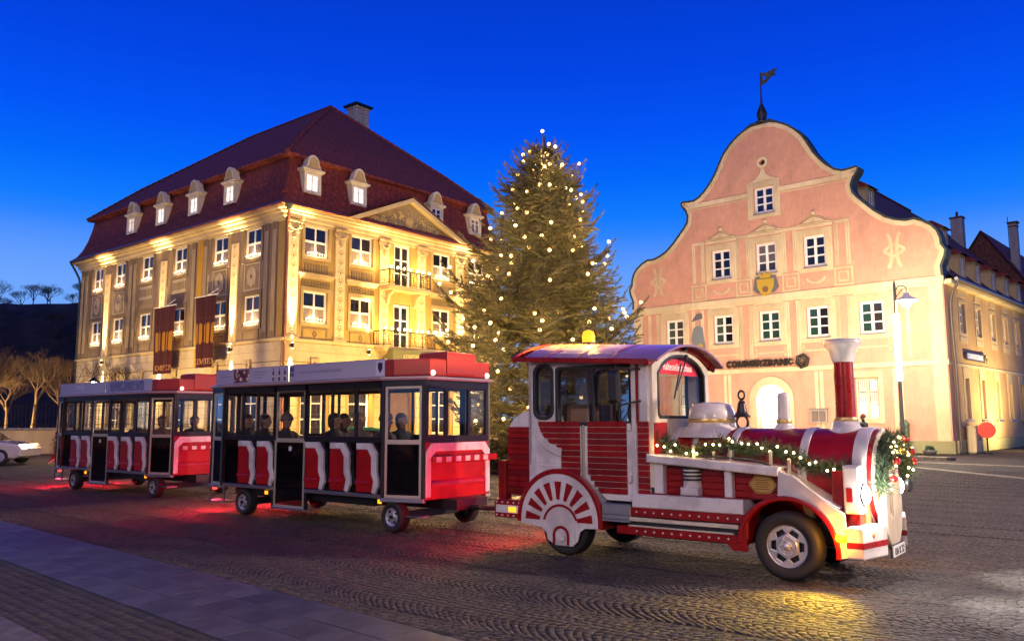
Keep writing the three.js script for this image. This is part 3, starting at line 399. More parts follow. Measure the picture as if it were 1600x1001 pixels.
const sideLampPlaces = [[4.25, 'nearest the corner'], [11.7, 'in the middle of the side wall'], [18.75, 'farthest from the corner']];
for (const [s, w] of sideLampPlaces) wallLamp('black up and down wall lamp on palace side, ' + w, -0.21, 5.35, -s, SIDE, 1900, 1000);
wallLamp('black up and down wall lamp on the palace front corner pilaster', 0.5, 5.35, 0.21, 0, 2200, 1200);
wallLamp('black up and down wall lamp left of the palace balcony', 5.4, 5.30, 0.22, 0, 1000, 900);
wallLamp('black up and down wall lamp right of the palace balcony', 12.6, 5.35, 0.21, 0, 1800, 900);
// lit candles on every window sill and balcony rail
const candleProto = (() => { const g = new THREE.Group(); part(g, 'holder', mg([bx(-0.62, 0.62, 0, 0.04, -0.03, 0.03, 0.008), ...[-3, -2, -1, 0, 1, 2, 3].map((k) => cyl(0.014, 0.014, 0.08 + 0.02 * (3 - Math.abs(k)), 6, k * 0.18, 0.08 + 0.01 * (3 - Math.abs(k)), 0))]), M.whitePaint); for (let k = -3; k <= 3; k++) part(g, 'bulb', new THREE.SphereGeometry(0.034, 8, 6), M.candle, [k * 0.18, 0.16 + 0.02 * (3 - Math.abs(k)), 0], [0, 0, 0]); pointLight(g, 0, 0.30, 0.16, [1, 0.62, 0.26], 3.0, 4); return g; })();
function candles(label, x, y, z, ry) { const c = candleProto.clone(); const w = toWorld(palace, x, y, z); c.name = numbered('candle_row'); c.position.copy(w); c.rotation.y = LBa + ry; scene.add(c); tag(c, label, 'candles'); }
const fn = ['nearest the corner', 'second from the corner', 'right of the balcony', 'farthest right, beside the fir'];
frontX.forEach((x, i) => { candles('row of lit electric candles on the upper front window sill ' + fn[i], x, 9.97, 0.02, 0); candles('row of lit electric candles on the lower front window sill ' + fn[i], x, 6.60, 0.02, 0); });
sideS.forEach((s, i) => { candles('row of lit electric candles on the upper side window, ' + nth[i] + ' from the corner', -0.02, 9.97, -s, SIDE); candles('row of lit electric candles on the lower side window, ' + nth[i] + ' from the corner', -0.02, 6.48, -s, SIDE); });
function railLights(label, y, hw, z, n) { const w = toWorld(palace, doorX - 0.12, y, z), t = thing('light_string', label, 'light string', [w.x, w.y, w.z], LBa); part(t, 'cable', tube([[-hw, 0, 0], [0, -0.02, 0.01], [hw, 0, 0]], 0.012, 12, 5), M.black); for (let i = 0; i < n; i++) { const x = -hw + 0.1 + i * (2 * hw - 0.2) / (n - 1); part(t, 'bulb', new THREE.SphereGeometry(0.07, 10, 8), M.bulb, [x, 0.09, 0.02]); if (i % 2 === 0) pointLight(t, x, 0.09, 0.02, GOLDEN, 9, 3); } }
railLights('string of bright bulbs along the rail of the upper palace balcony', 9.93, 1.55, 0.8, 7);
railLights('string of bright bulbs along the rail of the lower palace balcony', 6.53, 1.9, 0.85, 9);
{ // entrance canopy board under the lower balcony
  const w = toWorld(palace, 8.15, 4.72, 0.9), t = thing('entrance_sign', 'olive green entrance board with pale lettering under the lower balcony', 'sign', [w.x, w.y, w.z], LBa);
  part(t, 'board', bx(-1.9, 1.9, 0, 0.78, -0.82, 0.25, 0.02), std([0.16, 0.155, 0.06], 0.6)); part(t, 'lettering', at(letters('KEMPTEN MUSEUM', 0.24, 0.02, 2.5), 0.1, 0.28, 0.25), M.cream);
}
// banners hung from poles on the side wall
function banner(label, s, w, y1, y0, out) {
  const p = toWorld(palace, -out, 0, -s), t = thing('banner', label, 'banner', [p.x, 0, p.z], LBa + SIDE), wave = (x) => 0.05 * Math.sin(x * 7 + s) + 0.03 * Math.sin(x * 13);
  const N = 24, g = new THREE.PlaneGeometry(w, y1 - y0, N, 12), q = g.attributes.position; for (let i = 0; i < q.count; i++) { const k = (q.getY(i) / (y1 - y0) + 0.5); q.setZ(i, wave(q.getX(i)) * (1.2 - 0.6 * k)); q.setX(i, q.getX(i) * (0.84 + 0.16 * k)); } g.computeVertexNormals();
  const tx = print(256, 512, (c, W, H) => { c.fillStyle = '#5a1622'; c.fillRect(0, 0, W, H); c.fillStyle = '#d8a81a'; for (let i = 0; i < 5; i++) { const x = 14 + i * 47; c.fillRect(x, 200, 34, 130); c.fillRect(x + 6, 190, 22, 150); } c.strokeStyle = '#8f4a50'; c.lineWidth = 2; c.strokeRect(18, 24, W - 36, 130); c.fillStyle = '#e4be6a'; c.font = 'bold 54px serif'; c.textAlign = 'center'; c.fillText('KEMPTEN', W / 2, H - 26, W - 20); });
  part(t, 'cloth', at(g, 0, (y0 + y1) / 2, 0), std([0.42, 0.34, 0.38], 0.95, { map: tx })); part(t, 'pole', mg([rod([-w / 2 - 0.05, y1 + 0.04, 0], [w / 2 + 0.05, y1 + 0.04, 0], 0.03, 8), rod([0.1, y1 + 0.04, 0], [0.1, y1 + 0.5, -out + 0.1], 0.025, 8), rod([0.1, y1 + 0.04, 0], [0.1, y1 + 1.15, -0.02], 0.012, 6)]), M.whitePaint);
}
banner('dark red banner with a yellow band on the side wall, left of two', 10.2, 2.3, 8.05, 4.3, 0.65);
banner('dark red banner with a yellow band on the side wall, right of two', 5.75, 2.2, 8.2, 4.45, 0.75);

// floodlights added out of sight on the paving to brighten both faces of the palace
function addedPalaceFlood(label, x, z, turn, I, c, ty) {
  const w = toWorld(palace, x, 0, z), t = thing('floodlight', label, 'floodlight', [w.x, 0, w.z], LBa + turn);
  part(t, 'housing', bx(-0.16, 0.16, 0.10, 0.32, -0.08, 0.10, 0.02), M.ironBlack); part(t, 'stand', mg([bx(-0.18, -0.16, 0, 0.24, -0.02, 0.02), bx(0.16, 0.18, 0, 0.24, -0.02, 0.02), bx(-0.18, 0.18, 0, 0.02, -0.1, 0.1)]), M.ironBlack); part(t, 'lamp_glass', bx(-0.13, 0.13, 0.13, 0.29, -0.092, -0.082), M.spotGlass);
  spotLight(t, 0, 0.24, -0.12, 0, ty, -6.5, c, I, 1.1, 0.7, 3);
}
const FLOOD = [1, 0.66, 0.21];
[['left', 2.6], ['middle', 8.0], ['right', 13.4]].forEach(([k, x]) => addedPalaceFlood('added unseen floodlight on the paving before the palace front, ' + k + ' of three', x, 6.5, 0, 330, FLOOD, 5.0));
[['nearer', 6], ['farther', 16.5]].forEach(([k, s]) => addedPalaceFlood('added unseen floodlight on the paving beside the palace side wall, the ' + k + ' one', -7.5, -s, SIDE, 360, [1, 0.66, 0.27], 5.2));

// ---------------------------------------------------------------- right: salmon pink gabled house
const RBp = [20.97, 0, -39.61], RBa = rad(-43), RWd = 18.1, AX = -9.05, RL = 34;
const gabled = thing('gabled_house', 'salmon pink house with a curved baroque gable and cream painted trim, right of the fir', 'house', RBp, RBa);
const RS = Math.PI / 2;
{
  const half = [[9.05, 8.55], [9.02, 9.08], [9.22, 9.55], [9.28, 9.85], [9.10, 10.15], [9.08, 10.45], [8.95, 10.85], [8.72, 11.15], [8.3, 11.45], [7.9, 11.62], [7.5, 11.60], [7.05, 11.72], [6.55, 11.95], [6.0, 12.40], [5.55, 12.88], [5.2, 13.25], [4.98, 13.55], [4.92, 13.95], [5.05, 14.3], [5.28, 14.58], [5.36, 14.78], [5.22, 14.88], [4.95, 14.84], [4.5, 14.82], [4.1, 14.98], [3.7, 15.3], [3.3, 15.75], [2.98, 16.2], [2.7, 16.75], [2.42, 17.25], [2.0, 17.72], [1.5, 18.12], [0.95, 18.42], [0.45, 18.56], [0, 18.6]];
  const outline = [...half.map(([x, y]) => [AX + x, y]), ...half.slice(0, -1).reverse().map(([x, y]) => [AX - x, y])];
  const uw = [-6.25, -9.05, -11.85], lw = [-3.45, -6.25, -9.0, -11.85, -15.1];
  const H = []; for (const x of uw) H.push(rect(x - 0.625, x + 0.625, 9.85, 11.58)); for (const x of lw) H.push(rect(x - 0.625, x + 0.625, 6.03, 7.70)); H.push(rect(AX - 0.6, AX + 0.6, 13.3, 14.83));
  for (const x of [-3.9, -14.4]) H.push(rect(x - 0.6, x + 0.6, 1.65, 3.78)); H.push([[AX - 0.85, 0.15], [AX + 0.85, 0.15], ...arc(AX, 2.72, 0.85, 0, 180, 14)], arc(AX, 16.25, 0.17, 0, 360, 16).slice(0, -1));
  part(gabled, 'wall', ext([[-RWd, 0], [0, 0], ...outline], 0.55, -0.55, 0, H), M.salmon);
  const sideUp = [2.9, 5.9, 8.9, 11.8, 14.7, 17.6, 20.5, 23.4, 26.3], sideLo = sideUp;
  const SH = []; for (const s of sideUp) SH.push(rect(s - 0.5, s + 0.5, 5.98, 7.52)); for (const s of sideLo) SH.push(rect(s - 0.42, s + 0.42, 1.65, 3.7));
  part(gabled, 'wall', ext(rect(0.55, RL, 0, 8.2), 0.5, -0.5, 0, SH), M.sideWall, [0, 0, 0], [0, RS, 0]);
  part(gabled, 'wall', bx(-RWd, -RWd + 0.5, 0, 8.2, -RL, -0.55), M.salmon); part(gabled, 'wall', bx(-RWd + 0.5, -0.5, 0, 8.2, -RL, -RL + 0.5), M.salmon);
  part(gabled, 'attic_floor', bx(-RWd + 0.5, -0.5, 7.9, 8.15, -RL + 0.5, -0.55), M.drab);
  // gable trim and coping
  part(gabled, 'gable_trim', ribbonPieces(outline, 0.06, 0.30, 0.05, 0.0), M.trim);
  part(gabled, 'gable_coping', ribbonPieces(outline, -0.055, 0.06, 0.74, -0.66), M.verdigris);
  part(gabled, 'gable_band', bx(AX - 5.0, AX - 0.9, 14.35, 14.62, 0, 0.045), M.trim); part(gabled, 'gable_band', bx(AX + 0.9, AX + 5.0, 14.35, 14.62, 0, 0.045), M.trim);
  for (const s of [-1, 1]) part(gabled, 'band_line', bx(AX + (s < 0 ? -5.0 : 0.9), AX + (s < 0 ? -0.9 : 5.0), 14.25, 14.30, 0, 0.03), M.trim);
  part(gabled, 'string_course', mg([bx(-RWd - 0.05, 0.05, 8.28, 8.60, 0, 0.09, 0.015), bx(-RWd, 0, 8.16, 8.28, 0, 0.05, 0.01)]), M.trim);
  part(gabled, 'string_course', mg([bx(-RWd - 0.05, 0.05, 4.26, 4.52, 0, 0.07, 0.015)]), M.trim);
  for (const x of [-0.36, -RWd + 0.36]) part(gabled, 'corner_pilaster', mg([bx(x - 0.32, x + 0.32, 0.6, 4.26, 0, 0.06, 0.012), bx(x - 0.32, x + 0.32, 4.52, 8.16, 0, 0.06, 0.012)]), M.trim);
  part(gabled, 'plinth', mg([bx(-RWd, AX - 1.35, 0, 0.62, 0, 0.10, 0.015), bx(AX + 1.35, 0.10, 0, 0.62, 0, 0.10, 0.015)]), M.plinth);
  part(gabled, 'plinth', bx(0.55, RL, 0, 0.62, 0, 0.10, 0.015), M.plinth, [0, 0, 0], [0, RS, 0]);
  // windows with painted surrounds, small pediments, double strips between
  const up = windowProto(1.25, 1.73, 2, 3, { frame: 0.15, mul: 0.15, tr: 0.08 }), lo = windowProto(1.25, 1.67, 2, 3, { frame: 0.14, mul: 0.15, tr: 0.08, pane: (c) => (c ? M.pane : M.paneGreen) }), lo2 = windowProto(1.25, 1.67, 2, 3, { frame: 0.14, mul: 0.15, tr: 0.08, pane: () => M.paneGreen }), mixed = windowProto(1.25, 1.73, 2, 3, { frame: 0.15, mul: 0.15, tr: 0.08, pane: (c, q) => (q ? M.curtain : M.pane) }), gw = windowProto(1.2, 1.53, 2, 3, { frame: 0.14, mul: 0.15, tr: 0.08 });
  const sill = bx(-0.68, 0.68, -0.06, 0, -0.1, 0.06, 0.01);
  const sur = (h) => mg([ext(rect(-0.98, 0.98, -0.28, h + 0.34), 0.03, 0, 0, [rect(-0.625, 0.625, 0, h)]), ext(rect(-0.86, 0.86, -0.17, h + 0.22), 0.045, 0, 0.008, [rect(-0.80, 0.80, -0.11, h + 0.16)])]);
  const ped = mg([ext([[-1.0, 0], [1.0, 0], [0, 0.52]], 0.05, 0, 0.008), bx(-1.02, 1.02, -0.2, -0.03, 0, 0.045, 0.008)]), ball = at(new THREE.SphereGeometry(0.12, 10, 8), 0, 0.62, 0.03), pedLine = ext([[-0.86, 0.05], [0.86, 0.05], [0, 0.46]], 0.012, 0.05, 0, [[[-0.70, 0.085], [0.70, 0.085], [0, 0.41]]]);
  const s17 = sur(1.73), s16 = sur(1.67), s15 = sur(1.53);
  uw.forEach((x, i) => { vary(place(gabled, i === 1 ? mixed : up, x, 9.85, -0.16), rWin); part(gabled, 'window_surround', s17, M.trim, [x, 9.85, 0]); part(gabled, 'window_sill', sill, M.zinc, [x, 9.85, 0]); const p = part(gabled, 'painted_pediment', ped, M.trim, [x, 12.2, 0]); part(p, 'ball', ball, M.trim); part(p, 'painted_line', pedLine, M.trimLine); });
  lw.forEach((x, i) => { vary(place(gabled, i === 2 ? lo2 : lo, x, 6.03, -0.16), rWin); part(gabled, 'window_surround', s16, M.trim, [x, 6.03, 0]); part(gabled, 'window_sill', sill, M.zinc, [x, 6.03, 0]); part(gabled, 'painted_line', bx(-0.96, 0.96, -0.42, -0.34, 0, 0.02), M.trim, [x, 5.72, 0]); for (const s of [-1, 1]) part(gabled, 'painted_drop', bx(-0.08, 0.08, -0.3, 0.25, 0, 0.02), M.trim, [x + s * 0.86, 5.42, 0]); const p = part(gabled, 'painted_pediment', mg([ext([[-1.02, 0], [1.02, 0], [0, 0.36]], 0.045, 0, 0.008)]), M.trim, [x, 7.78 + 0.3 - 0.02, 0]); });
  place(gabled, gw, AX, 13.3, -0.16); part(gabled, 'window_surround', s15, M.trim, [AX, 13.3, 0]); part(gabled, 'window_sill', sill, M.zinc, [AX, 13.3, 0]);
  part(gabled, 'oculus', ext(arc(AX, 16.25, 0.33, 0, 360, 28).slice(0, -1), 0.06, 0, 0.012, [arc(AX, 16.25, 0.17, 0, 360, 20).slice(0, -1)]), M.trim); part(gabled, 'oculus_foot', ext([[AX - 0.8, 15.18], [AX + 0.8, 15.18], [AX + 0.42, 15.36], [AX + 0.16, 15.62], [AX + 0.07, 15.92], [AX - 0.07, 15.92], [AX - 0.16, 15.62], [AX - 0.42, 15.36]], 0.045, 0, 0.008), M.trim); part(gabled, 'oculus_dark', ext(arc(AX, 16.25, 0.17, 0, 360, 16).slice(0, -1), 0.05, -0.3), M.black);
  const strips = (x, y0, y1) => part(gabled, 'painted_strips', mg([-0.36, -0.24, 0.24, 0.36].map((d) => bx(x + d - 0.05, x + d + 0.05, y0, y1, 0, 0.025))), M.trim);
  const square = mg([ext(rect(-0.5, 0.5, -0.5, 0.5), 0.03, 0, 0, [rect(-0.40, 0.40, -0.40, 0.40)]), ext(rect(-0.28, 0.28, -0.28, 0.28), 0.03, 0, 0, [rect(-0.19, 0.19, -0.19, 0.19)])]);
  for (const x of [-7.65, -10.45, -4.75, -13.35]) { strips(x, 9.75, 12.0); part(gabled, 'painted_square', square, M.trim, [x, 9.15, 0]); part(gabled, 'painted_band', bx(x - 0.42, x + 0.42, 12.03, 12.2, 0, 0.035), M.trim); }
  for (const x of [-4.85, -7.62, -10.42, -13.5]) strips(x, 4.7, 8.1); strips(-2.0, 4.7, 8.1); strips(-16.6, 4.7, 8.1);
  for (const x of [-2.35, -6.35, -11.7, -15.2]) part(gabled, 'painted_strips', mg([-0.14, 0.14].map((d) => bx(x + d - 0.09, x + d + 0.09, 0.64, 4.2, 0, 0.025))), M.trim);
  const swag = ribbon(arc(0, 0.55, 0.62, 205, 335, 14, 0.52), -0.01, 0.11, 0.03, 0); for (const x of [-6.25, -11.85]) { const p = part(gabled, 'painted_swag', swag, M.trim, [x, 8.88, 0]); for (const s of [-1, 1]) part(p, 'tassel', ext([[-0.07, 0], [0.07, 0], [0.02, 0.3], [-0.02, 0.3]], 0.03, 0), M.trim, [s * 0.7, 0.05, 0]); }
  const orn = mg([ribbon(arc(-0.42, 0, 0.3, -70, 70, 10, 0.95).map(([x, y]) => [x, y]), -0.09, 0.09, 0.03, 0), ribbon(arc(0.42, 0, 0.3, 110, 250, 10, 0.95), -0.09, 0.09, 0.03, 0), ribbon([[-0.52, 0], [-0.1, 0.3], [0.1, 0.3], [0.52, 0]], -0.08, 0.08, 0.028, 0), ribbon([[-0.52, 0], [-0.1, -0.3], [0.1, -0.3], [0.52, 0]], -0.08, 0.08, 0.026, 0)]);
  for (const x of [-2.15, -16.2]) part(gabled, 'painted_ornament', orn, M.trim, [x, 10.15, 0]);
  // painted coat of arms and painted figure of a man in old dress
  const Y = std([0.45, 0.30, 0.03], 0.9), Gy = std([0.12, 0.12, 0.13], 0.9), Br = std([0.20, 0.10, 0.05], 0.9), Sk = std([0.5, 0.28, 0.18], 0.9), Bl = std([0.17, 0.19, 0.20], 0.9);
  const arms = part(gabled, 'painted_arms', ext([[-0.52, 0.55], [0.52, 0.55], [0.50, 0.1], [0.3, -0.25], [0, -0.45], [-0.3, -0.25], [-0.5, 0.1]], 0.04, 0, 0.01), Y, [AX - 0.05, 8.95, 0.1]); part(arms, 'mantle', ext([[-0.75, 0.0], [-0.6, 0.7], [0.6, 0.7], [0.75, 0.0], [0.5, -0.25], [-0.5, -0.25]], 0.03, -0.03), Gy); part(arms, 'crown', ext([[-0.3, 0.6], [0.3, 0.6], [0.36, 0.95], [0.15, 0.8], [0, 1.0], [-0.15, 0.8], [-0.36, 0.95]], 0.05, 0), Y); part(arms, 'medallion', ext(arc(0, -0.05, 0.17, 0, 360, 16).slice(0, -1), 0.03, 0.04), Br);
  const man = part(gabled, 'painted_figure', ext([[-0.34, 0.05], [0.40, 0.0], [0.46, 0.8], [0.36, 1.5], [0.30, 2.0], [0.1, 2.16], [-0.12, 2.14], [-0.34, 1.95], [-0.44, 1.4], [-0.36, 0.9]], 0.02, 0), Bl, [-13.5, 5.05, 0.03]); part(man, 'head', ext(arc(0.02, 2.36, 0.19, 0, 360, 16, 0.24).slice(0, -1), 0.03, 0.0), Sk); part(man, 'hat', ext([[-0.42, 2.42], [0.32, 2.56], [0.26, 2.88], [-0.04, 2.86], [-0.24, 2.66]], 0.035, 0.0), Gy); part(man, 'apron', ext([[-0.06, 0.15], [0.26, 0.15], [0.28, 1.0], [0.08, 1.12], [-0.06, 0.9]], 0.03, 0.0), Y); part(man, 'legs', mg([ext(rect(-0.26, -0.02, -0.65, 0.06), 0.015, 0), ext(rect(0.06, 0.32, -0.65, 0.06), 0.015, 0)]), Gy);
  // doorway with a bright hall behind
  part(gabled, 'portal', mg([ext([[AX - 1.3, 0], [AX + 1.3, 0], ...arc(AX, 2.72, 1.3, 0, 180, 18)], 0.12, 0, 0.02, [[[AX - 0.85, 0.1], [AX + 0.85, 0.1], ...arc(AX, 2.72, 0.85, 0, 180, 14)]])]), M.trim);
  const hall = part(gabled, 'hall_glow', ext([[AX - 0.84, 0.15], [AX + 0.84, 0.15], ...arc(AX, 2.72, 0.84, 0, 180, 14)], 0.03, -0.5), M.litDoor); part(gabled, 'door', mg([bx(AX - 0.06, AX + 0.06, 0.15, 2.5, -0.36, -0.3), bx(AX - 0.84, AX + 0.84, 2.46, 2.56, -0.36, -0.3), bx(AX - 0.84, AX - 0.74, 0.15, 2.46, -0.36, -0.3), bx(AX + 0.74, AX + 0.84, 0.15, 2.46, -0.36, -0.3), bx(AX - 0.74, AX + 0.74, 0.15, 0.3, -0.36, -0.3)]), M.whitePaint); for (const s of [-1, 1]) part(gabled, 'pane', bx(0, 0.64, 0.3, 2.46, -0.34, -0.33), M.glass, [AX + (s < 0 ? -0.72 : 0.08), 0, 0]); part(gabled, 'step', bx(AX - 1.2, AX + 1.2, 0, 0.14, 0.0, 0.75, 0.01), M.stone);
  pointLight(gabled, AX, 2.6, -0.25, [0.95, 1, 0.72], 26, 8);
  // ground floor windows
  const gp = windowProto(1.2, 2.13, 2, 3, { frame: 0.13, mul: 0.2, tr: 0.06, pane: () => M.litGreen, mat: M.creamGloss }); for (const x of [-3.9, -14.4]) { place(gabled, gp, x, 1.65, -0.2); part(gabled, 'window_surround', ext(rect(-0.85, 0.85, -0.2, 2.45), 0.05, 0, 0.01, [rect(-0.6, 0.6, 0, 2.13)]), M.trim, [x, 1.65, 0]); const bars = []; for (const s of [-1, 1]) for (let k = 0; k < 4; k++) bars.push(rod([s * 0.28 - 0.15 + k * 0.1, 0.85, 0], [s * 0.28 - 0.15 + k * 0.1, 2.0, 0], 0.014, 5)); part(gabled, 'window_bars', bars, M.ironBlack, [x, 1.65, -0.11]); }
  // side face
  const su = windowProto(1.0, 1.54, 2, 3, { frame: 0.1, mul: 0.1, tr: 0.06 }), sl = windowProto(0.84, 2.05, 2, 3, { frame: 0.09, mul: 0.09, tr: 0.05, pane: () => M.litGreen, mat: M.creamGloss });
  const ss = ext(rect(-0.66, 0.66, -0.16, 1.72), 0.04, 0, 0.01, [rect(-0.5, 0.5, 0, 1.54)]), sarch = ext([[-0.62, 1.84], [0.62, 1.84], ...arc(0, 2.05, 0.5, 0, 180, 10, 0.32)], 0.05, 0, 0.01), slip = ext([[-0.62, -0.5], [0.62, -0.5], [0.7, -0.2], [-0.7, -0.2]], 0.04, 0, 0.01);
  for (const s of sideUp) { place(gabled, su, -0.16, 5.98, -s, RS); part(gabled, 'window_surround', ss, M.trim, [0, 5.98, -s], [0, RS, 0]); part(gabled, 'window_hood', sarch, M.trim, [0, 5.98, -s], [0, RS, 0]); part(gabled, 'window_apron', slip, M.trim, [0, 5.98, -s], [0, RS, 0]); }
  for (const s of sideLo) { place(gabled, sl, -0.16, 1.65, -s, RS); part(gabled, 'window_surround', ext(rect(-0.58, 0.58, -0.12, 2.6), 0.04, 0, 0.01, [rect(-0.42, 0.42, 0, 2.05)]), M.trim, [0, 1.65, -s], [0, RS, 0]); part(gabled, 'window_sill', bx(-0.6, 0.6, -0.1, 0, 0, 0.12, 0.01), M.zinc, [0, 1.6, -s], [0, RS, 0]); }
  part(gabled, 'string_course', bx(0.0, RL, 4.26, 4.40, 0.0, 0.05), M.trim, [0, 0, 0], [0, RS, 0]);
  part(gabled, 'eaves', bx(0.1, RL, 8.2, 8.42, -0.4, 0.35, 0.03), M.trim, [0, 0, 0], [0, RS, 0]); part(gabled, 'gutter', at(new THREE.CylinderGeometry(0.09, 0.09, RL - 0.5, 8), 0.48, 8.45, -RL / 2 - 0.2, Math.PI / 2), M.zinc);
  part(gabled, 'downpipe', tube([[0.5, 8.4, -0.75], [0.35, 8.1, -0.75], [0.13, 7.6, -0.75], [0.13, 4, -0.75], [0.13, 0.1, -0.75]], 0.07, 40), M.pipe);
  // roof and dormers
  const prof = [[0.55, 8.42], [-0.3, 8.95], [-1.1, 9.75], [AX, 18.15], [-RWd + 1.1, 9.75], [-RWd + 0.3, 8.95], [-RWd - 0.55, 8.42]], rf = [];
  for (let i = 0; i < prof.length - 1; i++) { const [x0, y0] = prof[i], [x1, y1] = prof[i + 1]; rf.push([[x0, y0, -0.5], [x0, y0, -RL], [x1, y1, -RL], [x1, y1, -0.5]]); }
  const roof = part(gabled, 'roof', poly(rf), M.roofDark); part(roof, 'ridge_tiles', Array.from({ length: 60 }, (_, i) => rod([AX, 18.17, -0.6 - i * 0.42], [AX, 18.2, -1.08 - i * 0.42], 0.14, 7, 0.11)), M.roof); part(gabled, 'gable_end', ext(prof.map(([x, y]) => [x, y - 0.05]), 0.3, -RL), M.salmon);
  const dm = new THREE.Group(); dm.name = 'dormer'; part(dm, 'dormer_cheeks', ext(rect(-0.55, 0.55, 0, 1.35), 2.0, -2.0, 0, [rect(-0.36, 0.36, 0.12, 1.2)]), M.cream); part(dm, 'pane', mg([bx(-0.36, 0.36, 0.12, 1.2, -0.12, -0.1)]), M.pane); part(dm, 'window_frame', mg([bx(-0.03, 0.03, 0.12, 1.2, -0.1, -0.06), bx(-0.36, 0.36, 0.62, 0.67, -0.1, -0.06), bx(-0.36, -0.3, 0.12, 1.2, -0.1, -0.06), bx(0.3, 0.36, 0.12, 1.2, -0.1, -0.06)]), M.whitePaint); part(dm, 'dormer_roof', poly([[[-0.75, 1.3, 0.25], [0.75, 1.3, 0.25], [0.62, 1.85, -0.55], [-0.62, 1.85, -0.55]], [[0.75, 1.3, 0.25], [0.75, 1.3, -2], [0.62, 1.85, -2], [0.62, 1.85, -0.55]], [[-0.75, 1.3, -2], [-0.75, 1.3, 0.25], [-0.62, 1.85, -0.55], [-0.62, 1.85, -2]], [[-0.62, 1.85, -0.55], [0.62, 1.85, -0.55], [0.62, 1.85, -2], [-0.62, 1.85, -2]]]), M.roof);
  for (const s of [3.6, 6.7, 9.8, 13.3, 16.6, 19.9]) place(gabled, dm, -0.75, 9.35, -s, RS); place(gabled, dm, -4.6, 13.4, -4.2, RS); place(gabled, dm, -3.2, 12.3, -13, RS);
  const ch = part(gabled, 'chimney', bx(-0.45, 0.45, -2.5, 1.3, -0.4, 0.4, 0.02), M.chimney, [-7.3, 17.1, -32.3]); part(ch, 'chimney_cap', mg([bx(-0.52, 0.52, 1.3, 1.42, -0.48, 0.48, 0.02), cyl(0.12, 0.1, 0.5, 8, 0, 1.65, 0)]), M.roofDark);
  part(gabled, 'finial', lathe([[0.001, 0], [0.42, 0], [0.36, 0.12], [0.22, 0.2], [0.30, 0.45], [0.30, 0.62], [0.16, 0.95], [0.07, 1.2], [0.05, 1.6], [0.02, 3.2], [0.001, 3.2]], 14, AX, 18.6, -0.2), M.bronze); part(gabled, 'finial_base', ext([[AX - 0.95, 18.48], [AX + 0.95, 18.48], [AX + 0.6, 18.68], [AX - 0.6, 18.68]], 0.7, -0.6, 0.02), M.verdigris);
  const vane = part(gabled, 'weather_vane', ext([[0, -0.5], [0.35, -0.36], [0.62, -0.08], [0.95, 0.0], [0.8, 0.16], [1.05, 0.36], [0.62, 0.34], [0.4, 0.24], [0, 0.3]], 0.03, -0.015, 0, [[[0.14, -0.2], [0.3, -0.12], [0.3, 0.06], [0.14, 0.1]]]), M.verdigris, [AX, 21.35, -0.2]); vane.rotation.y = 0.15;
}
{ // letters on the wall
  const w = toWorld(gabled, -9.7, 4.58, 0.12), t = thing('wall_sign', 'dark raised bank lettering with round emblem above the arched door', 'sign', [w.x, w.y, w.z], RBa);
  const word = 'COMMERZBANK', L = 3.9; { let x = -L / 2; const probe = [...word].map((ch) => { const g = letters(ch, 0.40, 0.08); g.computeBoundingBox(); return g; }), sum = probe.reduce((a, g) => a + g.boundingBox.max.x - g.boundingBox.min.x, 0), gap = (L - sum * 1.0) / (word.length - 1); probe.forEach((g, i) => { const ww = g.boundingBox.max.x - g.boundingBox.min.x; part(t, 'letter', g, M.bronze, [x + ww / 2, 0, 0]); x += ww + gap; }); }
  part(t, 'emblem', mg([at(new THREE.TorusGeometry(0.33, 0.10, 5, 6), 2.55, 0.2, 0.06, 0, 0, 0.3), at(new THREE.TorusGeometry(0.17, 0.05, 4, 4), 2.55, 0.2, 0.09, 0, 0, 0.4)]), M.bronze); part(t, 'rail', mg([bx(-2, 2, 0.1, 0.14, -0.1, 0.0), bx(-2, 2, 0.28, 0.32, -0.1, 0)]), M.ironBlack);
  const w2 = toWorld(gabled, 0.14, 4.62, -4.6), t2 = thing('wall_sign', 'small blue grey bank lettering on the side wall of the gabled house', 'sign', [w2.x, w2.y, w2.z], RBa + RS);
  part(t2, 'backing', bx(-1.9, 1.95, 0, 0.42, -0.08, 0, 0.01), std([0.05, 0.06, 0.12], 0.5)); part(t2, 'lettering', at(letters('COMMERZBANK', 0.26, 0.04, 2.9), -0.35, 0.08, 0), glow([0.4, 0.45, 0.6], 0.3)); part(t2, 'emblem', at(new THREE.TorusGeometry(0.17, 0.05, 5, 6), 1.55, 0.21, 0.04, 0, 0, 0.3), M.gold);
}
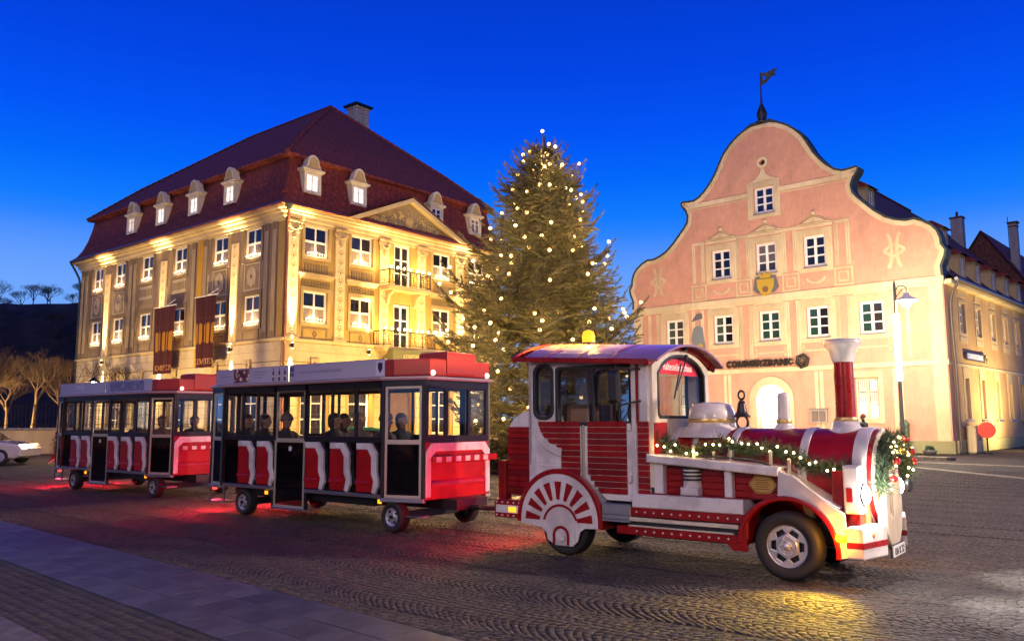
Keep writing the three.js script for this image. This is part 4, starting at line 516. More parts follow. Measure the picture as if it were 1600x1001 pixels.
{ // small things along the house
  const p = toWorld(gabled, -6.4, 1.83, 0.06), b = thing('notice_box', 'grey glazed notice box on the wall right of the arched door', 'notice box', [p.x, p.y, p.z], RBa); part(b, 'case', ext(rect(-0.45, 0.45, -0.34, 0.34), 0.12, 0, 0.015, [rect(-0.38, -0.02, -0.28, 0.26), rect(0.02, 0.38, -0.28, 0.26)]), M.greyPaint); part(b, 'notice', bx(-0.38, 0.38, -0.28, 0.26, 0.02, 0.03), std([0.28, 0.2, 0.17], 0.8)); for (const s of [-1, 1]) part(b, 'pane', bx(-0.18, 0.18, -0.28, 0.26, 0.09, 0.1), M.glass, [s * 0.2, 0, 0]); part(b, 'hood', bx(-0.5, 0.5, 0.34, 0.38, 0, 0.18, 0.01), M.zinc);
  const q = toWorld(gabled, -2.05, 0, 0.35), l = thing('litter_bin', 'green metal litter bin with a pointed hood beside the street lamp', 'litter bin', [q.x, q.y, q.z], RBa); part(l, 'body', mg([bx(-0.17, 0.17, 0.78, 1.35, -0.15, 0.15, 0.02)]), std([0.07, 0.13, 0.06], 0.5)); part(l, 'hood', ext([[-0.2, 1.35], [0.2, 1.35], [0.2, 1.42], [0.04, 1.64], [-0.2, 1.48]], 0.34, -0.17, 0.015), std([0.07, 0.13, 0.06], 0.5)); part(l, 'opening', bx(-0.12, 0.12, 1.2, 1.3, 0.15, 0.156), M.black); part(l, 'post', bx(-0.035, 0.035, 0, 0.8, -0.13, -0.07), M.ironBlack);
  const c = toWorld(gabled, 0.35, 0, -2.3), k = thing('utility_cabinet', 'pale cream utility cabinet at the corner of the gabled house', 'cabinet', [c.x, 0, c.z], RBa + RS); part(k, 'body', bx(-0.62, 0.62, 0.06, 1.28, -0.2, 0.2, 0.02), M.trim); part(k, 'lid', bx(-0.66, 0.66, 1.28, 1.34, -0.23, 0.24, 0.015), M.trim); part(k, 'base', bx(-0.6, 0.6, 0, 0.06, -0.18, 0.18), M.plinth); for (const s of [-1, 1]) { const d = part(k, 'door', bx(-0.29, 0.29, 0.12, 1.22, 0.2, 0.215, 0.006), M.trim, [s * 0.3, 0, 0]); part(d, 'handle', bx(-0.015, 0.015, 0.6, 0.75, 0.215, 0.235), M.black, [-s * 0.22, 0, 0]); }
  const r = { x: 23.0, z: -40.35 }, sgn = thing('round_sign', 'round red sign on a short dark post in front of the side wall', 'sign', [r.x, 0, r.z], rad(-25)); part(sgn, 'disc', ext(arc(0, 1.12, 0.37, 0, 360, 32, 0.37).slice(0, -1), 0.05, -0.02, 0.012), glow([1, 0.05, 0.01], 0.55, [0.6, 0.03, 0.02])); part(sgn, 'rim', at(new THREE.TorusGeometry(0.37, 0.022, 8, 32), 0, 1.12, 0.005), std([0.5, 0.06, 0.03], 0.4)); part(sgn, 'post', cyl(0.035, 0.035, 0.8, 10, 0, 0.4, -0.03), M.ironBlack); part(sgn, 'foot', cyl(0.22, 0.18, 0.07, 16, 0, 0.035, -0.03), M.ironBlack);
  const gp = toWorld(gabled, -0.6, 0, 1.6), rr = rng(41), pl = thing('planter', 'low planter with dark green leaves on the pavement at the house corner', 'planter', [gp.x, 0, gp.z], RBa); part(pl, 'bowl', lathe([[0.001, 0], [0.22, 0], [0.32, 0.2], [0.30, 0.22], [0.001, 0.2]], 14), M.stone); const lv = []; for (let i = 0; i < 90; i++) { const a = rr() * 6.28, e = 0.3 + rr() * 1.1, L = 0.16 + 0.14 * rr(); lv.push(at(new THREE.ConeGeometry(0.035, L, 4), Math.cos(a) * 0.2 * rr(), 0.22 + L * 0.4, Math.sin(a) * 0.2 * rr(), Math.cos(a) * (1.4 - e), 0, -Math.sin(a) * (1.4 - e))); } part(pl, 'leaves', lv, std([0.03, 0.06, 0.02], 0.7));
}
{ // darker house with a tall tiled roof behind, and its chimney
  const p = toWorld(gabled, -2, 0, -RL - 0.2), h = thing('rear_house', 'house with a tall dark purple tiled roof behind the gabled house at right edge', 'house', [p.x, 0, p.z], RBa);
  part(h, 'wall', bx(-10.4, 2.0, 0, 8.4, -22, 0), M.sideWall); const e = [[2.6, 8.3], [1.4, 9.2], [-4, 17.5], [-9.6, 9.2], [-11, 8.3]], f = []; for (let i = 0; i < 4; i++) f.push([[...e[i], 0.3], [...e[i], -22.5], [...e[i + 1], -22.5], [...e[i + 1], 0.3]]); part(h, 'roof', poly(f), M.roofPurple); part(h, 'gable_wall', ext(e.map(([x, y]) => [x, y - 0.1]), 0.3, -0.3), M.roofDark); const w0 = windowProto(1.0, 1.54, 2, 3, { frame: 0.1, mul: 0.1, tr: 0.06 }); for (const s of [2.5, 5.5, 8.5]) place(h, w0, 2.06, 5.98, -s, RS);
  const c = part(h, 'chimney', bx(-0.3, 0.3, -3, 2.2, -0.3, 0.3, 0.02), M.chimney, [-2.0, 15.9, -2.0]); part(c, 'chimney_cap', mg([bx(-0.4, 0.4, 2.2, 2.35, -0.4, 0.4, 0.03), bx(-0.35, 0.35, 1.9, 2.0, -0.35, 0.35, 0.02)]), M.roofDark); part(h, 'antenna', mg([rod([-2.6, 14.5, -3], [-2.6, 19.0, -3], 0.03), rod([-2.6, 18.4, -3.6], [-2.6, 18.4, -2.2], 0.015)]), M.ironBlack);
}
function streetLamp(label, x, z, turn, I, tone = WHITEWARM) {
  const t = thing('street_lamp', label, 'street lamp', [x, 0, z], turn);
  part(t, 'pole', lathe([[0.001, 0], [0.13, 0], [0.13, 0.9], [0.085, 1.05], [0.075, 4], [0.06, 7.5], [0.02, 7.7], [0.001, 7.7]], 14), std([0.16, 0.15, 0.13], 0.5, { metalness: 0.5 }));
  part(t, 'bracket', mg([tube([[0, 7.2, 0], [0.2, 7.45, 0], [0.45, 7.35, 0], [0.45, 7.1, 0]], 0.025, 16, 6), rod([0, 6.9, 0], [0.32, 7.3, 0], 0.018)]), M.ironBlack);
  part(t, 'shade', lathe([[0.05, 0.42], [0.10, 0.40], [0.14, 0.28], [0.46, 0.08], [0.47, 0.05], [0.42, 0.06], [0.12, 0.24], [0.03, 0.36]], 22, 0.45, 6.72, 0), M.whitePaint); part(t, 'lamp_glass', lathe([[0.001, -0.24], [0.14, -0.19], [0.24, -0.04], [0.2, 0.08], [0.001, 0.12]], 16, 0.45, 6.72, 0), M.lampGlass);
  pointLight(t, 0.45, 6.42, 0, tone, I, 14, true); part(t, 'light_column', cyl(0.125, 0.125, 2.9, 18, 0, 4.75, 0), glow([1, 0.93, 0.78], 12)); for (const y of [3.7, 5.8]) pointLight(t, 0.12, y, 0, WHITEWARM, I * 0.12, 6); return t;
}
streetLamp('tall street lamp with a bright white hanging head in front of the gabled house', 16.75, -35.7, rad(-20), 340);
streetLamp('street lamp off to the right that lights the cobbles before the locomotive', 15.5, -6.5, rad(160), 1000, [1, 0.77, 0.66]);
streetLamp('added unseen street lamp behind the viewer that lights the side of the locomotive', 2.5, 9, rad(90), 200, [1, 0.78, 0.72]);  // lamp added out of view to brighten the locomotive side
streetLamp('added unseen street lamp behind the viewer on the left, toward the wagons', -12, 3, rad(60), 190, [1, 0.78, 0.72]);  // second lamp added out of view, brightens the wagons
// floodlights on the pavement that wash the gabled house from below
function floodlight(label, x, out, I, tx, ty) {
  const w = toWorld(gabled, x, 0, out), t = thing('floodlight', label, 'floodlight', [w.x, 0, w.z], RBa);
  part(t, 'housing', bx(-0.16, 0.16, 0.10, 0.32, -0.08, 0.10, 0.02), M.ironBlack, [0, 0, 0], [0, 0, 0]); part(t, 'stand', mg([bx(-0.18, -0.16, 0, 0.24, -0.02, 0.02), bx(0.16, 0.18, 0, 0.24, -0.02, 0.02), bx(-0.18, 0.18, 0, 0.02, -0.1, 0.1)]), M.ironBlack); part(t, 'lamp_glass', bx(-0.13, 0.13, 0.13, 0.29, -0.092, -0.082), M.spotGlass);
  spotLight(t, 0, 0.24, -0.12, tx - x, ty, -out, [1, 0.80, 0.56], I, 0.95, 0.8, 3);
}
floodlight('black floodlight on the ground left of the arched door, aimed at the pink wall', -13.2, 8.5, 250, -12.5, 6.4);
floodlight('black floodlight on the ground right of the arched door, aimed at the pink wall', -5.6, 8.5, 250, -6.2, 6.4);
{ const w = toWorld(gabled, 4.2, 0, -7), t = thing('floodlight', 'black floodlight on the ground beside the side wall of the gabled house', 'floodlight', [w.x, 0, w.z], RBa + RS); part(t, 'housing', bx(-0.16, 0.16, 0.10, 0.32, -0.08, 0.10, 0.02), M.ironBlack); part(t, 'stand', bx(-0.05, 0.05, 0, 0.1, -0.05, 0.05), M.ironBlack); part(t, 'lamp_glass', bx(-0.13, 0.13, 0.13, 0.29, -0.092, -0.082), M.spotGlass); spotLight(t, 0, 0.24, -0.12, 0, 4.6, -4.2, [1, 0.72, 0.32], 480, 1.15, 0.8, 3); }

// ---------------------------------------------------------------- the lit fir
const FIR = [1.05, 0, -27], FH = 10.95;
const firProfile = [[0, 2.6], [1.5, 3.1], [3.0, 3.25], [4.1, 3.1], [5.4, 2.75], [7.0, 2.3], [8.2, 1.85], [9.1, 1.4], [10.0, 0.75], [10.6, 0.32], [11.2, 0.1]];
const firRadius = (y) => { let i = 0; while (i < firProfile.length - 2 && y > firProfile[i + 1][0]) i++; const [a, p] = firProfile[i], [b, q] = firProfile[i + 1]; return p + (q - p) * Math.min(1, Math.max(0, (y - a) / (b - a))); };
const fir = thing('fir_tree', 'tall dense fir hung with warm lights behind the train, between the two buildings', 'fir tree', FIR);
const tips = [];
{
  const r = rng(77); part(fir, 'trunk', lathe([[0.001, 0], [0.24, 0], [0.2, 1.5], [0.13, 5], [0.06, 9], [0.012, FH + 0.2], [0.001, FH + 0.2]], 10), M.bark);
  const limbs = [], mats = [], cols = [], up = new THREE.Vector3(0, 1, 0);
  const sprigs = (p, dir, len, dense) => { mats.push(new THREE.Matrix4().compose(p, new THREE.Quaternion().setFromUnitVectors(up, dir.clone().normalize()).multiply(new THREE.Quaternion().setFromAxisAngle(up, r() * 6.28)), new THREE.Vector3(len, len, len))); const k = 0.25 + 1.2 * r() * r() + 0.2 * r(); cols.push([k * (0.95 + 0.25 * r()), k, k * (0.75 + 0.3 * r())]); };
  for (let y = 0.7; y < FH - 0.25;) {
    const k = y / FH, n = Math.round(16 - 7 * k), turn = r() * 6.28;
    for (let i = 0; i < n; i++) {
      const a = turn + (i + 0.7 * (r() - 0.5)) * 2 * Math.PI / n, L = firRadius(y) * (0.62 + 0.42 * Math.pow(r(), 0.7)) * (0.80 + 0.42 * vnoise(a * 1.3 + 9, y * 1.1, 64)), drop = (0.42 - 0.75 * k) * L * 0.55, y0 = y + (r() - 0.5) * 0.13, pts = [], ca = Math.cos(a), sa = Math.sin(a);
      for (let j = 0; j <= 5; j++) { const t = j / 5; pts.push(new THREE.Vector3(ca * L * t, y0 - drop * Math.sin(t * 1.9) * 1.1 + 0.34 * L * t * t * t, sa * L * t)); }
      for (let j = 0; j < 5; j++) limbs.push(rod(pts[j].toArray(), pts[j + 1].toArray(), 0.034 * (1 - j / 5.6) * (1.2 - k), 4, 0.034 * (1 - (j + 1) / 5.6) * (1.2 - k)));
      tips.push([pts[5].clone(), pts[3].clone()]);
      const curve = new THREE.CatmullRomCurve3(pts), side = new THREE.Vector3(-sa, 0, ca), N = Math.max(3, Math.round(L / 0.19));
      for (let j = 0; j <= N; j++) {
        const t = 0.16 + 0.84 * j / N, p = curve.getPoint(Math.min(1, t)), d = curve.getTangent(Math.min(1, t)), tw = 0.72 * L * (1 - t) + 0.16;
        if (j === N) { sprigs(p, d.clone().add(new THREE.Vector3(0, 0.35, 0)), 0.42, 1); continue; }
        for (const s of [-1, 1]) {
          const w = Math.min(tw, 0.85) * (0.7 + 0.5 * r()), td = d.clone().multiplyScalar(0.85).addScaledVector(side, s * (0.8 + 0.3 * r())).add(new THREE.Vector3(0, -0.12 + 0.3 * r(), 0)).normalize(), M = Math.max(1, Math.round(w / 0.23));
          for (let q = 0; q < M; q++) sprigs(p.clone().addScaledVector(td, (q + 0.1) * w / M).add(new THREE.Vector3(0, -0.03 * q + 0.04 * (r() - 0.5), 0)), td.clone().add(new THREE.Vector3((r() - 0.5) * 0.5, -0.18 + (r() - 0.5) * 0.5, (r() - 0.5) * 0.5)), 0.30 + 0.14 * r());
        }
      }
    }
    y += (0.60 - 0.30 * k) * (0.85 + 0.3 * r());
  }
  part(fir, 'branches', limbs, M.bark);
  // a twig with needles all round, unit length along y
  const q = [], nr = rng(5); q.push([[-0.02, 0, 0], [0.02, 0, 0], [0, 1, 0]]);
  for (let i = 0; i < 24; i++) { const y = 0.04 + 0.94 * i / 24, a = i * 2.4 + nr() * 0.5, L = 0.24 * (1 - 0.45 * y) * (0.8 + 0.4 * nr()), w = 0.042, ca = Math.cos(a), sa = Math.sin(a); q.push([[-sa * w, y, ca * w], [sa * w, y, -ca * w], [ca * L, y + 0.20, sa * L]]); }
  const g = poly(q), im = new THREE.InstancedMesh(g, std([0.056, 0.055, 0.014], 0.6), mats.length), c = new THREE.Color(); mats.forEach((m, i) => { im.setMatrixAt(i, m); im.setColorAt(i, c.setRGB(...cols[i])); }); im.name = 'crown'; im.userData.kind = 'stuff'; shade(im); fir.add(im);
  console.log('fir sprigs', mats.length);
}
{ // lights on the fir and the bright tip
  const t = thing('light_string', 'warm bulbs strung all over the tall fir, crowded at its tip', 'light string', FIR), r = rng(123), bg = new THREE.SphereGeometry(0.056, 10, 8), spots = [], wire = [];
  const ok = (p, d) => spots.every((s) => s.distanceTo(p) > d);
  for (let tries = 0; tries < 9000 && spots.length < 150; tries++) { const [a, b] = tips[Math.floor(r() * tips.length)], p = b.clone().lerp(a, 0.35 + 0.75 * r()).add(new THREE.Vector3(0, 0.12 + 0.1 * r(), 0)); if (p.z > -0.7 && ok(p, 0.44) && p.y > 1) spots.push(p); }
  for (let i = 0; i < 40; i++) { const y = FH - 0.2 - 1.5 * Math.pow(r(), 1.2), a = r() * 6.28, q = 0.10 + (FH - y) * 0.24; spots.push(new THREE.Vector3(Math.cos(a) * q, y, Math.sin(a) * q)); }
  spots.push(new THREE.Vector3(0, FH + 0.45, 0));
  spots.forEach((p, i) => { part(t, 'bulb', bg, M.treeBulb, p.toArray()); pointLight(t, p.x, p.y, p.z, [1, 0.62, 0.22], 8.0, 2.6); });
  for (let i = 0; i < spots.length - 1; i += 4) wire.push(rod(spots[i].toArray(), spots[i].clone().multiplyScalar(0.9).toArray(), 0.008, 4)); wire.push(rod([0, FH - 0.2, 0], [0, FH + 0.42, 0], 0.02, 5)); part(t, 'cable', wire, M.black);
}

// ---------------------------------------------------------------- the road train: locomotive
const LOCO = [1.15, 0, -11.31], LOCOa = rad(-37.6);
const loco = thing('tourist_locomotive', 'red and white road locomotive with tall smokestack, cab and fan shaped wheel guard', 'tourist train', LOCO, LOCOa);
function wheel(parent, x, z, r, w, side, style) { // side +1 shows its face towards +z
  const t = part(parent, 'tyre', at(lathe([[r * 0.62, -w / 2], [r * 0.86, -w / 2 - 0.004], [r * 0.95, -w / 2 + 0.012], [r, -w * 0.3], [r, w * 0.3], [r * 0.95, w / 2 - 0.012], [r * 0.86, w / 2 + 0.004], [r * 0.62, w / 2], [r * 0.60, w * 0.2], [r * 0.60, -w * 0.2]], 40), 0, 0, 0, Math.PI / 2), M.rubber, [x, r, z]);
  const k = side, f = [];
  if (style === 'loco') {
    const outer = arc(0, 0, r * 0.58, 0, 360, 40).slice(0, -1), holes = []; for (let i = 0; i < 6; i++) { const a = i * 60 + 30; holes.push([[-0.16, 0.34], [0.16, 0.34], [0.115, 0.485], [-0.115, 0.485]].map(([x2, y2]) => { const q = rad(a), X = x2 * r * 0.95, Y = y2 * r; return [X * Math.cos(q) - Y * Math.sin(q), X * Math.sin(q) + Y * Math.cos(q)]; })); }
    const rim = part(t, 'rim', mg([ext(outer, 0.03, 0, 0.008, holes), at(new THREE.TorusGeometry(r * 0.605, r * 0.03, 8, 40), 0, 0, 0.03), at(new THREE.TorusGeometry(r * 0.27, r * 0.035, 6, 30), 0, 0, 0.03)]), M.silver, [0, 0, k * (w / 2 - 0.055)], [0, k > 0 ? 0 : Math.PI, 0]);
    part(t, 'hub', mg([cyl(r * 0.14, r * 0.12, 0.06, 18, 0, 0, 0.04, Math.PI / 2), at(new THREE.SphereGeometry(r * 0.11, 12, 8), 0, 0, 0.065, 0, 0, 0, [1, 1, 0.5]), ...[0, 1, 2, 3, 4, 5].map((i) => cyl(r * 0.032, r * 0.032, 0.03, 6, Math.cos(i * 1.047) * r * 0.205, Math.sin(i * 1.047) * r * 0.205, 0.035, Math.PI / 2))]), M.silver, [0, 0, k * (w / 2 - 0.055)], [0, k > 0 ? 0 : Math.PI, 0]);
    part(t, 'brake_drum', cyl(r * 0.5, r * 0.5, 0.08, 20, 0, 0, k * (w / 2 - 0.12), Math.PI / 2), M.black);
  } else {
    part(t, 'rim', mg([at(lathe([[r * 0.64, 0.02], [r * 0.58, 0.05], [r * 0.50, 0.01], [r * 0.34, 0.03], [r * 0.2, 0.045], [0.001, 0.045]], 28), 0, 0, 0, Math.PI / 2), ...[0, 1, 2, 3, 4].map((i) => cyl(r * 0.05, r * 0.05, 0.03, 6, Math.cos(i * 1.257) * r * 0.23, Math.sin(i * 1.257) * r * 0.23, 0.05, Math.PI / 2))]), M.silver, [0, 0, k * (w / 2 - 0.06)], [0, k > 0 ? 0 : Math.PI, 0]);
    part(t, 'hub', mg([cyl(r * 0.12, r * 0.1, 0.05, 12, 0, 0, 0.06, Math.PI / 2), ...[0, 1, 2, 3].map((i) => cyl(r * 0.09, r * 0.09, 0.012, 8, Math.cos(i * 1.57 + 0.6) * r * 0.4, Math.sin(i * 1.57 + 0.6) * r * 0.4, 0.036, Math.PI / 2))]), M.black, [0, 0, k * (w / 2 - 0.06)], [0, k > 0 ? 0 : Math.PI, 0]);
  }
  return t;
}
{
  const L = loco, P = (n, g, m, p, r) => part(L, n, g, m, p, r), r = rng(2);
  for (const z of [0.70, -0.70]) { wheel(L, 0, z, 0.35, 0.23, Math.sign(z), 'loco'); wheel(L, 2.83, z, 0.36, 0.24, Math.sign(z), 'loco'); }
  P('chassis', mg([bx(-0.85, 3.3, 0.36, 0.62, -0.52, 0.52, 0.02), bx(-0.08, 0.08, 0.28, 0.42, -0.6, 0.6), bx(2.75, 2.91, 0.28, 0.42, -0.6, 0.6), bx(0.9, 2.1, 0.26, 0.5, -0.4, 0.4, 0.04)]), M.black);
  // cab: near and far wall with window openings
  const outline = [[-0.56, 0.72], [1.22, 0.72], [1.22, 2.39], [-0.56, 2.47]], w1 = rrect(-0.47, -0.17, 1.71, 2.41, 0.12, 6), w2 = rrect(-0.11, 0.99, 1.635, 2.36, 0.05, 4);
  for (const s of [1, -1]) {
    const z = s > 0 ? 0.74 : -0.80; P('cab_side', ext(outline, 0.06, z, 0.006, [w1, w2]), M.white);
    for (const w of [w1, w2]) { const inner = w.map(([x, y]) => { const cx = w === w1 ? -0.32 : 0.44, cy = w === w1 ? 2.06 : 2.0, hx = w === w1 ? 0.15 : 0.55, hy = w === w1 ? 0.35 : 0.3625; return [cx + (x - cx) * (1 - 0.03 / hx), cy + (y - cy) * (1 - 0.03 / hy)]; }), o2 = w.map(([x, y]) => { const cx = w === w1 ? -0.32 : 0.44, cy = w === w1 ? 2.06 : 2.0, hx = w === w1 ? 0.15 : 0.55, hy = w === w1 ? 0.35 : 0.3625; return [cx + (x - cx) * (1 + 0.018 / hx), cy + (y - cy) * (1 + 0.018 / hy)]; }); P('window_seal', ext(o2, 0.085, z - 0.012, 0.01, [inner]), M.seal); P('window_glass', ext(inner, 0.008, z + 0.03), M.tint); }
    if (s > 0) { P('grab_knob', mg([cyl(0.055, 0.055, 0.03, 16, -0.0, 2.06, 0.80, Math.PI / 2), at(new THREE.SphereGeometry(0.03, 10, 8), 0.0, 2.06, 0.82)]), M.black); P('window_divider', bx(0.42, 0.45, 1.66, 2.35, 0.765, 0.79), M.seal); }
  }
  // red boarding: single planks on white ground
  const plank = (x0, x1, y, z, h = 0.072, m) => part(L, 'plank', bx(x0, x1, y, y + h - 0.006, z, z + 0.018, 0.006), m || [M.red, M.red, M.redDark][Math.floor(r() * 3)]);
  for (let k = 0; k < 12; k++) { const y = 0.80 + k * 0.0735, left = y > 1.28 ? -0.40 + 0.36 * Math.pow(1 - (y - 1.28) / 0.34, 2.2) : -0.04, fl = Math.sqrt(Math.max(0, 0.66 ** 2 - (y - 0.41) ** 2)) - 0.05; const l2 = Math.max(-0.40, left); if (y < 1.62) { if (0.24 > l2) plank(l2, 0.25, y, 0.80); plank(Math.max(0.36, y < 1.0 ? 0.36 + (1.0 - y) * 0.75 : 0.36), 0.92, y, 0.80); plank(1.07, 1.225, y, 0.80); } }
  P('door_edge', mg([bx(0.285, 0.315, 0.95, 1.63, 0.80, 0.82, 0.004)]), M.goldFrame); P('door_gap', mg([bx(0.268, 0.284, 0.92, 1.64, 0.798, 0.804)]), M.black);
  for (const y of [1.56, 0.94]) P('hinge', bx(0.93, 0.985, y, y + 0.09, 0.80, 0.825, 0.006), M.white);
  P('trim_curve', ribbon([[-0.45, 1.70], [-0.435, 1.60], [-0.385, 1.49], [-0.30, 1.395], [-0.20, 1.33], [-0.10, 1.295], [-0.03, 1.285]], -0.05, 0.05, 0.03, 0.80, 0.008), M.white); P('kick_panel', bx(-0.54, -0.06, 0.80, 1.12, 0.80, 0.815, 0.004), M.white);
  P('corner_post', mg([bx(0.995, 1.055, 0.74, 2.40, 0.80, 0.82, 0.006), bx(1.10, 1.24, 1.66, 2.38, 0.76, 0.825, 0.02)]), M.white); P('red_strip', bx(1.062, 1.092, 1.66, 2.36, 0.80, 0.815, 0.004), M.red); P('type_plate', bx(1.07, 1.24, 0.745, 0.79, 0.80, 0.826), M.black);
  // front wall with curved top and windscreen
  const top = (z) => 2.60 - 0.235 * (z / 0.8) ** 2, fo = [[-0.8, 0.9], [0.8, 0.9], ...Array.from({ length: 13 }, (_, i) => { const z = 0.8 - i * 1.6 / 12; return [z, top(z) - 0.02]; })], ws = [[-0.66, 1.76], [-0.62, 1.72], [0.62, 1.72], [0.66, 1.76], ...Array.from({ length: 13 }, (_, i) => { const z = 0.66 - i * 1.32 / 12; return [z, top(z) - 0.10 - 0.08 * Math.pow(Math.abs(z) / 0.66, 6)]; })], shrink = (p, d) => p.map(([x, y]) => [x * (1 - d / 0.66), 2.08 + (y - 2.08) * (1 - d / 0.4)]);
  const FR = [0, Math.PI / 2, 0]; // outline x becomes -z of the loco
  P('cab_front', ext(fo, 0.06, 0, 0.006, [ws]), M.creamGloss, [1.22, 0, 0], FR); P('window_seal', ext(shrink(ws, -0.015), 0.085, -0.012, 0.01, [shrink(ws, 0.025)]), M.seal, [1.22, 0, 0], FR); P('windscreen', ext(shrink(ws, 0.025), 0.008, 0.03), phys([0.97, 0.97, 0.96], 0.02, { transmission: 1, thickness: 0, ior: 1.12 }), [1.22, 0, 0], FR);
  P('cab_rear', ext(fo, 0.05, 0, 0.006, [rect(-0.6, 0.6, 1.75, 2.3)]), M.white, [-0.56, 0, 0], FR); P('rear_glass', ext(rect(-0.6, 0.6, 1.75, 2.3), 0.008, 0.02), M.tint, [-0.56, 0, 0], FR);
  const tSign = print(512, 128, (c, W, H) => { c.fillStyle = '#c8140c'; c.fillRect(0, 0, W, H); c.fillStyle = '#f3e6d8'; c.font = 'bold 58px sans-serif'; c.textAlign = 'center'; c.textBaseline = 'middle'; c.fillText('Haltestelle Rathaus', W / 2 + 14, H * 0.56, W * 0.66); });
  const signShape = ext([[-0.62, 2.26], [0.62, 2.26], ...Array.from({ length: 9 }, (_, i) => { const z = 0.62 - i * 1.24 / 8; return [z, top(z) - 0.135]; })], 0.006, 0), sp = signShape.attributes; for (let i = 0; i < sp.position.count; i++) sp.uv.setXY(i, (sp.position.getX(i) + 0.62) / 1.24, (sp.position.getY(i) - 2.24) / 0.26); const sm2 = std([1, 1, 1], 0.5, { map: tSign, emissiveMap: tSign }); sm2.emissive.setRGB(1, 1, 1); sm2.emissiveIntensity = 0.38; P('destination_sign', signShape, sm2, [1.205, 0, 0], FR);
  P('wiper', mg([rod([1.30, 2.47, -0.1], [1.31, 2.05, 0.22], 0.010, 5), rod([1.305, 2.40, 0.06], [1.315, 1.95, 0.30], 0.012, 5), cyl(0.035, 0.035, 0.05, 10, 1.29, 2.49, -0.1, 0, 0, Math.PI / 2)]), M.black); P('front_panel_red', bx(1.275, 1.285, 1.18, 1.66, 0.45, 0.79), M.redBright);
  // inside of the cab
  P('dashboard', mg([bx(0.85, 1.2, 1.35, 1.66, -0.72, 0.72, 0.04)]), M.black); P('steering_wheel', mg([at(new THREE.TorusGeometry(0.2, 0.018, 8, 24), 0.78, 1.78, 0.3, 0, Math.PI / 2, 0.5), rod([0.78, 1.78, 0.3], [1.0, 1.5, 0.3], 0.02)]), M.black); P('driver_seat', mg([bx(-0.1, 0.35, 1.15, 1.3, 0.05, 0.55, 0.04), bx(-0.2, -0.08, 1.25, 1.9, 0.05, 0.55, 0.04), bx(-0.1, 0.35, 1.15, 1.3, -0.6, -0.1, 0.04), bx(-0.2, -0.08, 1.25, 1.9, -0.6, -0.1, 0.04)]), M.wood); P('cab_floor', bx(-0.5, 1.2, 0.72, 0.78, -0.74, 0.74), M.black);
  // roof: curved sheets with standing seams, red edges, amber beacon
  const prof = Array.from({ length: 15 }, (_, i) => { const z = -0.96 + i * 1.92 / 14; return [z, 2.68 - 0.235 * (z / 0.96) ** 2]; }), sheetG = ribbon(prof, -0.012, 0.016, 0.485, 0, 0.004), rise = 0.058;
  const roofAt = (x) => -(x - 0.3) * rise;
  for (let k = 0; k < 4; k++) { const x = -0.66 + k * 0.49; const m = P('roof_sheet', sheetG, M.roofSheet, [x, roofAt(x), 0]); m.rotation.order = 'ZYX'; m.rotation.set(0, Math.PI / 2, -rise); }
  for (const x of [-0.18, 0.31, 0.80]) P('roof_seam', ribbon(prof, 0.0, 0.035, 0.02, -0.01), M.redDark, [x, roofAt(x) - 0.01, 0], [0, Math.PI / 2, 0]);
  for (const x of [-0.69, 1.29]) P('roof_edge', ribbon(prof, -0.05, 0.03, 0.05, -0.025, 0.01), M.red, [x, roofAt(x) - 0.012, 0], [0, Math.PI / 2, 0]);
  for (const s of [-1, 1]) P('roof_edge', at(bx(-1.0, 1.0, -0.04, 0.025, -0.02, 0.02, 0.008), 0.3, 2.445, s * 0.955, 0, 0, -Math.atan(rise)), M.red); P('roof_lamp', mg([bx(1.30, 1.36, 2.56, 2.60, -0.03, 0.03, 0.008)]), M.black);
  P('beacon_base', cyl(0.085, 0.085, 0.05, 16, -0.05, 2.72, 0.1), M.black); P('beacon', lathe([[0.085, 0], [0.092, 0.08], [0.07, 0.15], [0.001, 0.175]], 16, -0.05, 2.745, 0.1), M.amberLamp); pointLight(L, -0.05, 2.82, 0.1, [1, 0.42, 0.03], 60, 3, true);
  // tender box at the rear and buffer beam
  for (let k = 0; k < 12; k++) P('plank', bx(-0.98, -0.56, 0.74 + k * 0.0715, 0.74 + k * 0.0715 + 0.068, -0.70, 0.72, 0.006), k % 3 ? M.red : M.redDark);
  P('tender_arch', ext([[-0.98, 1.6], [-0.56, 1.6], [-0.56, 1.82], [-0.74, 1.80], [-0.88, 1.72]], 1.4, -0.70, 0.01), M.white); P('tender_core', bx(-0.96, -0.56, 0.70, 1.6, -0.68, 0.70), M.redDark);
  P('buffer_beam', bx(-1.12, -0.62, 0.41, 0.64, -0.82, 0.84, 0.015), M.red); P('buffer_panel', bx(-1.08, -0.66, 0.475, 0.575, 0.84, 0.85), M.white); P('side_marker', bx(-0.86, -0.74, 0.49, 0.555, 0.85, 0.866, 0.006), M.amberLamp); P('rear_post', mg([bx(-1.16, -1.04, 0.62, 1.15, 0.55, 0.70, 0.01), bx(-1.16, -1.04, 0.62, 1.15, -0.70, -0.55, 0.01)]), M.red);
  for (let k = 0; k < 5; k++) for (const y of [0.44, 0.61]) P('rivet', cyl(0.013, 0.013, 0.012, 8, -1.07 + k * 0.095, y, 0.846, Math.PI / 2), M.white);
  for (const s of [-1, 1]) { P('tail_light', cyl(0.06, 0.06, 0.03, 14, -1.13, 0.52, s * 0.62, 0, 0, Math.PI / 2), M.redLamp); pointLight(L, -1.2, 0.56, s * 0.60, [1, 0.015, 0.03], 7, 3); }
  P('tow_bar', mg([rod([-1.0, 0.42, 0], [-2.0, 0.40, 0], 0.04), at(new THREE.TorusGeometry(0.05, 0.02, 6, 12), -2.02, 0.40, 0, Math.PI / 2)]), M.black);
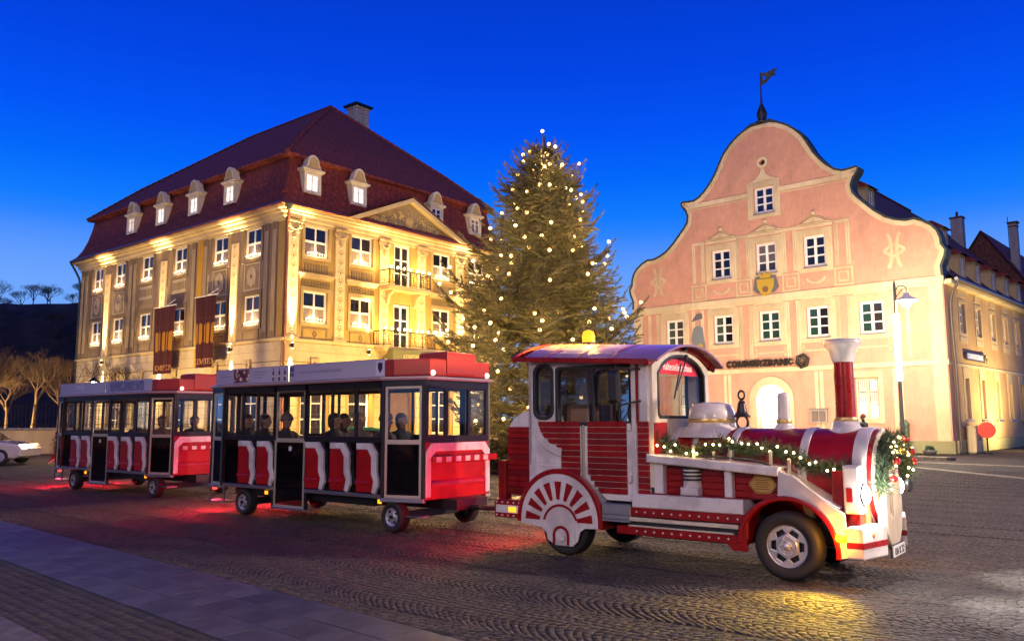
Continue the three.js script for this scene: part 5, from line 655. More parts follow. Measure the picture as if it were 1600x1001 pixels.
  // fan shaped guard over the rear wheel
  const cx = -0.05, cy = 0.43, R1 = 0.585, lobe = [...arc(cx, cy, R1, 0, 180, 28), [cx - R1, cy - 0.06], [-0.30, cy - 0.10], [-0.235, cy - 0.16], [-0.215, 0.19], [-0.10, 0.13], [0.16, 0.13], [0.24, 0.20], [0.27, cy - 0.12], [0.34, cy - 0.07], [cx + R1, cy - 0.06]];
  P('guard_plate', ext(lobe, 0.02, 0.855, 0.004), M.white);
  for (let k = 0; k < 9; k++) { const a = rad(8 + k * 20.5), d = (q, w) => [cx + Math.cos(a) * q - Math.sin(a) * w, cy - 0.02 + Math.sin(a) * q + Math.cos(a) * w]; P('guard_wedge', ext([d(0.285, -0.022), d(0.51, -0.052), d(0.51, 0.052), d(0.285, 0.022)], 0.008, 0.875, 0.002), M.red); }
  P('guard_arc', ext([...arc(cx + 0.03, cy - 0.06, 0.27, 18, 165, 16), ...arc(cx + 0.03, cy - 0.06, 0.24, 165, 18, 16)], 0.008, 0.875), M.red); P('guard_ring', mg([ext([...arc(cx + 0.04, 0.25, 0.125, 0, 180, 14), [cx - 0.085, 0.14], [cx - 0.045, 0.14], ...arc(cx + 0.04, 0.25, 0.09, 180, 0, 14), [cx + 0.13, 0.14], [cx + 0.165, 0.14]], 0.008, 0.875)]), M.red); P('guard_cap', cyl(0.075, 0.07, 0.03, 20, cx + 0.04, 0.25, 0.885, Math.PI / 2), M.white);
  P('mudguard', mg([ext([...arc(cx, cy, 0.65, -6, 184, 34), ...arc(cx, cy, R1, 184, -6, 34)], 0.32, 0.56, 0.012)]), M.red);
  { const o = ext([...arc(cx, cy, 0.65, 0, 180, 30), ...arc(cx, cy, 0.60, 180, 0, 30)], 0.3, -0.87, 0.01); P('mudguard', o, M.red); }
  // step plates between guard and running board
  P('step_plate', mg([ext([[0.30, 1.0], [0.62, 0.74], [0.62, 0.66], [0.56, 0.66], [0.24, 1.0]], 0.1, 0.72), bx(0.58, 1.02, 0.72, 0.84, 0.70, 0.795), bx(0.58, 0.98, 0.50, 0.69, 0.60, 0.86, 0.01), bx(0.60, 0.98, 0.48, 0.50, 0.6, 0.88)]), M.checker);
  // running board with rivets, the slotted step and its red leg
  const FX0 = 1.0, FX1 = 2.38; P('running_board', bx(FX0, FX1, 0.66, 0.82, 0.45, 0.86, 0.012), M.white); P('board_edge', bx(FX0, FX1, 0.815, 0.832, 0.44, 0.80), M.redDark);
  P('valance', mg([bx(FX0 - 0.05, FX1 + 0.02, 0.56, 0.66, 0.5, 0.85, 0.008), bx(FX0 - 0.22, FX1 + 0.02, 0.34, 0.435, 0.5, 0.85, 0.008), ext([[2.16, 0.36], [2.40, 0.36], [2.40, 0.27], [2.24, 0.27]], 0.06, 0.79, 0.006), bx(2.34, 2.42, 0.40, 0.62, 0.5, 0.85, 0.008)]), M.red); P('step_slot', mg([bx(FX0 - 0.05, 2.30, 0.44, 0.49, 0.5, 0.83)]), M.black); P('step_tread', mg([bx(FX0 - 0.05, 2.32, 0.50, 0.545, 0.5, 0.858, 0.006), bx(FX0 - 0.05, 2.26, 0.437, 0.455, 0.5, 0.862, 0.004)]), M.creamGloss);
  for (let k = 0; k < 12; k++) for (const y of [0.61, 0.39]) P('rivet', cyl(0.013, 0.011, 0.014, 8, 1.06 + k * 0.114, y, 0.852, Math.PI / 2), M.white);
  // side tank: recessed red wall, shelf, posts, striped drum, plaque
  const shelfY = (x) => 1.25 - (x - 1.2) * 0.068; P('tank_wall', bx(1.25, 2.80, 0.82, 1.16, -0.5, 0.69), M.redDark); for (let k = 0; k < 4; k++) P('plank', bx(1.26, 2.80, 0.835 + k * 0.075, 0.904 + k * 0.075, 0.69, 0.708, 0.006), M.red);
  P('shelf', at(bx(-0.79, 0.80, -0.05, 0.05, -0.22, 0.20, 0.014), 1.99, 1.19, 0.66, 0, 0, -Math.atan(0.068)), M.white); for (const [x, w] of [[1.33, 0.06], [2.19, 0.045]]) P('post', bx(x - w, x + w, 0.83, shelfY(x) - 0.04, 0.64, 0.80, 0.012), M.white);
  P('drum', mg([cyl(0.105, 0.105, 0.30, 22, 1.73, 0.99, 0.72), bx(1.62, 1.84, 0.83, 0.92, 0.60, 0.83, 0.012), cyl(0.075, 0.075, 0.1, 18, 1.73, 0.95, 0.74)]), M.white); for (let k = 0; k < 4; k++) P('drum_ring', cyl(0.115, 0.115, 0.022, 22, 1.73, 1.01 + k * 0.042, 0.72), M.black);
  const tPl = print(256, 176, (c, W, H) => { c.fillStyle = '#b58a45'; c.fillRect(0, 0, W, H); c.strokeStyle = '#5e3f16'; c.lineWidth = 5; c.beginPath(); c.ellipse(W / 2, H / 2, W * 0.43, H * 0.40, 0, 0, 7); c.stroke(); c.fillStyle = '#5e3f16'; for (let i = 0; i < 5; i++) c.fillRect(W * 0.22 + (i % 2) * 12, H * (0.26 + i * 0.11), W * (0.52 - (i % 2) * 0.1), 6); }); const pg = ext(arc(0, 0, 0.15, 0, 360, 32, 0.105).slice(0, -1).map(([x, y], i) => { const k = 1 + 0.05 * Math.cos(i / 32 * 6.283 * 6); return [x * k, y * k]; }), 0.014, 0, 0.004); { const a = pg.attributes; for (let i = 0; i < a.position.count; i++) a.uv.setXY(i, a.position.getX(i) / 0.32 + 0.5, a.position.getY(i) / 0.22 + 0.5); } P('plaque', pg, std([1, 1, 1], 0.4, { map: tPl, metalness: 0.4 }), [2.56, 0.985, 0.708]);
  // front mudguard and sloping side
  const fp = [[2.40, 0.28], [2.40, 0.66], ...arc(2.85, 0.34, 0.545, 145, 95, 8), [2.63, 0.90], [2.70, 1.10], [2.78, 1.12], [3.36, 0.78], [3.44, 0.76], [3.46, 0.30], [3.40, 0.26], [3.34, 0.28]], hole = arc(2.85, 0.34, 0.49, -8, 148, 24);
  for (const s of [1, -1]) { P('front_side', ext([[3.34, 0.28], [3.46, 0.30], [3.45, 0.74], [3.36, 0.79], [2.94, 1.10], [2.78, 1.14], [2.76, 0.85], ...arc(2.85, 0.34, 0.52, 98, 0, 18)], 0.05, s > 0 ? 0.80 : -0.85, 0.008), M.white); P('mudguard', ext([...arc(2.85, 0.34, 0.55, -7, 178, 30), ...arc(2.85, 0.34, 0.50, 178, -7, 30)], 0.30, s > 0 ? 0.575 : -0.875, 0.012), M.red); }
  P('wheel_housing', mg([ext([...arc(2.85, 0.34, 0.56, 0, 180, 20), ...arc(2.85, 0.34, 0.53, 180, 0, 20)], 1.3, -0.65)]), M.black);
  P('side_deck', mg([at(bx(-0.36, 0.36, -0.012, 0.012, -0.18, 0.16, 0.005), 3.08, 0.965, 0.68, 0, 0, -0.53), bx(2.45, 2.80, 1.115, 1.14, 0.46, 0.82, 0.006)]), M.white); P('deck_rail', tube([[1.9, 1.28, 0.72], [2.55, 1.23, 0.72], [2.72, 1.16, 0.74], [2.85, 1.06, 0.78], [3.36, 0.80, 0.80]], 0.016, 30), M.black);
  for (const [x, y, h] of [[1.75, 1.2, 0.20], [2.0, 1.19, 0.14], [2.2, 1.17, 0.18], [2.66, 1.13, 0.22], [2.86, 1.05, 0.22]]) P('rail_post', bx(x - 0.016, x + 0.016, y, y + h, 0.70, 0.73, 0.004), M.goldFrame);
  // boiler with white bands, chimney, dome, bell and whistle
  const br = 0.52, by = 1.07; P('boiler', at(new THREE.CylinderGeometry(br, br, 2.42, 48, 1), 2.43, by, 0, 0, 0, Math.PI / 2), M.red); for (const [x, w] of [[1.30, 0.14], [1.62, 0.06], [2.10, 0.08], [2.93, 0.09], [3.52, 0.14]]) P('boiler_band', at(lathe([[br, -w / 2], [br + 0.014, -w / 2], [br + 0.016, w / 2], [br, w / 2]], 48), x, by, 0, 0, 0, -Math.PI / 2), M.white);
  P('smokebox_door', at(lathe([[0.001, 0.06], [0.30, 0.055], [0.44, 0.02], [0.50, 0.0], [0.515, -0.02]], 40), 3.64, by, 0, 0, 0, -Math.PI / 2), M.brass); P('smokebox_ring', at(new THREE.TorusGeometry(0.485, 0.03, 8, 40), 3.645, by, 0, 0, Math.PI / 2), M.creamGloss);
  P('dome', lathe([[0.44, 1.48], [0.36, 1.57], [0.29, 1.62], [0.275, 1.70], [0.285, 1.72], [0.27, 1.80], [0.235, 1.88], [0.10, 1.905], [0.001, 1.905]], 36, 1.67, 0, 0), M.white); P('dome_band', lathe([[0.285, 1.655], [0.292, 1.66], [0.292, 1.70], [0.285, 1.705]], 36, 1.67, 0, 0), M.gold);
  P('bell', lathe([[0.001, 0.20], [0.035, 0.195], [0.05, 0.15], [0.06, 0.08], [0.08, 0.035], [0.105, 0.012], [0.102, 0.0], [0.001, 0.02]], 24, 2.06, 1.72, 0), M.bronze); P('bell_bracket', mg([at(new THREE.TorusGeometry(0.07, 0.016, 6, 16), 2.06, 1.66, 0, 0, 0, 0, [1, 1.25, 1]), rod([2.06, 1.52, 0], [2.06, 1.6, 0], 0.022), at(new THREE.TorusGeometry(0.04, 0.012, 6, 12), 2.06, 1.985, 0, 0, 0, 0, [1, 1.3, 1])]), M.bronze);
  P('whistle', lathe([[0.16, 1.55], [0.10, 1.61], [0.075, 1.65], [0.072, 1.96], [0.055, 2.0], [0.001, 2.01]], 24, 2.57, 0, 0), M.white); P('whistle_ring', lathe([[0.075, 1.645], [0.088, 1.655], [0.086, 1.69], [0.073, 1.70]], 24, 2.57, 0, 0), M.gold);
  P('smokestack_base', lathe([[0.25, 1.50], [0.20, 1.57], [0.15, 1.61], [0.135, 1.67], [0.001, 1.67]], 30, 3.27, 0, 0), M.white); P('smokestack_ring', lathe([[0.112, 1.665], [0.13, 1.67], [0.128, 1.71], [0.11, 1.715]], 30, 3.27, 0, 0), M.gold); P('smokestack', lathe([[0.108, 1.67], [0.106, 2.40]], 30, 3.27, 0, 0), M.red); P('smokestack_top', lathe([[0.112, 2.33], [0.125, 2.36], [0.145, 2.46], [0.20, 2.52], [0.205, 2.56], [0.19, 2.585], [0.14, 2.585], [0.12, 2.45], [0.001, 2.42]], 30, 3.27, 0, 0), M.white);
  // front: cream shield with slots, side columns with head lamps, bumper, number plate
  P('front_body', bx(3.30, 3.56, 0.46, 1.16, -0.74, 0.74, 0.02), M.red); for (const s of [-1, 1]) { P('lamp_column', bx(3.44, 3.60, 0.74, 1.22, s * 0.70 - 0.13, s * 0.70 + 0.13, 0.02), M.white); P('gold_column', bx(3.53, 3.595, 0.6, 1.12, s * 0.46 - 0.045, s * 0.46 + 0.045, 0.012), M.gold); P('red_column', bx(3.53, 3.585, 0.6, 1.12, s * 0.36 - 0.035, s * 0.36 + 0.035, 0.01), M.redBright); P('lamp_rim', at(new THREE.TorusGeometry(0.105, 0.018, 8, 24), 3.605, 0.93, s * 0.70, 0, Math.PI / 2), M.chrome); P('head_lamp', at(new THREE.SphereGeometry(0.105, 20, 14), 3.60, 0.93, s * 0.70, 0, 0, 0, [0.7, 1, 1]), M.headLamp); P('side_reflector', bx(3.47, 3.53, 0.86, 1.0, s * 0.83 - 0.006, s * 0.83 + 0.006), M.redBright); }
  spotLight(L, 3.66, 0.93, 0.70, 6.0, 0.2, 0.9, [1, 0.96, 0.86], 60, 0.7, 0.9, 3); spotLight(L, 3.66, 0.93, -0.70, 6.0, 0.2, -0.9, [1, 0.96, 0.86], 60, 0.7, 0.9, 3);
  pointLight(L, 3.70, 0.95, 0.80, [1, 0.95, 0.85], 6.0, 4);
  const oval = arc(0, 0.76, 0.36, 0, 360, 36, 0.47).slice(0, -1), slots = []; for (let i = 0; i < 6; i++) { const x = -0.14 + i * 0.056; slots.push([[x - 0.014, 0.62 + Math.abs(i - 2.5) * 0.03], [x + 0.010, 0.62 + Math.abs(i - 2.5) * 0.03], [x + 0.014, 0.92], [x - 0.010, 0.92]]); } P('front_shield', ext(oval, 0.10, 0, 0.03, slots), M.creamGloss, [3.63, 0.02, 0], FR); P('grille_dark', bx(3.60, 3.63, 0.5, 1.1, -0.2, 0.2), M.black); P('shield_badge', at(bx(-0.09, 0.09, -0.02, 0.02, 0, 0.012), 3.735, 1.12, -0.06, 0, Math.PI / 2, 0.2), std([0.25, 0.03, 0.22], 0.4));
  for (const s of [-1, 1]) { const pl = [[3.475, 0.90], [3.63, 0.90], [3.74, 0.42], [3.50, 0.36]], top = pl.map(([x, z]) => [x, -s * z]); P('bumper', at(ext(s > 0 ? top : top.reverse(), 0.32, 0, 0.02), 0, 0.30, 0, -Math.PI / 2, 0, 0), M.white); const st = [[3.47, 0.906], [3.635, 0.906], [3.746, 0.416], [3.50, 0.36]].map(([x, z]) => [x, -s * z]); P('bumper_stripe', at(ext(s > 0 ? st : st.reverse(), 0.06, 0, 0.004), 0, 0.41, 0, -Math.PI / 2, 0, 0), M.red); P('fog_lamp', at(new THREE.SphereGeometry(0.045, 14, 10), 3.66, 0.53, s * 0.68, 0, 0, 0, [0.6, 1, 1]), std([0.6, 0.18, 0.02], 0.3)); P('indicator', at(new THREE.SphereGeometry(0.05, 14, 10), 3.40, 0.49, s * 0.86, 0, 0, 0, [1.3, 0.8, 0.6]), M.amberLamp); pointLight(L, 3.40, 0.50, s * 0.95, [1, 0.36, 0.01], 1.8, 2); }
  spotLight(L, 3.40, 0.49, 0.92, 3.2, 0, 1.9, [1, 0.60, 0.005], 30, 0.75, 0.7, 2);
  P('number_plate', bx(3.74, 3.755, 0.26, 0.37, -0.25, 0.25, 0.004), std([0.6, 0.58, 0.54], 0.5)); P('plate_frame', bx(3.725, 3.742, 0.25, 0.38, -0.26, 0.26, 0.004), M.black); P('plate_text', at(letters('OA K 32', 0.075, 0.003, 0.40), 3.7555, 0.275, 0, 0, Math.PI / 2, 0), M.black);
  // mirrors
  P('mirror', mg([bx(0.80, 0.96, 1.90, 2.28, 0.98, 1.06, 0.03), rod([1.14, 2.30, 0.83], [0.90, 2.32, 1.0], 0.012), rod([1.14, 1.92, 0.83], [0.90, 1.86, 1.0], 0.012), rod([0.90, 1.80, 1.0], [0.90, 2.34, 1.0], 0.012)]), M.black); P('mirror', mg([cyl(0.12, 0.12, 0.04, 20, 3.66, 0.96, -1.02, 0, 0, Math.PI / 2), rod([3.6, 0.98, -0.7], [3.63, 0.98, -0.98], 0.018)]), M.black);
}
// garlands on the locomotive
function needles(seed, path, radius, step, per) { // a bushy run of fir twigs along a path
  const r = rng(seed), c = new THREE.CatmullRomCurve3(path.map((p) => new THREE.Vector3(...p))), L = c.getLength(), out = [], up = new THREE.Vector3(0, 1, 0);
  for (let s = 0; s < L; s += step) { const p = c.getPointAt(s / L), t = c.getTangentAt(s / L); for (let k = 0; k < per; k++) { const d = new THREE.Vector3(r() - 0.5, r() - 0.5, r() - 0.5).normalize().addScaledVector(t, 0.7 * (r() - 0.3)).normalize(), len = radius * (0.7 + 0.6 * r()), f = []; for (let i = 0; i < 9; i++) { const a = i * 2.4 + r(), y = 0.1 + 0.09 * i, l = 0.28; f.push([[0, y, 0], [Math.cos(a + 1.57) * 0.035, y + 0.02, Math.sin(a + 1.57) * 0.035], [Math.cos(a) * l, y + 0.3, Math.sin(a) * l]]); } f.push([[-0.03, 0, 0], [0.03, 0, 0], [0, 1, 0]]); const g = poly(f); g.applyMatrix4(new THREE.Matrix4().compose(p, new THREE.Quaternion().setFromUnitVectors(up, d), new THREE.Vector3(len, len, len))); out.push(g); } }
  return { geo: mg(out), curve: c, L };
}
const mGarland = std([0.024, 0.044, 0.016], 0.6), mBauble = phys([0.45, 0.015, 0.012], 0.2, { clearcoat: 1 }), mBaubleGold = std([0.7, 0.45, 0.10], 0.25, { metalness: 0.8 });
{
  const t = thing('garland', 'fir garland with small warm bulbs along the side of the locomotive boiler', 'garland', LOCO, LOCOa), path = [[1.30, 1.46, 0.74], [1.42, 1.40, 0.72], [1.62, 1.33, 0.68], [1.9, 1.36, 0.66], [2.08, 1.43, 0.60], [2.3, 1.36, 0.62], [2.6, 1.36, 0.62], [2.82, 1.33, 0.62], [3.0, 1.22, 0.62], [3.25, 1.18, 0.60], [3.45, 1.18, 0.58]], n = needles(31, path, 0.13, 0.018, 7); part(t, 'fir_twigs', n.geo, mGarland);
  const r = rng(6); for (let i = 0; i < 26; i++) { const p = n.curve.getPointAt((i + 0.5) / 26), q = [p.x + (r() - 0.5) * 0.05, p.y + (r() - 0.4) * 0.12, p.z + 0.09]; part(t, 'bulb', new THREE.SphereGeometry(0.0135, 8, 6), M.bulb, q); if (i % 2 === 0) pointLight(t, q[0], q[1], q[2] + 0.012, [1, 0.66, 0.26], 0.12, 0.8); }
  const w = thing('wreath', 'fir wreath with red baubles and warm bulbs on the front of the boiler', 'wreath', LOCO, LOCOa), ring = []; for (let i = 0; i <= 14; i++) { const a = rad(-4 + i * 178 / 14); ring.push([3.73, 1.02 + Math.sin(a) * 0.42, -0.02 + Math.cos(a) * 0.50]); } const n2 = needles(32, ring, 0.155, 0.016, 13); part(w, 'fir_twigs', n2.geo, mGarland);
  for (let i = 0; i < 22; i++) { const p = n2.curve.getPointAt((i + 0.5) / 22), q = [p.x + 0.06 + 0.06 * r(), p.y + (r() - 0.5) * 0.24, p.z + (r() - 0.4) * 0.26]; part(w, 'bulb', new THREE.SphereGeometry(0.0135, 8, 6), M.bulb, q); if (i % 2 === 0) pointLight(w, q[0] + 0.01, q[1], q[2], [1, 0.66, 0.26], 0.12, 0.8); }
  for (let i = 0; i < 6; i++) { const p = n2.curve.getPointAt((i + 0.6) / 6); part(w, 'bauble', new THREE.SphereGeometry(0.038, 14, 10), i % 4 === 2 ? mBaubleGold : mBauble, [p.x + 0.12, p.y + (r() - 0.5) * 0.16, p.z + (r() - 0.5) * 0.1]); }
}

// ---------------------------------------------------------------- wagons; origin on the ground between the front wheels
const W2 = [-1.29, 0, -13.53], W2a = rad(-38.4), W1 = [-7.48, 0, -19.41], W1a = rad(-38.4);
const WH = 0.95; // half width
function makeWagon(label) {
  const w = thing('passenger_wagon', label, 'wagon', [0, 0, 0], 0), P = (n, g, m, p, r) => part(w, n, g, m, p, r);
  const F = 0.55, B = -5.05, fs = -0.18, bs = -4.48, fz = 0.74, bz = 0.84; // front end, rear end, where the corners begin, half width of the ends
  const plan = (o) => [[F + o, fz + o * 0.4], [fs + o * 0.2, WH + o], [bs - o * 0.2, WH + o], [B - o, bz + o * 0.4], [B - o, -bz - o * 0.4], [bs - o * 0.2, -WH - o], [fs + o * 0.2, -WH - o], [F + o, -fz - o * 0.4]];
  const slab = (o, y0, y1) => at(ext(plan(o).map(([x, z]) => [x, -z]), y1 - y0, 0, 0.008), 0, y0, 0, -Math.PI / 2, 0, 0);
  P('floor', slab(-0.03, 0.50, 0.56), M.black); P('roof', slab(0.07, 2.31, 2.37), M.roofSheet); P('roof_edge', mg([slab(0.08, 2.335, 2.36)]), M.goldFrame); P('ceiling', slab(-0.04, 2.24, 2.31), M.black);
  P('chassis', mg([bx(B + 0.2, F + 0.3, 0.34, 0.50, -0.35, 0.35), bx(-0.05, 0.05, 0.18, 0.3, -0.75, 0.75), bx(-3.95, -3.85, 0.18, 0.3, -0.75, 0.75), bx(bs + 0.2, fs - 0.3, 0.36, 0.50, -0.80, 0.80), rod([F, 0.36, 0], [F + 1.5, 0.38, 0], 0.04)]), M.black);
  for (const z of [0.81, -0.81]) { wheel(w, 0, z, 0.235, 0.19, Math.sign(z), 'wagon'); wheel(w, -3.9, z, 0.235, 0.19, Math.sign(z), 'wagon'); }
  // both long sides
  for (const s of [1, -1]) {
    const z0 = s > 0 ? WH - 0.05 : -WH, Z = (a, b) => (s > 0 ? [WH - b, WH - a] : [-WH + a, -WH + b]);
    const posts = [fs - 0.02, -0.80, -1.40, -2.07, -2.92, -3.46, -3.92, bs + 0.0];
    posts.forEach((x, i) => P('post', bx(x - (i === 0 || i === 7 || i === 3 || i === 4 ? 0.035 : 0.018), x + (i === 0 || i === 7 || i === 3 || i === 4 ? 0.035 : 0.018), 1.36, 2.28, ...Z(0, 0.05), 0.004), M.frame));
    P('header', bx(bs, fs, 2.20, 2.32, ...Z(0.0, 0.06), 0.006), M.frame); for (const [a, b] of [[bs, -2.93], [-2.05, fs]]) { P('belt_rail', bx(a, b, 1.35, 1.44, ...Z(-0.004, 0.05), 0.008), M.frame); P('sill', bx(a, b, 0.50, 0.56, ...Z(-0.012, 0.06), 0.006), M.steel); }
    for (const [a, b] of [[fs - 0.06, -0.78], [-0.82, -1.38], [-1.42, -2.02], [-2.98, -3.44], [-3.48, -3.90], [-3.94, bs + 0.05]]) P('window_glass', bx(b, a, 1.44, 2.20, ...Z(0.02, 0.026)), M.glass);
    for (const [a, b] of [[fs - 0.02, -2.04], [-2.95, bs + 0.02]]) P('lower_glass', bx(b, a, 0.56, 1.35, ...Z(0.035, 0.042)), M.smoke);
    // door with pale metal frame
    P('door', mg([ext(rect(-2.92, -2.08, 0.22, 2.24), 0.03, z0 + 0.015, 0.004, [rect(-2.875, -2.125, 0.265, 1.325), rect(-2.875, -2.125, 1.395, 2.195)])]), M.goldFrame); P('door_glass', bx(-2.875, -2.125, 1.395, 2.195, ...Z(0.015, 0.021)), M.glass); P('door_panel', bx(-2.875, -2.125, 0.265, 1.325, ...Z(0.015, 0.021)), M.smoke); P('door_post', mg([bx(-2.98, -2.925, 0.22, 2.3, ...Z(0.0, 0.05), 0.004), bx(-2.075, -2.02, 0.22, 2.3, ...Z(0.0, 0.05), 0.004)]), M.frame); P('door_step', bx(-2.95, -2.05, 0.19, 0.23, ...Z(-0.03, 0.2), 0.006), M.steel); P('door_sticker', s > 0 ? cyl(0.045, 0.045, 0.008, 16, -2.48, 1.22, WH - 0.008, Math.PI / 2) : bx(-2.52, -2.44, 1.18, 1.26, -WH, -WH + 0.008), M.white);
    // seat ends: red board with a thick white arch
    for (const x of [-0.75, -1.40, -2.04, -3.42, -3.99]) {
      const wd = 0.44, red = [[x, 0.58], [x + wd - 0.08, 0.58], [x + wd - 0.02, 0.72], [x + wd - 0.05, 0.85], [x + wd - 0.05, 1.14], [x + wd - 0.16, 1.24], [x, 1.24]], arch = [[x, 1.24], [x + wd - 0.18, 1.24], [x + wd - 0.09, 1.12], [x + wd - 0.09, 0.86], [x + wd - 0.03, 0.76], [x + wd - 0.08, 0.58], [x + wd + 0.0, 0.56], [x + wd + 0.07, 0.68], [x + wd + 0.06, 0.80], [x + wd + 0.03, 0.90], [x + wd + 0.03, 1.18], [x + wd - 0.10, 1.34], [x, 1.34]];
      P('seat_end', ext(red, 0.05, s > 0 ? WH - 0.035 : -WH - 0.015, 0.012), M.redBright); P('seat_arch', ext(arch, 0.06, s > 0 ? WH - 0.035 : -WH - 0.025, 0.014), M.white); P('seat_roll', at(new THREE.CylinderGeometry(0.07, 0.07, wd - 0.1, 14, 1, false, 0, Math.PI), x + wd / 2 - 0.07, 0.70, s > 0 ? WH - 0.01 : -WH + 0.01, 0, s > 0 ? 0 : Math.PI, Math.PI / 2, [1, 1, 0.5]), M.redBright);
    }
    // corner doors front and rear
    for (const [xa, za, xb, zb] of [[fs, WH, F, fz], [B, bz, bs, WH]]) {
      const ang = Math.atan2(-(zb - za) * s, xb - xa), len = Math.hypot(xb - xa, zb - za), mid = [(xa + xb) / 2, 0, (za + zb) / 2 * s], g2 = ext(rect(-len / 2 + 0.06, len / 2 - 0.06, 0.52, 2.22), 0.03, -0.015, 0.004, [rect(-len / 2 + 0.10, len / 2 - 0.10, 0.565, 1.33), rect(-len / 2 + 0.10, len / 2 - 0.10, 1.40, 2.18)]);
      P('corner_door', g2, M.goldFrame, mid, [0, ang, 0]); P('corner_glass', bx(-len / 2 + 0.10, len / 2 - 0.10, 1.40, 2.18, -0.003, 0.003), M.glass, mid, [0, ang, 0]); P('corner_panel', bx(-len / 2 + 0.10, len / 2 - 0.10, 0.565, 1.33, -0.003, 0.003), M.smoke, mid, [0, ang, 0]); P('corner_post', mg([bx(-len / 2, -len / 2 + 0.055, 0.5, 2.32, -0.03, 0.03, 0.006), bx(len / 2 - 0.055, len / 2, 0.5, 2.32, -0.03, 0.03, 0.006), bx(-len / 2 + 0.05, len / 2 - 0.05, 2.22, 2.32, -0.03, 0.03)]), M.frame, mid, [0, ang, 0]); P('corner_sill', bx(-len / 2, len / 2, 0.46, 0.52, -0.04, 0.05, 0.006), M.steel, mid, [0, ang, 0]);
    }
    for (const [x, y] of [[-0.20, 0.46], [-3.10, 0.45]]) { P('side_marker', bx(x - 0.04, x + 0.04, y - 0.03, y + 0.03, ...(s > 0 ? [WH, WH + 0.02] : [-WH - 0.02, -WH]), 0.006), M.amberLamp); }
    P('rear_step', mg([bx(-4.92, -4.40, 0.20, 0.225, ...Z(0.0, 0.25), 0.006), bx(-4.90, -4.87, 0.22, 0.5, ...Z(0.0, 0.03)), bx(-4.45, -4.42, 0.22, 0.5, ...Z(0.0, 0.03))]), M.steel); P('front_step', bx(0.16, 0.50, 0.24, 0.265, ...Z(0.12, 0.36), 0.006), M.steel);
  }
  // ends
  for (const [x, hz, q] of [[F, fz, 1], [B, bz, -1]]) {
    const rot = [0, q > 0 ? Math.PI / 2 : -Math.PI / 2, 0], p = [x, 0, 0];
    P('end_panel', ext([[-hz, 0.50], [hz, 0.50], [hz, 1.36], [-hz, 1.36]], 0.04, -0.04, 0.006), M.redBright, p, rot); P('end_rail', bx(-hz, hz, 1.36, 1.46, -0.05, 0.01, 0.008), M.frame, p, rot); P('end_header', bx(-hz, hz, 2.18, 2.32, -0.05, 0.01, 0.008), M.frame, p, rot); for (const c of [-hz + 0.04, -hz * 0.36, hz * 0.36, hz - 0.04]) P('end_post', bx(c - 0.03, c + 0.03, 1.46, 2.2, -0.05, 0.005, 0.004), M.frame, p, rot); for (let k = 0; k < 3; k++) P('end_glass', bx(-hz * 0.92 + k * hz * 0.64, -hz * 0.92 + (k + 0.9) * hz * 0.64, 1.46, 2.18, -0.02, -0.014), M.glass, p, rot);
    P('end_arch', ext([[-hz, 0.54], [-hz + 0.10, 0.54], [-hz + 0.10, 1.12], [-hz + 0.20, 1.22], [hz - 0.20, 1.22], [hz - 0.10, 1.12], [hz - 0.10, 0.54], [hz, 0.54], [hz, 1.22], [hz - 0.12, 1.35], [-hz + 0.12, 1.35], [-hz, 1.22]], 0.035, 0, 0.010), M.white, p, rot);
    if (q > 0) { P('end_roll', at(new THREE.CylinderGeometry(0.09, 0.09, 2 * hz - 0.22, 16, 1, false, 0, Math.PI), 0, 0.70, 0, 0, 0, Math.PI / 2, [1, 1, 0.45]), M.redBright, p, rot); for (let k = 0; k < 6; k++) P('reflector', bx(-hz + 0.18 + k * 0.22, -hz + 0.29 + k * 0.22, 1.06, 1.14, 0.065, 0.072), M.white, p, rot); P('barrier', bx(-hz + 0.1, hz + 0.15, 1.05, 1.15, 0.045, 0.065, 0.006), M.redBright, p, rot); }
    else for (const s of [-1, 1]) { P('tail_light', cyl(0.05, 0.05, 0.03, 14, x - 0.03, 0.44, s * 0.72, 0, 0, Math.PI / 2), M.redLamp); P('tail_marker', cyl(0.04, 0.04, 0.03, 12, x - 0.03, 0.56, s * 0.76, 0, 0, Math.PI / 2), M.amberLamp); pointLight(w, x - 0.14, 0.46, s * 0.70, [1, 0.010, 0.03], 13, 3); }
  }
  // benches inside, roof boards with adverts, red hood over the front
  for (const x of [-0.62, -1.25, -1.9, -3.3, -3.9, -4.5]) P('bench', mg([bx(x - 0.2, x + 0.22, 0.80, 0.90, -0.82, 0.82, 0.03), bx(x - 0.26, x - 0.18, 0.86, 1.36, -0.82, 0.82, 0.03), bx(x - 0.18, x + 0.18, 0.56, 0.8, -0.8, 0.8)]), M.wood);
  return w;
}
const hoodPlan = [[0.60, 0.70], [0.05, 0.93], [-0.16, 0.93], [-0.16, -0.93], [0.05, -0.93], [0.60, -0.70]];
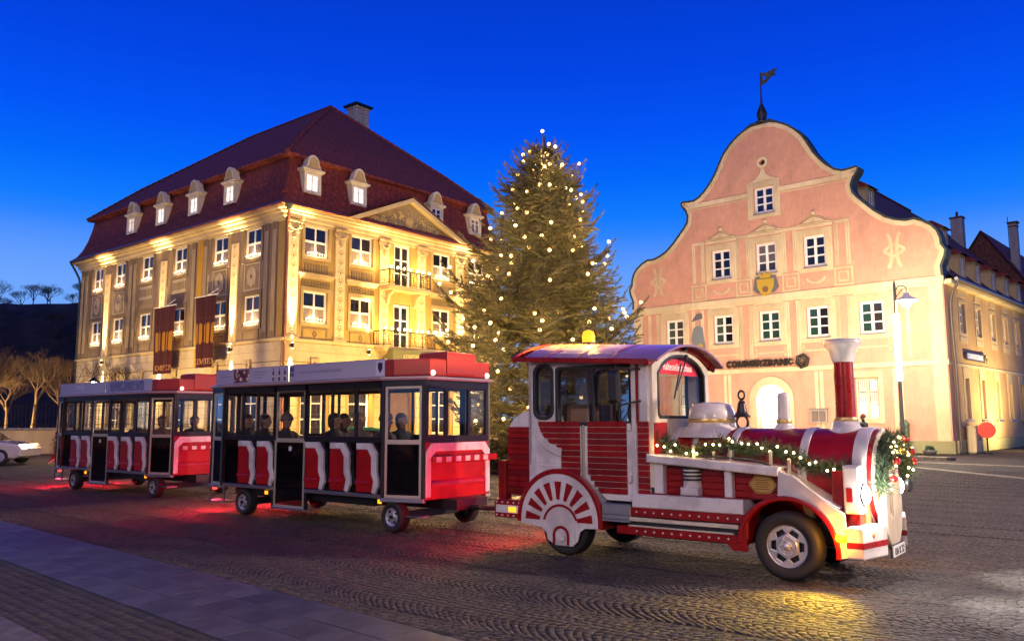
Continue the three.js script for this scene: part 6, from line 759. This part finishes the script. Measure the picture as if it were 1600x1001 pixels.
function dressWagon(w, adverts) {
  const P = (n, g, m, p, r) => part(w, n, g, m, p, r);
  P('hood', at(ext(hoodPlan.map(([x, z]) => [x, -z]), 0.27, 0, 0.03), 0, 2.37, 0, -Math.PI / 2), M.redHood); P('hood_crown', at(ext([[0.62, 0.34], [0.02, 0.36], [0.02, -0.36], [0.62, -0.34]].map(([x, z]) => [x, -z]), 0.40, 0, 0.05), 0, 2.37, 0, -Math.PI / 2), M.redHood);
  for (const s of [-1, 1]) { P('marker_lamp', at(new THREE.SphereGeometry(0.045, 12, 9), 0.60, 2.42, s * 0.64), glow([1, 0.6, 0.42], 2.2)); }
  adverts.forEach(([a, b, tx]) => { for (const s of [1, -1]) { const m = std([1, 1, 1], 0.35, { map: tx }), g = new THREE.PlaneGeometry(b - a, 0.27); P('advert_board', bx(a, b, 2.375, 2.665, s > 0 ? 0.84 : -0.86, s > 0 ? 0.86 : -0.84, 0.004), M.zinc); P('advert_print', g, m, [(a + b) / 2, 2.52, s * 0.8625], [0, s > 0 ? 0 : Math.PI, 0]); } });
}
const grey = (seed, fn) => print(512, 64, (c, W, H) => { const g = rng(seed), q = c.createLinearGradient(0, 0, W, 0); q.addColorStop(0, '#9c93a8'); q.addColorStop(1, '#b0a9b4'); c.fillStyle = q; c.fillRect(0, 0, W, H); fn(c, W, H, g); });
const adA = grey(1, (c, W, H, g) => { c.fillStyle = '#5b2a2c'; c.fillRect(W * 0.26, 4, W * 0.22, H - 8); for (let i = 0; i < 26; i++) { c.fillStyle = ['#8c5a4c', '#c3a79a', '#6b2a30', '#d8c9b8'][i & 3]; c.beginPath(); c.arc(W * 0.27 + g() * W * 0.2, 8 + g() * (H - 16), 4 + 5 * g(), 0, 7); c.fill(); } c.fillStyle = '#7a7284'; for (let i = 0; i < 3; i++) c.fillRect(W * 0.54, 16 + i * 12, W * (0.18 - 0.03 * i), 3); c.fillStyle = '#7a7284'; c.fillRect(W * 0.05, 30, W * 0.14, 3); for (const [x, col] of [[0.80, '#2e3a22'], [0.88, '#4a1a14'], [0.95, '#2a2018']]) { c.fillStyle = col; c.fillRect(W * x, 20, 12, H - 24); c.fillRect(W * x + 4, 6, 4, 16); c.fillStyle = '#cfc6bb'; c.fillRect(W * x, 36, 12, 8); } });
const adB = grey(2, (c, W, H) => { c.fillStyle = '#8b8597'; c.fillRect(W * 0.12, 26, W * 0.45, 10); c.fillStyle = '#4d4a78'; c.fillRect(6, 8, 22, 18); c.fillRect(6, 32, 22, 14); c.fillStyle = '#c8c2cc'; c.fillRect(W - 46, 4, 42, H - 8); c.fillStyle = '#2f2b40'; c.beginPath(); c.moveTo(W - 36, 12); c.lineTo(W - 14, 12); c.lineTo(W - 14, 34); c.lineTo(W - 25, 52); c.lineTo(W - 36, 34); c.fill(); });
const adC = grey(3, (c, W, H, g) => { c.fillStyle = '#c9c0cf'; c.fillRect(W * 0.36, 12, W * 0.2, 8); c.fillRect(W * 0.36, 26, W * 0.2, 8); c.fillStyle = '#a493a0'; c.fillRect(W * 0.1, 40, W * 0.5, 4); });
const adD = grey(4, (c, W, H, g) => { c.fillStyle = '#6f6a86'; c.fillRect(W * 0.1, 6, W * 0.74, H - 12); for (let i = 0; i < 60; i++) { c.fillStyle = ['#8a84a0', '#565270', '#a39cb0'][i % 3]; c.fillRect(W * 0.12 + g() * W * 0.68, 10 + g() * (H - 24), 5 + 14 * g(), 4 + 6 * g()); } });
const wagon = makeWagon('red and black passenger wagon coupled directly behind the locomotive'); wagon.position.set(...W2); wagon.rotation.y = W2a;
const wagonB = copy(wagon, 'red and black passenger wagon at the rear end of the train, farther left', W1, W1a);
dressWagon(wagon, [[-4.95, -2.72, adA], [-2.68, -0.22, adB]]); dressWagon(wagonB, [[-5.0, -2.55, adC], [-2.50, -0.30, adD]]);
{ const t = thing('garland', 'short fir garland hung on the rear end of the last wagon', 'garland', W1, W1a), n = needles(51, [[-5.14, 1.25, 0.8], [-5.2, 0.95, 0.82], [-5.18, 0.72, 0.84]], 0.17, 0.03, 6); part(t, 'fir_twigs', n.geo, mGarland); const b = thing('striped_sign', 'red and white striped warning board on the rear end of the last wagon', 'sign', W1, W1a); for (let k = 0; k < 5; k++) part(b, 'stripe', bx(-5.16, -5.13, 1.12 + k * 0.06, 1.18 + k * 0.06, 0.45, 0.86), k % 2 ? M.white : M.redBright); }

// ---------------------------------------------------------------- people
function body(bones, center, half, res, smooth = 0.04) { // one continuous surface over tapered bones: [x,y,z,r, x,y,z,r]
  const mc = new MarchingCubes(res, new THREE.MeshStandardMaterial(), false, false, 400000); mc.isolation = 0;
  for (let k = 0; k < res; k++) for (let j = 0; j < res; j++) for (let i = 0; i < res; i++) {
    const x = center[0] + (i - res / 2) / (res / 2) * half, y = center[1] + (j - res / 2) / (res / 2) * half, z = center[2] + (k - res / 2) / (res / 2) * half; let acc = 0, best = 9;
    for (const b of bones) { const dx = b[4] - b[0], dy = b[5] - b[1], dz = b[6] - b[2], l = dx * dx + dy * dy + dz * dz; const t = l ? Math.max(0, Math.min(1, ((x - b[0]) * dx + (y - b[1]) * dy + (z - b[2]) * dz) / l)) : 0; const d = Math.hypot(x - b[0] - dx * t, y - b[1] - dy * t, z - b[2] - dz * t) - (b[3] + (b[7] - b[3]) * t); if (d < 0.25) acc += Math.exp(-d / smooth); if (d < best) best = d; }
    mc.field[i + j * res + k * res * res] = acc > 0 ? smooth * Math.log(acc) : -best;
  }
  mc.update(); const n = mc.count, g = new THREE.BufferGeometry(), p = new Float32Array(n * 3), q = new Float32Array(n * 3);
  for (let i = 0; i < n; i++) for (let c = 0; c < 3; c++) { p[i * 3 + c] = center[c] + mc.positionArray[i * 3 + c] * half; q[i * 3 + c] = mc.normalArray[i * 3 + c]; }
  g.setAttribute('position', new THREE.BufferAttribute(p, 3)); g.setAttribute('normal', new THREE.BufferAttribute(q, 3)); return g;
}
function paint(g, fn) { const p = g.attributes.position, c = new Float32Array(p.count * 3); for (let i = 0; i < p.count; i++) c.set(fn(p.getX(i), p.getY(i), p.getZ(i)), i * 3); const o = g.clone(); o.setAttribute('color', new THREE.BufferAttribute(c, 3)); return o; }
const headBones = (x, y, z) => [[x - 0.015, y + 0.02, z, 0.088, x + 0.02, y - 0.0, z, 0.078], [x + 0.03, y - 0.06, z, 0.05, x + 0.055, y - 0.085, z, 0.030], [x + 0.085, y + 0.005, z, 0.012, x + 0.112, y - 0.03, z, 0.014], [x, y - 0.01, z - 0.082, 0.016, x - 0.01, y + 0.02, z - 0.084, 0.016], [x, y - 0.01, z + 0.082, 0.016, x - 0.01, y + 0.02, z + 0.084, 0.016], [x - 0.01, y - 0.06, z, 0.05, x - 0.02, y - 0.17, z, 0.055]];
const seatedHead = body(headBones(0.03, 0.77, 0), [0.03, 0.75, 0], 0.22, 44, 0.012);
const seatedTorso = body([[0, 0.12, -0.09, 0.13, 0, 0.12, 0.09, 0.13], [0, 0.14, 0, 0.15, -0.02, 0.45, 0, 0.155], [-0.02, 0.50, -0.15, 0.085, -0.02, 0.50, 0.15, 0.085], [-0.01, 0.55, 0, 0.07, 0, 0.64, 0, 0.06], [0, 0.11, -0.1, 0.09, 0.42, 0.11, -0.12, 0.068], [0, 0.11, 0.1, 0.09, 0.42, 0.11, 0.12, 0.068], [0.42, 0.11, -0.12, 0.066, 0.42, -0.28, -0.12, 0.05], [0.42, 0.11, 0.12, 0.066, 0.42, -0.28, 0.12, 0.05], [0.42, -0.29, -0.12, 0.045, 0.56, -0.31, -0.12, 0.035], [0.42, -0.29, 0.12, 0.045, 0.56, -0.31, 0.12, 0.035], [-0.01, 0.49, -0.2, 0.066, 0.06, 0.24, -0.25, 0.05], [-0.01, 0.49, 0.2, 0.066, 0.06, 0.24, 0.25, 0.05], [0.06, 0.24, -0.25, 0.05, 0.24, 0.22, -0.12, 0.038], [0.06, 0.24, 0.25, 0.05, 0.24, 0.22, 0.12, 0.038], ...[-1, 1].flatMap((s) => [0, 1, 2, 3].map((k) => [0.25, 0.215, s * (0.075 + 0.018 * k), 0.014, 0.34 - Math.abs(k - 1.3) * 0.012, 0.185, s * (0.04 + 0.02 * k), 0.010]).concat([[0.25, 0.23, s * 0.08, 0.014, 0.29, 0.235, s * 0.04, 0.011]]))], [0.15, 0.18, 0], 0.52, 72, 0.022);
const skin = [0.26, 0.14, 0.095];
function makePerson(label, cat, coat, hair, hat) {
  const t = thing('person', label, 'person', [0, 0, 0], 0), face = (x, y, z) => { if (y < 0.64) return coat; if (x > 0.075 && Math.abs(Math.abs(z) - 0.034) < 0.013 && Math.abs(y - 0.785) < 0.009) return [0.03, 0.02, 0.02]; if (x > 0.08 && Math.abs(z) < 0.03 && Math.abs(y - 0.70) < 0.007) return [0.25, 0.07, 0.06]; return skin; };
  const vm = std([1, 1, 1], 0.8, { vertexColors: true }), tg = paint(seatedTorso, (x, y) => (y < 0.13 && x > 0.08) ? [0.02, 0.022, 0.03] : (x > 0.245 && y > 0.15 && y < 0.27) ? skin : coat), hg = paint(seatedHead, face); const g = mergeGeometries([tg, hg], false); part(t, 'body', g, vm);
  if (hat) part(t, 'hat', mg([at(new THREE.SphereGeometry(0.115, 18, 12, 0, 6.3, 0, 1.75), 0.015, 0.81, 0, 0, 0, 0.12), at(new THREE.TorusGeometry(0.105, 0.02, 8, 20), 0.015, 0.795, 0, Math.PI / 2 , 0.1), at(new THREE.SphereGeometry(0.03, 8, 6), 0.0, 0.93, 0)]), std(hat, 0.95, { bumpMap: tGrain, bumpScale: 0.006 })); else part(t, 'hair', mg([at(new THREE.SphereGeometry(0.112, 18, 12, 0, 6.3, 0, 1.7), -0.008, 0.80, 0, 0, 0, 0.38), at(new THREE.SphereGeometry(0.09, 14, 10), -0.045, 0.74, 0, 0, 0, 0, [0.7, 1.3, 1.05])]), std(hair, 0.7));
  return t;
}
{
  const seat = (w, x, z, turn, p) => { w.updateMatrixWorld(true); p.position.copy(w.localToWorld(new THREE.Vector3(x, 0.92, z))); p.rotation.y = w.rotation.y + turn; };
  const row = [ // x, z, turn, coat, hair, hat, label
    [-0.62, 0.48, 0.2, [0.05, 0.035, 0.04], null, [0.17, 0.11, 0.09], 'seated person in a pale knitted hat at the foremost front wagon window'],
    [-1.22, 0.50, -0.3, [0.16, 0.11, 0.09], [0.22, 0.13, 0.07], null, 'seated person with light brown hair in the front wagon, second window from front'],
    [-1.86, 0.50, 0.1, [0.012, 0.012, 0.015], [0.012, 0.010, 0.008], null, 'seated person with dark hair in the front wagon just ahead of its door'],
    [-2.55, -0.30, 0.1, [0.05, 0.02, 0.015], [0.03, 0.02, 0.012], null, 'person in a dark coat seen through the door of the front wagon'],
    [-3.28, 0.45, 0, [0.02, 0.02, 0.03], null, [0.13, 0.115, 0.11], 'seated person in a pale grey hat in the front wagon just behind the door'],
    [-3.86, 0.50, 0.3, [0.010, 0.010, 0.012], [0.02, 0.015, 0.01], null, 'seated person with dark hair at the front wagon window two behind the door'],
    [-4.42, 0.50, 0, [0.02, 0.015, 0.02], [0.02, 0.012, 0.01], null, 'seated person with dark hair at the rearmost side window of the front wagon'],
    [-1.25, -0.50, 0, [0.02, 0.02, 0.02], [0.05, 0.04, 0.03], null, 'seated person with brown hair on the far side of the front wagon']];
  for (const [x, z, a, coat, hair, hat, label] of row) seat(wagon, x, z, a, makePerson(label, 'person', coat, hair, hat));
  const row2 = [[-0.60, 0.40, -0.2, [0.10, 0.04, 0.03], [0.16, 0.06, 0.03], null, 'seated person with reddish hair behind the front glass of the rear wagon, left of two'], [-0.60, -0.42, -0.2, [0.012, 0.012, 0.012], [0.015, 0.012, 0.01], null, 'seated person in black behind the front glass of the rear wagon, right of two'], [-1.88, 0.3, 0, [0.02, 0.015, 0.015], [0.02, 0.015, 0.01], null, 'seated person in a dark coat just ahead of the door of the rear wagon']];
  for (const [x, z, a, coat, hair, hat, label] of row2) seat(wagonB, x, z, a, makePerson(label, 'person', coat, hair, hat));
  // a man who stands by the ground floor window, mostly behind the smokestack
  const t = thing('person', 'standing person with red hair and dark coat behind the smokestack by a lit window', 'person', [15.0, 0, -35.5], 2.2);
  const sb = body([[0, 0.95, -0.08, 0.14, 0, 0.95, 0.08, 0.14], [0, 1.0, 0, 0.15, 0, 1.35, 0, 0.155], [0, 1.46, -0.15, 0.085, 0, 1.46, 0.15, 0.085], [0, 1.5, 0, 0.07, 0, 1.62, 0, 0.058], [0, 0.9, -0.1, 0.10, 0.0, 0.5, -0.11, 0.072], [0, 0.9, 0.1, 0.10, 0.0, 0.5, 0.11, 0.072], [0, 0.5, -0.11, 0.068, -0.02, 0.1, -0.11, 0.048], [0, 0.5, 0.11, 0.068, -0.02, 0.1, 0.11, 0.048], [-0.03, 0.06, -0.11, 0.045, 0.13, 0.045, -0.12, 0.035], [-0.03, 0.06, 0.11, 0.045, 0.13, 0.045, 0.12, 0.035], [0, 1.44, -0.21, 0.068, -0.02, 1.16, -0.27, 0.052], [0, 1.44, 0.21, 0.068, -0.02, 1.16, 0.27, 0.052], [-0.02, 1.16, -0.27, 0.05, 0.12, 0.98, -0.2, 0.042], [-0.02, 1.16, 0.27, 0.05, 0.12, 0.98, 0.2, 0.042]], [0, 0.85, 0], 0.9, 96, 0.022), hb = seatedHead.clone(); at(hb, 0, 0.99, 0);
  part(t, 'body', mergeGeometries([paint(sb, (x, y) => (y < 0.85 ? [0.02, 0.02, 0.03] : [0.025, 0.03, 0.028])), paint(hb, () => skin)], false), std([1, 1, 1], 0.8, { vertexColors: true })); part(t, 'hair', at(new THREE.SphereGeometry(0.114, 18, 12, 0, 6.3, 0, 1.75), -0.008, 1.80, 0, 0, 0, 0.38), std([0.40, 0.10, 0.03], 0.7));
}

// ---------------------------------------------------------------- parked cars behind the train
function makeCar(label, color, pos, turn) {
  const t = thing('parked_car', label, 'car', pos, turn), paintM = phys(color, 0.25, { clearcoat: 1, clearcoatRoughness: 0.05 });
  const side = [[-2.05, 0.32], [-1.85, 0.24], [1.85, 0.24], [2.08, 0.34], [2.12, 0.62], [1.95, 0.80], [0.95, 0.93], [-1.55, 0.97], [-2.0, 0.90], [-2.12, 0.60]], cabin = [[-1.75, 0.93], [0.98, 0.90], [0.25, 1.42], [-0.1, 1.48], [-0.95, 1.48], [-1.4, 1.36]];
  part(t, 'body', ext(side, 1.72, -0.86, 0.09, [], 3), paintM); part(t, 'cabin', ext(cabin, 1.42, -0.71, 0.06, [], 3), paintM);
  const win = [[-1.5, 0.99], [0.78, 0.97], [0.2, 1.36], [-0.95, 1.41], [-1.3, 1.3]]; for (const s of [-1, 1]) part(t, 'window', ext(win, 0.02, s > 0 ? 0.70 : -0.72), M.pane); part(t, 'windscreen', poly([[[0.96, 0.95, 0.6], [0.96, 0.95, -0.6], [0.32, 1.40, -0.55], [0.32, 1.40, 0.55]]]), M.pane, [0.02, 0.01, 0]); part(t, 'rear_window', poly([[[-1.73, 0.99, 0.6], [-1.43, 1.33, 0.55], [-1.43, 1.33, -0.55], [-1.73, 0.99, -0.6]]]), M.pane, [-0.012, 0.0, 0]);
  for (const x of [-1.32, 1.34]) for (const s of [-1, 1]) { const w = part(t, 'wheel', at(lathe([[0.001, 0.1], [0.2, 0.1], [0.27, 0.11], [0.31, 0.08], [0.31, -0.08], [0.001, -0.1]], 24), 0, 0, 0, Math.PI / 2), M.rubber, [x, 0.31, s * 0.78], [0, s > 0 ? 0 : Math.PI, 0]); part(w, 'hubcap', cyl(0.19, 0.17, 0.02, 18, 0, 0, 0.105, Math.PI / 2), M.silver); }
  for (const s of [-1, 1]) { part(t, 'headlight', at(new THREE.SphereGeometry(0.13, 12, 8), 2.02, 0.66, s * 0.62, 0, 0, 0, [0.5, 0.6, 1]), M.chrome); part(t, 'tail_light', bx(-2.13, -2.06, 0.62, 0.80, s * 0.70 - 0.12, s * 0.70 + 0.12, 0.02), M.redBright); part(t, 'mirror', bx(0.62, 0.74, 0.98, 1.09, s * 0.84 - 0.08, s * 0.84 + 0.08, 0.03), paintM); } part(t, 'door_line', mg([bx(-0.28, -0.265, 0.35, 0.95, 0.861, 0.866), bx(0.78, 0.795, 0.4, 0.9, 0.861, 0.866)]), M.black);
  return t;
}
makeCar('green parked car seen through the windows of the front wagon', [0.01, 0.16, 0.05], [-4.6, 0, -27.5], rad(10));
makeCar('pale silver parked car at far left beyond the last wagon', [0.55, 0.50, 0.44], [-21.5, 0, -33.5], rad(4));

// ---------------------------------------------------------------- far left: wall, fence, bare trees, wooded hill
{
  const p = [-24, 0, -44], wall = thing('low_wall', 'low pale plastered wall below the dark fence at far left', 'wall', p, rad(8)); part(wall, 'masonry', bx(-22, 7, 0, 1.25, -0.25, 0.25, 0.02), M.cream); for (let k = 0; k < 18; k++) part(wall, 'coping', bx(-21.9 + k * 1.6, -20.34 + k * 1.6, 1.25, 1.36, -0.32, 0.32, 0.02), M.stone);
  const fence = thing('iron_fence', 'dark iron fence standing on the low wall at far left', 'fence', p, rad(8)); part(fence, 'rail', mg([bx(-22, 7, 1.5, 1.54, -0.02, 0.02), bx(-22, 7, 2.5, 2.54, -0.02, 0.02)]), M.ironBlack); const g = bx(-0.012, 0.012, 1.36, 2.65, -0.012, 0.012); for (let k = 0; k < 150; k++) part(fence, 'picket', g, M.ironBlack, [-21.8 + k * 0.19, 0, 0]);
  const lp = thing('street_lamp', 'low street lamp hidden beyond the last wagon that lights the wall at far left', 'street lamp', [-19.5, 0, -38.5]); part(lp, 'pole', cyl(0.06, 0.05, 3.4, 12, 0, 1.7, 0), M.ironBlack); part(lp, 'shade', lathe([[0.30, 0], [0.06, 0.22], [0.001, 0.24]], 20, 0, 3.5, 0), M.ironBlack); part(lp, 'lamp_glass', at(new THREE.SphereGeometry(0.11, 14, 10), 0, 3.47, 0), M.lampGlass); pointLight(lp, 0, 3.32, 0, [1, 0.60, 0.27], 130, 6);
  // wooded hill
  const hx = 40, hz = 14, pos = [], idx = []; for (let j = 0; j <= hz; j++) for (let i = 0; i <= hx; i++) { const u = i / hx, v = j / hz, x = -115 + 112 * u, z = -66 - 45 * v; pos.push(x, -0.5 + 16.5 * sm(0, 0.75, v) * (0.92 + 0.18 * fbm(u, v, 5, 3)) + 2.2 * (fbm(u + 0.5, v, 9, 3) - 0.5), z); } for (let j = 0; j < hz; j++) for (let i = 0; i < hx; i++) { const a = j * (hx + 1) + i; idx.push(a, a + 1, a + hx + 1, a + 1, a + hx + 2, a + hx + 1); } const hg = new THREE.BufferGeometry(); hg.setAttribute('position', new THREE.Float32BufferAttribute(pos, 3)); hg.setIndex(idx); hg.computeVertexNormals(); structure('hill', metric(hg), std([0.06, 0.045, 0.035], 0.95, { map: again(tDirt, 6) }));
  // bare tree: limbs divide and end in fine twigs
  const r = rng(303); const grow = (out, p, d, L, rad0, lvl) => { const q = p.clone().addScaledVector(d, L); out.push(rod(p.toArray(), q.toArray(), rad0, lvl < 2 ? 6 : 3, rad0 * 0.72)); if (lvl >= 7) return; const n = lvl < 1 ? 4 : 3; for (let k = 0; k < n; k++) { const e = d.clone().add(new THREE.Vector3((r() - 0.5) * 1.7, (r() - 0.3) * 0.8, (r() - 0.5) * 1.7)).normalize(); grow(out, lvl < 1 && k ? p.clone().addScaledVector(d, L * (0.6 + 0.4 * r())) : q.clone().addScaledVector(d, -L * 0.25 * r()), e, L * (0.62 + 0.2 * r()), rad0 * 0.58, lvl + 1); } };
  const protos = [0, 1].map((k) => { const trunk = rod([0, 0, 0], [0.1, 2.0, 0], 0.20, 8, 0.15), l = []; grow(l, new THREE.Vector3(0.1, 1.95, 0), new THREE.Vector3(0.05, 1, 0.05).normalize(), 1.9, 0.14, 0); return [trunk, mg(l)]; });
  const tree = (label, x, y, z, s, k, a, mat, grp) => { const t = thing('bare_tree', label, 'bare tree', [x, y, z], a, grp); t.scale.setScalar(s); part(t, 'trunk', protos[k][0], mat); part(t, 'crown', protos[k][1], mat); return t; };
  tree('tallest bare tree before the dark hill, left of the palace', -26.9, 0, -46.5, 0.78, 0, 0.4, M.barkPale); tree('bare tree leaning at the left edge of the picture', -30.5, 0, -47, 0.7, 1, 2.1, M.barkPale); tree('low spreading bare tree beside the palace corner', -24.9, 0, -46.8, 0.55, 1, 4.0, M.barkPale); tree('bushy low bare tree between the tall one and the left edge', -28.7, 0, -47.2, 0.62, 0, 3.1, M.barkPale); tree('bare tree behind the palace corner, half hidden by the last wagon', -22.9, 0, -48.5, 0.6, 0, 5.2, M.barkPale); tree('broad bare tree behind the leaning one at the left edge', -31.5, 0, -49.5, 0.85, 0, 1.2, M.barkPale); tree('slim bare tree behind the tallest one', -27.4, 0, -50, 0.72, 1, 0.2, M.barkPale); tree('low bare tree nearest the last wagon before the hill', -24.2, 0, -49.8, 0.7, 1, 2.7, M.barkPale);
  const rt = rng(90); for (let i = 0; i < 44; i++) { const x = -84 + i * 1.35 + rt(), v = i % 2 ? 0.74 + 0.16 * rt() : 0.25 + 0.5 * rt(), z = -66 - 45 * v, y = -0.9 + 15.5 * sm(0, 0.75, v); tree('bare tree on the dark wooded hill at left', x, y, z, 0.36 + 0.26 * rt(), i & 1, rt() * 6, M.bark, 'bare trees on the wooded hill'); }
}

// ---------------------------------------------------------------- the houses that close the square behind the viewer
[[-30, 26, 12, 'plain grey', [0.22, 0.20, 0.18]], [-7, 29, 11, 'narrow ochre', [0.30, 0.22, 0.12]], [17, 27, 12.5, 'tall pale', [0.30, 0.28, 0.25]], [41, 20, 11, 'long brown', [0.20, 0.15, 0.12]], [-43, 3, 11.5, 'pale yellow', [0.30, 0.25, 0.15], 90], [-46, -20, 12, 'dark red', [0.18, 0.10, 0.08], 90]].forEach(([x, z, h, w, c, a2 = 180], i) => {
  const t = thing('town_house', w + ' town house on the side of the square ' + (a2 > 90 ? 'behind the viewer' : 'off to the left'), 'house', [x, 0, z], rad(a2)), W = 11.4, m = plaster(c); part(t, 'wall', bx(-W, W, 0, h, -10, 0), m); part(t, 'roof', poly([[[-W - 0.4, h - 0.1, 0.4], [W + 0.4, h - 0.1, 0.4], [W, h + 5, -5], [-W, h + 5, -5]], [[W + 0.4, h - 0.1, 0.4], [W + 0.4, h - 0.1, -10.4], [W, h + 5, -5]], [[-W - 0.4, h - 0.1, -10.4], [-W - 0.4, h - 0.1, 0.4], [-W, h + 5, -5]], [[-W - 0.4, h - 0.1, -10.4], [W + 0.4, h - 0.1, -10.4], [W, h + 5, -5], [-W, h + 5, -5]]]), M.roofDark);
  const a = windowProto(1.2, 1.8, 2, 2), b = windowProto(1.2, 1.8, 2, 2, { pane: () => M.lit }); for (let f = 0; f < 3; f++) for (let k = 0; k < 7; k++) place(t, (k * 5 + f * 3 + i) % 6 === 0 ? b : a, -9 + k * 3, 1.2 + f * 3.5, 0.065);
});

// ---------------------------------------------------------------- render
const renderer = new THREE.WebGLRenderer({ antialias: true });
renderer.toneMapping = THREE.LinearToneMapping; renderer.toneMappingExposure = EXPOSURE; renderer.shadowMap.enabled = true;
renderer.render(scene, camera);
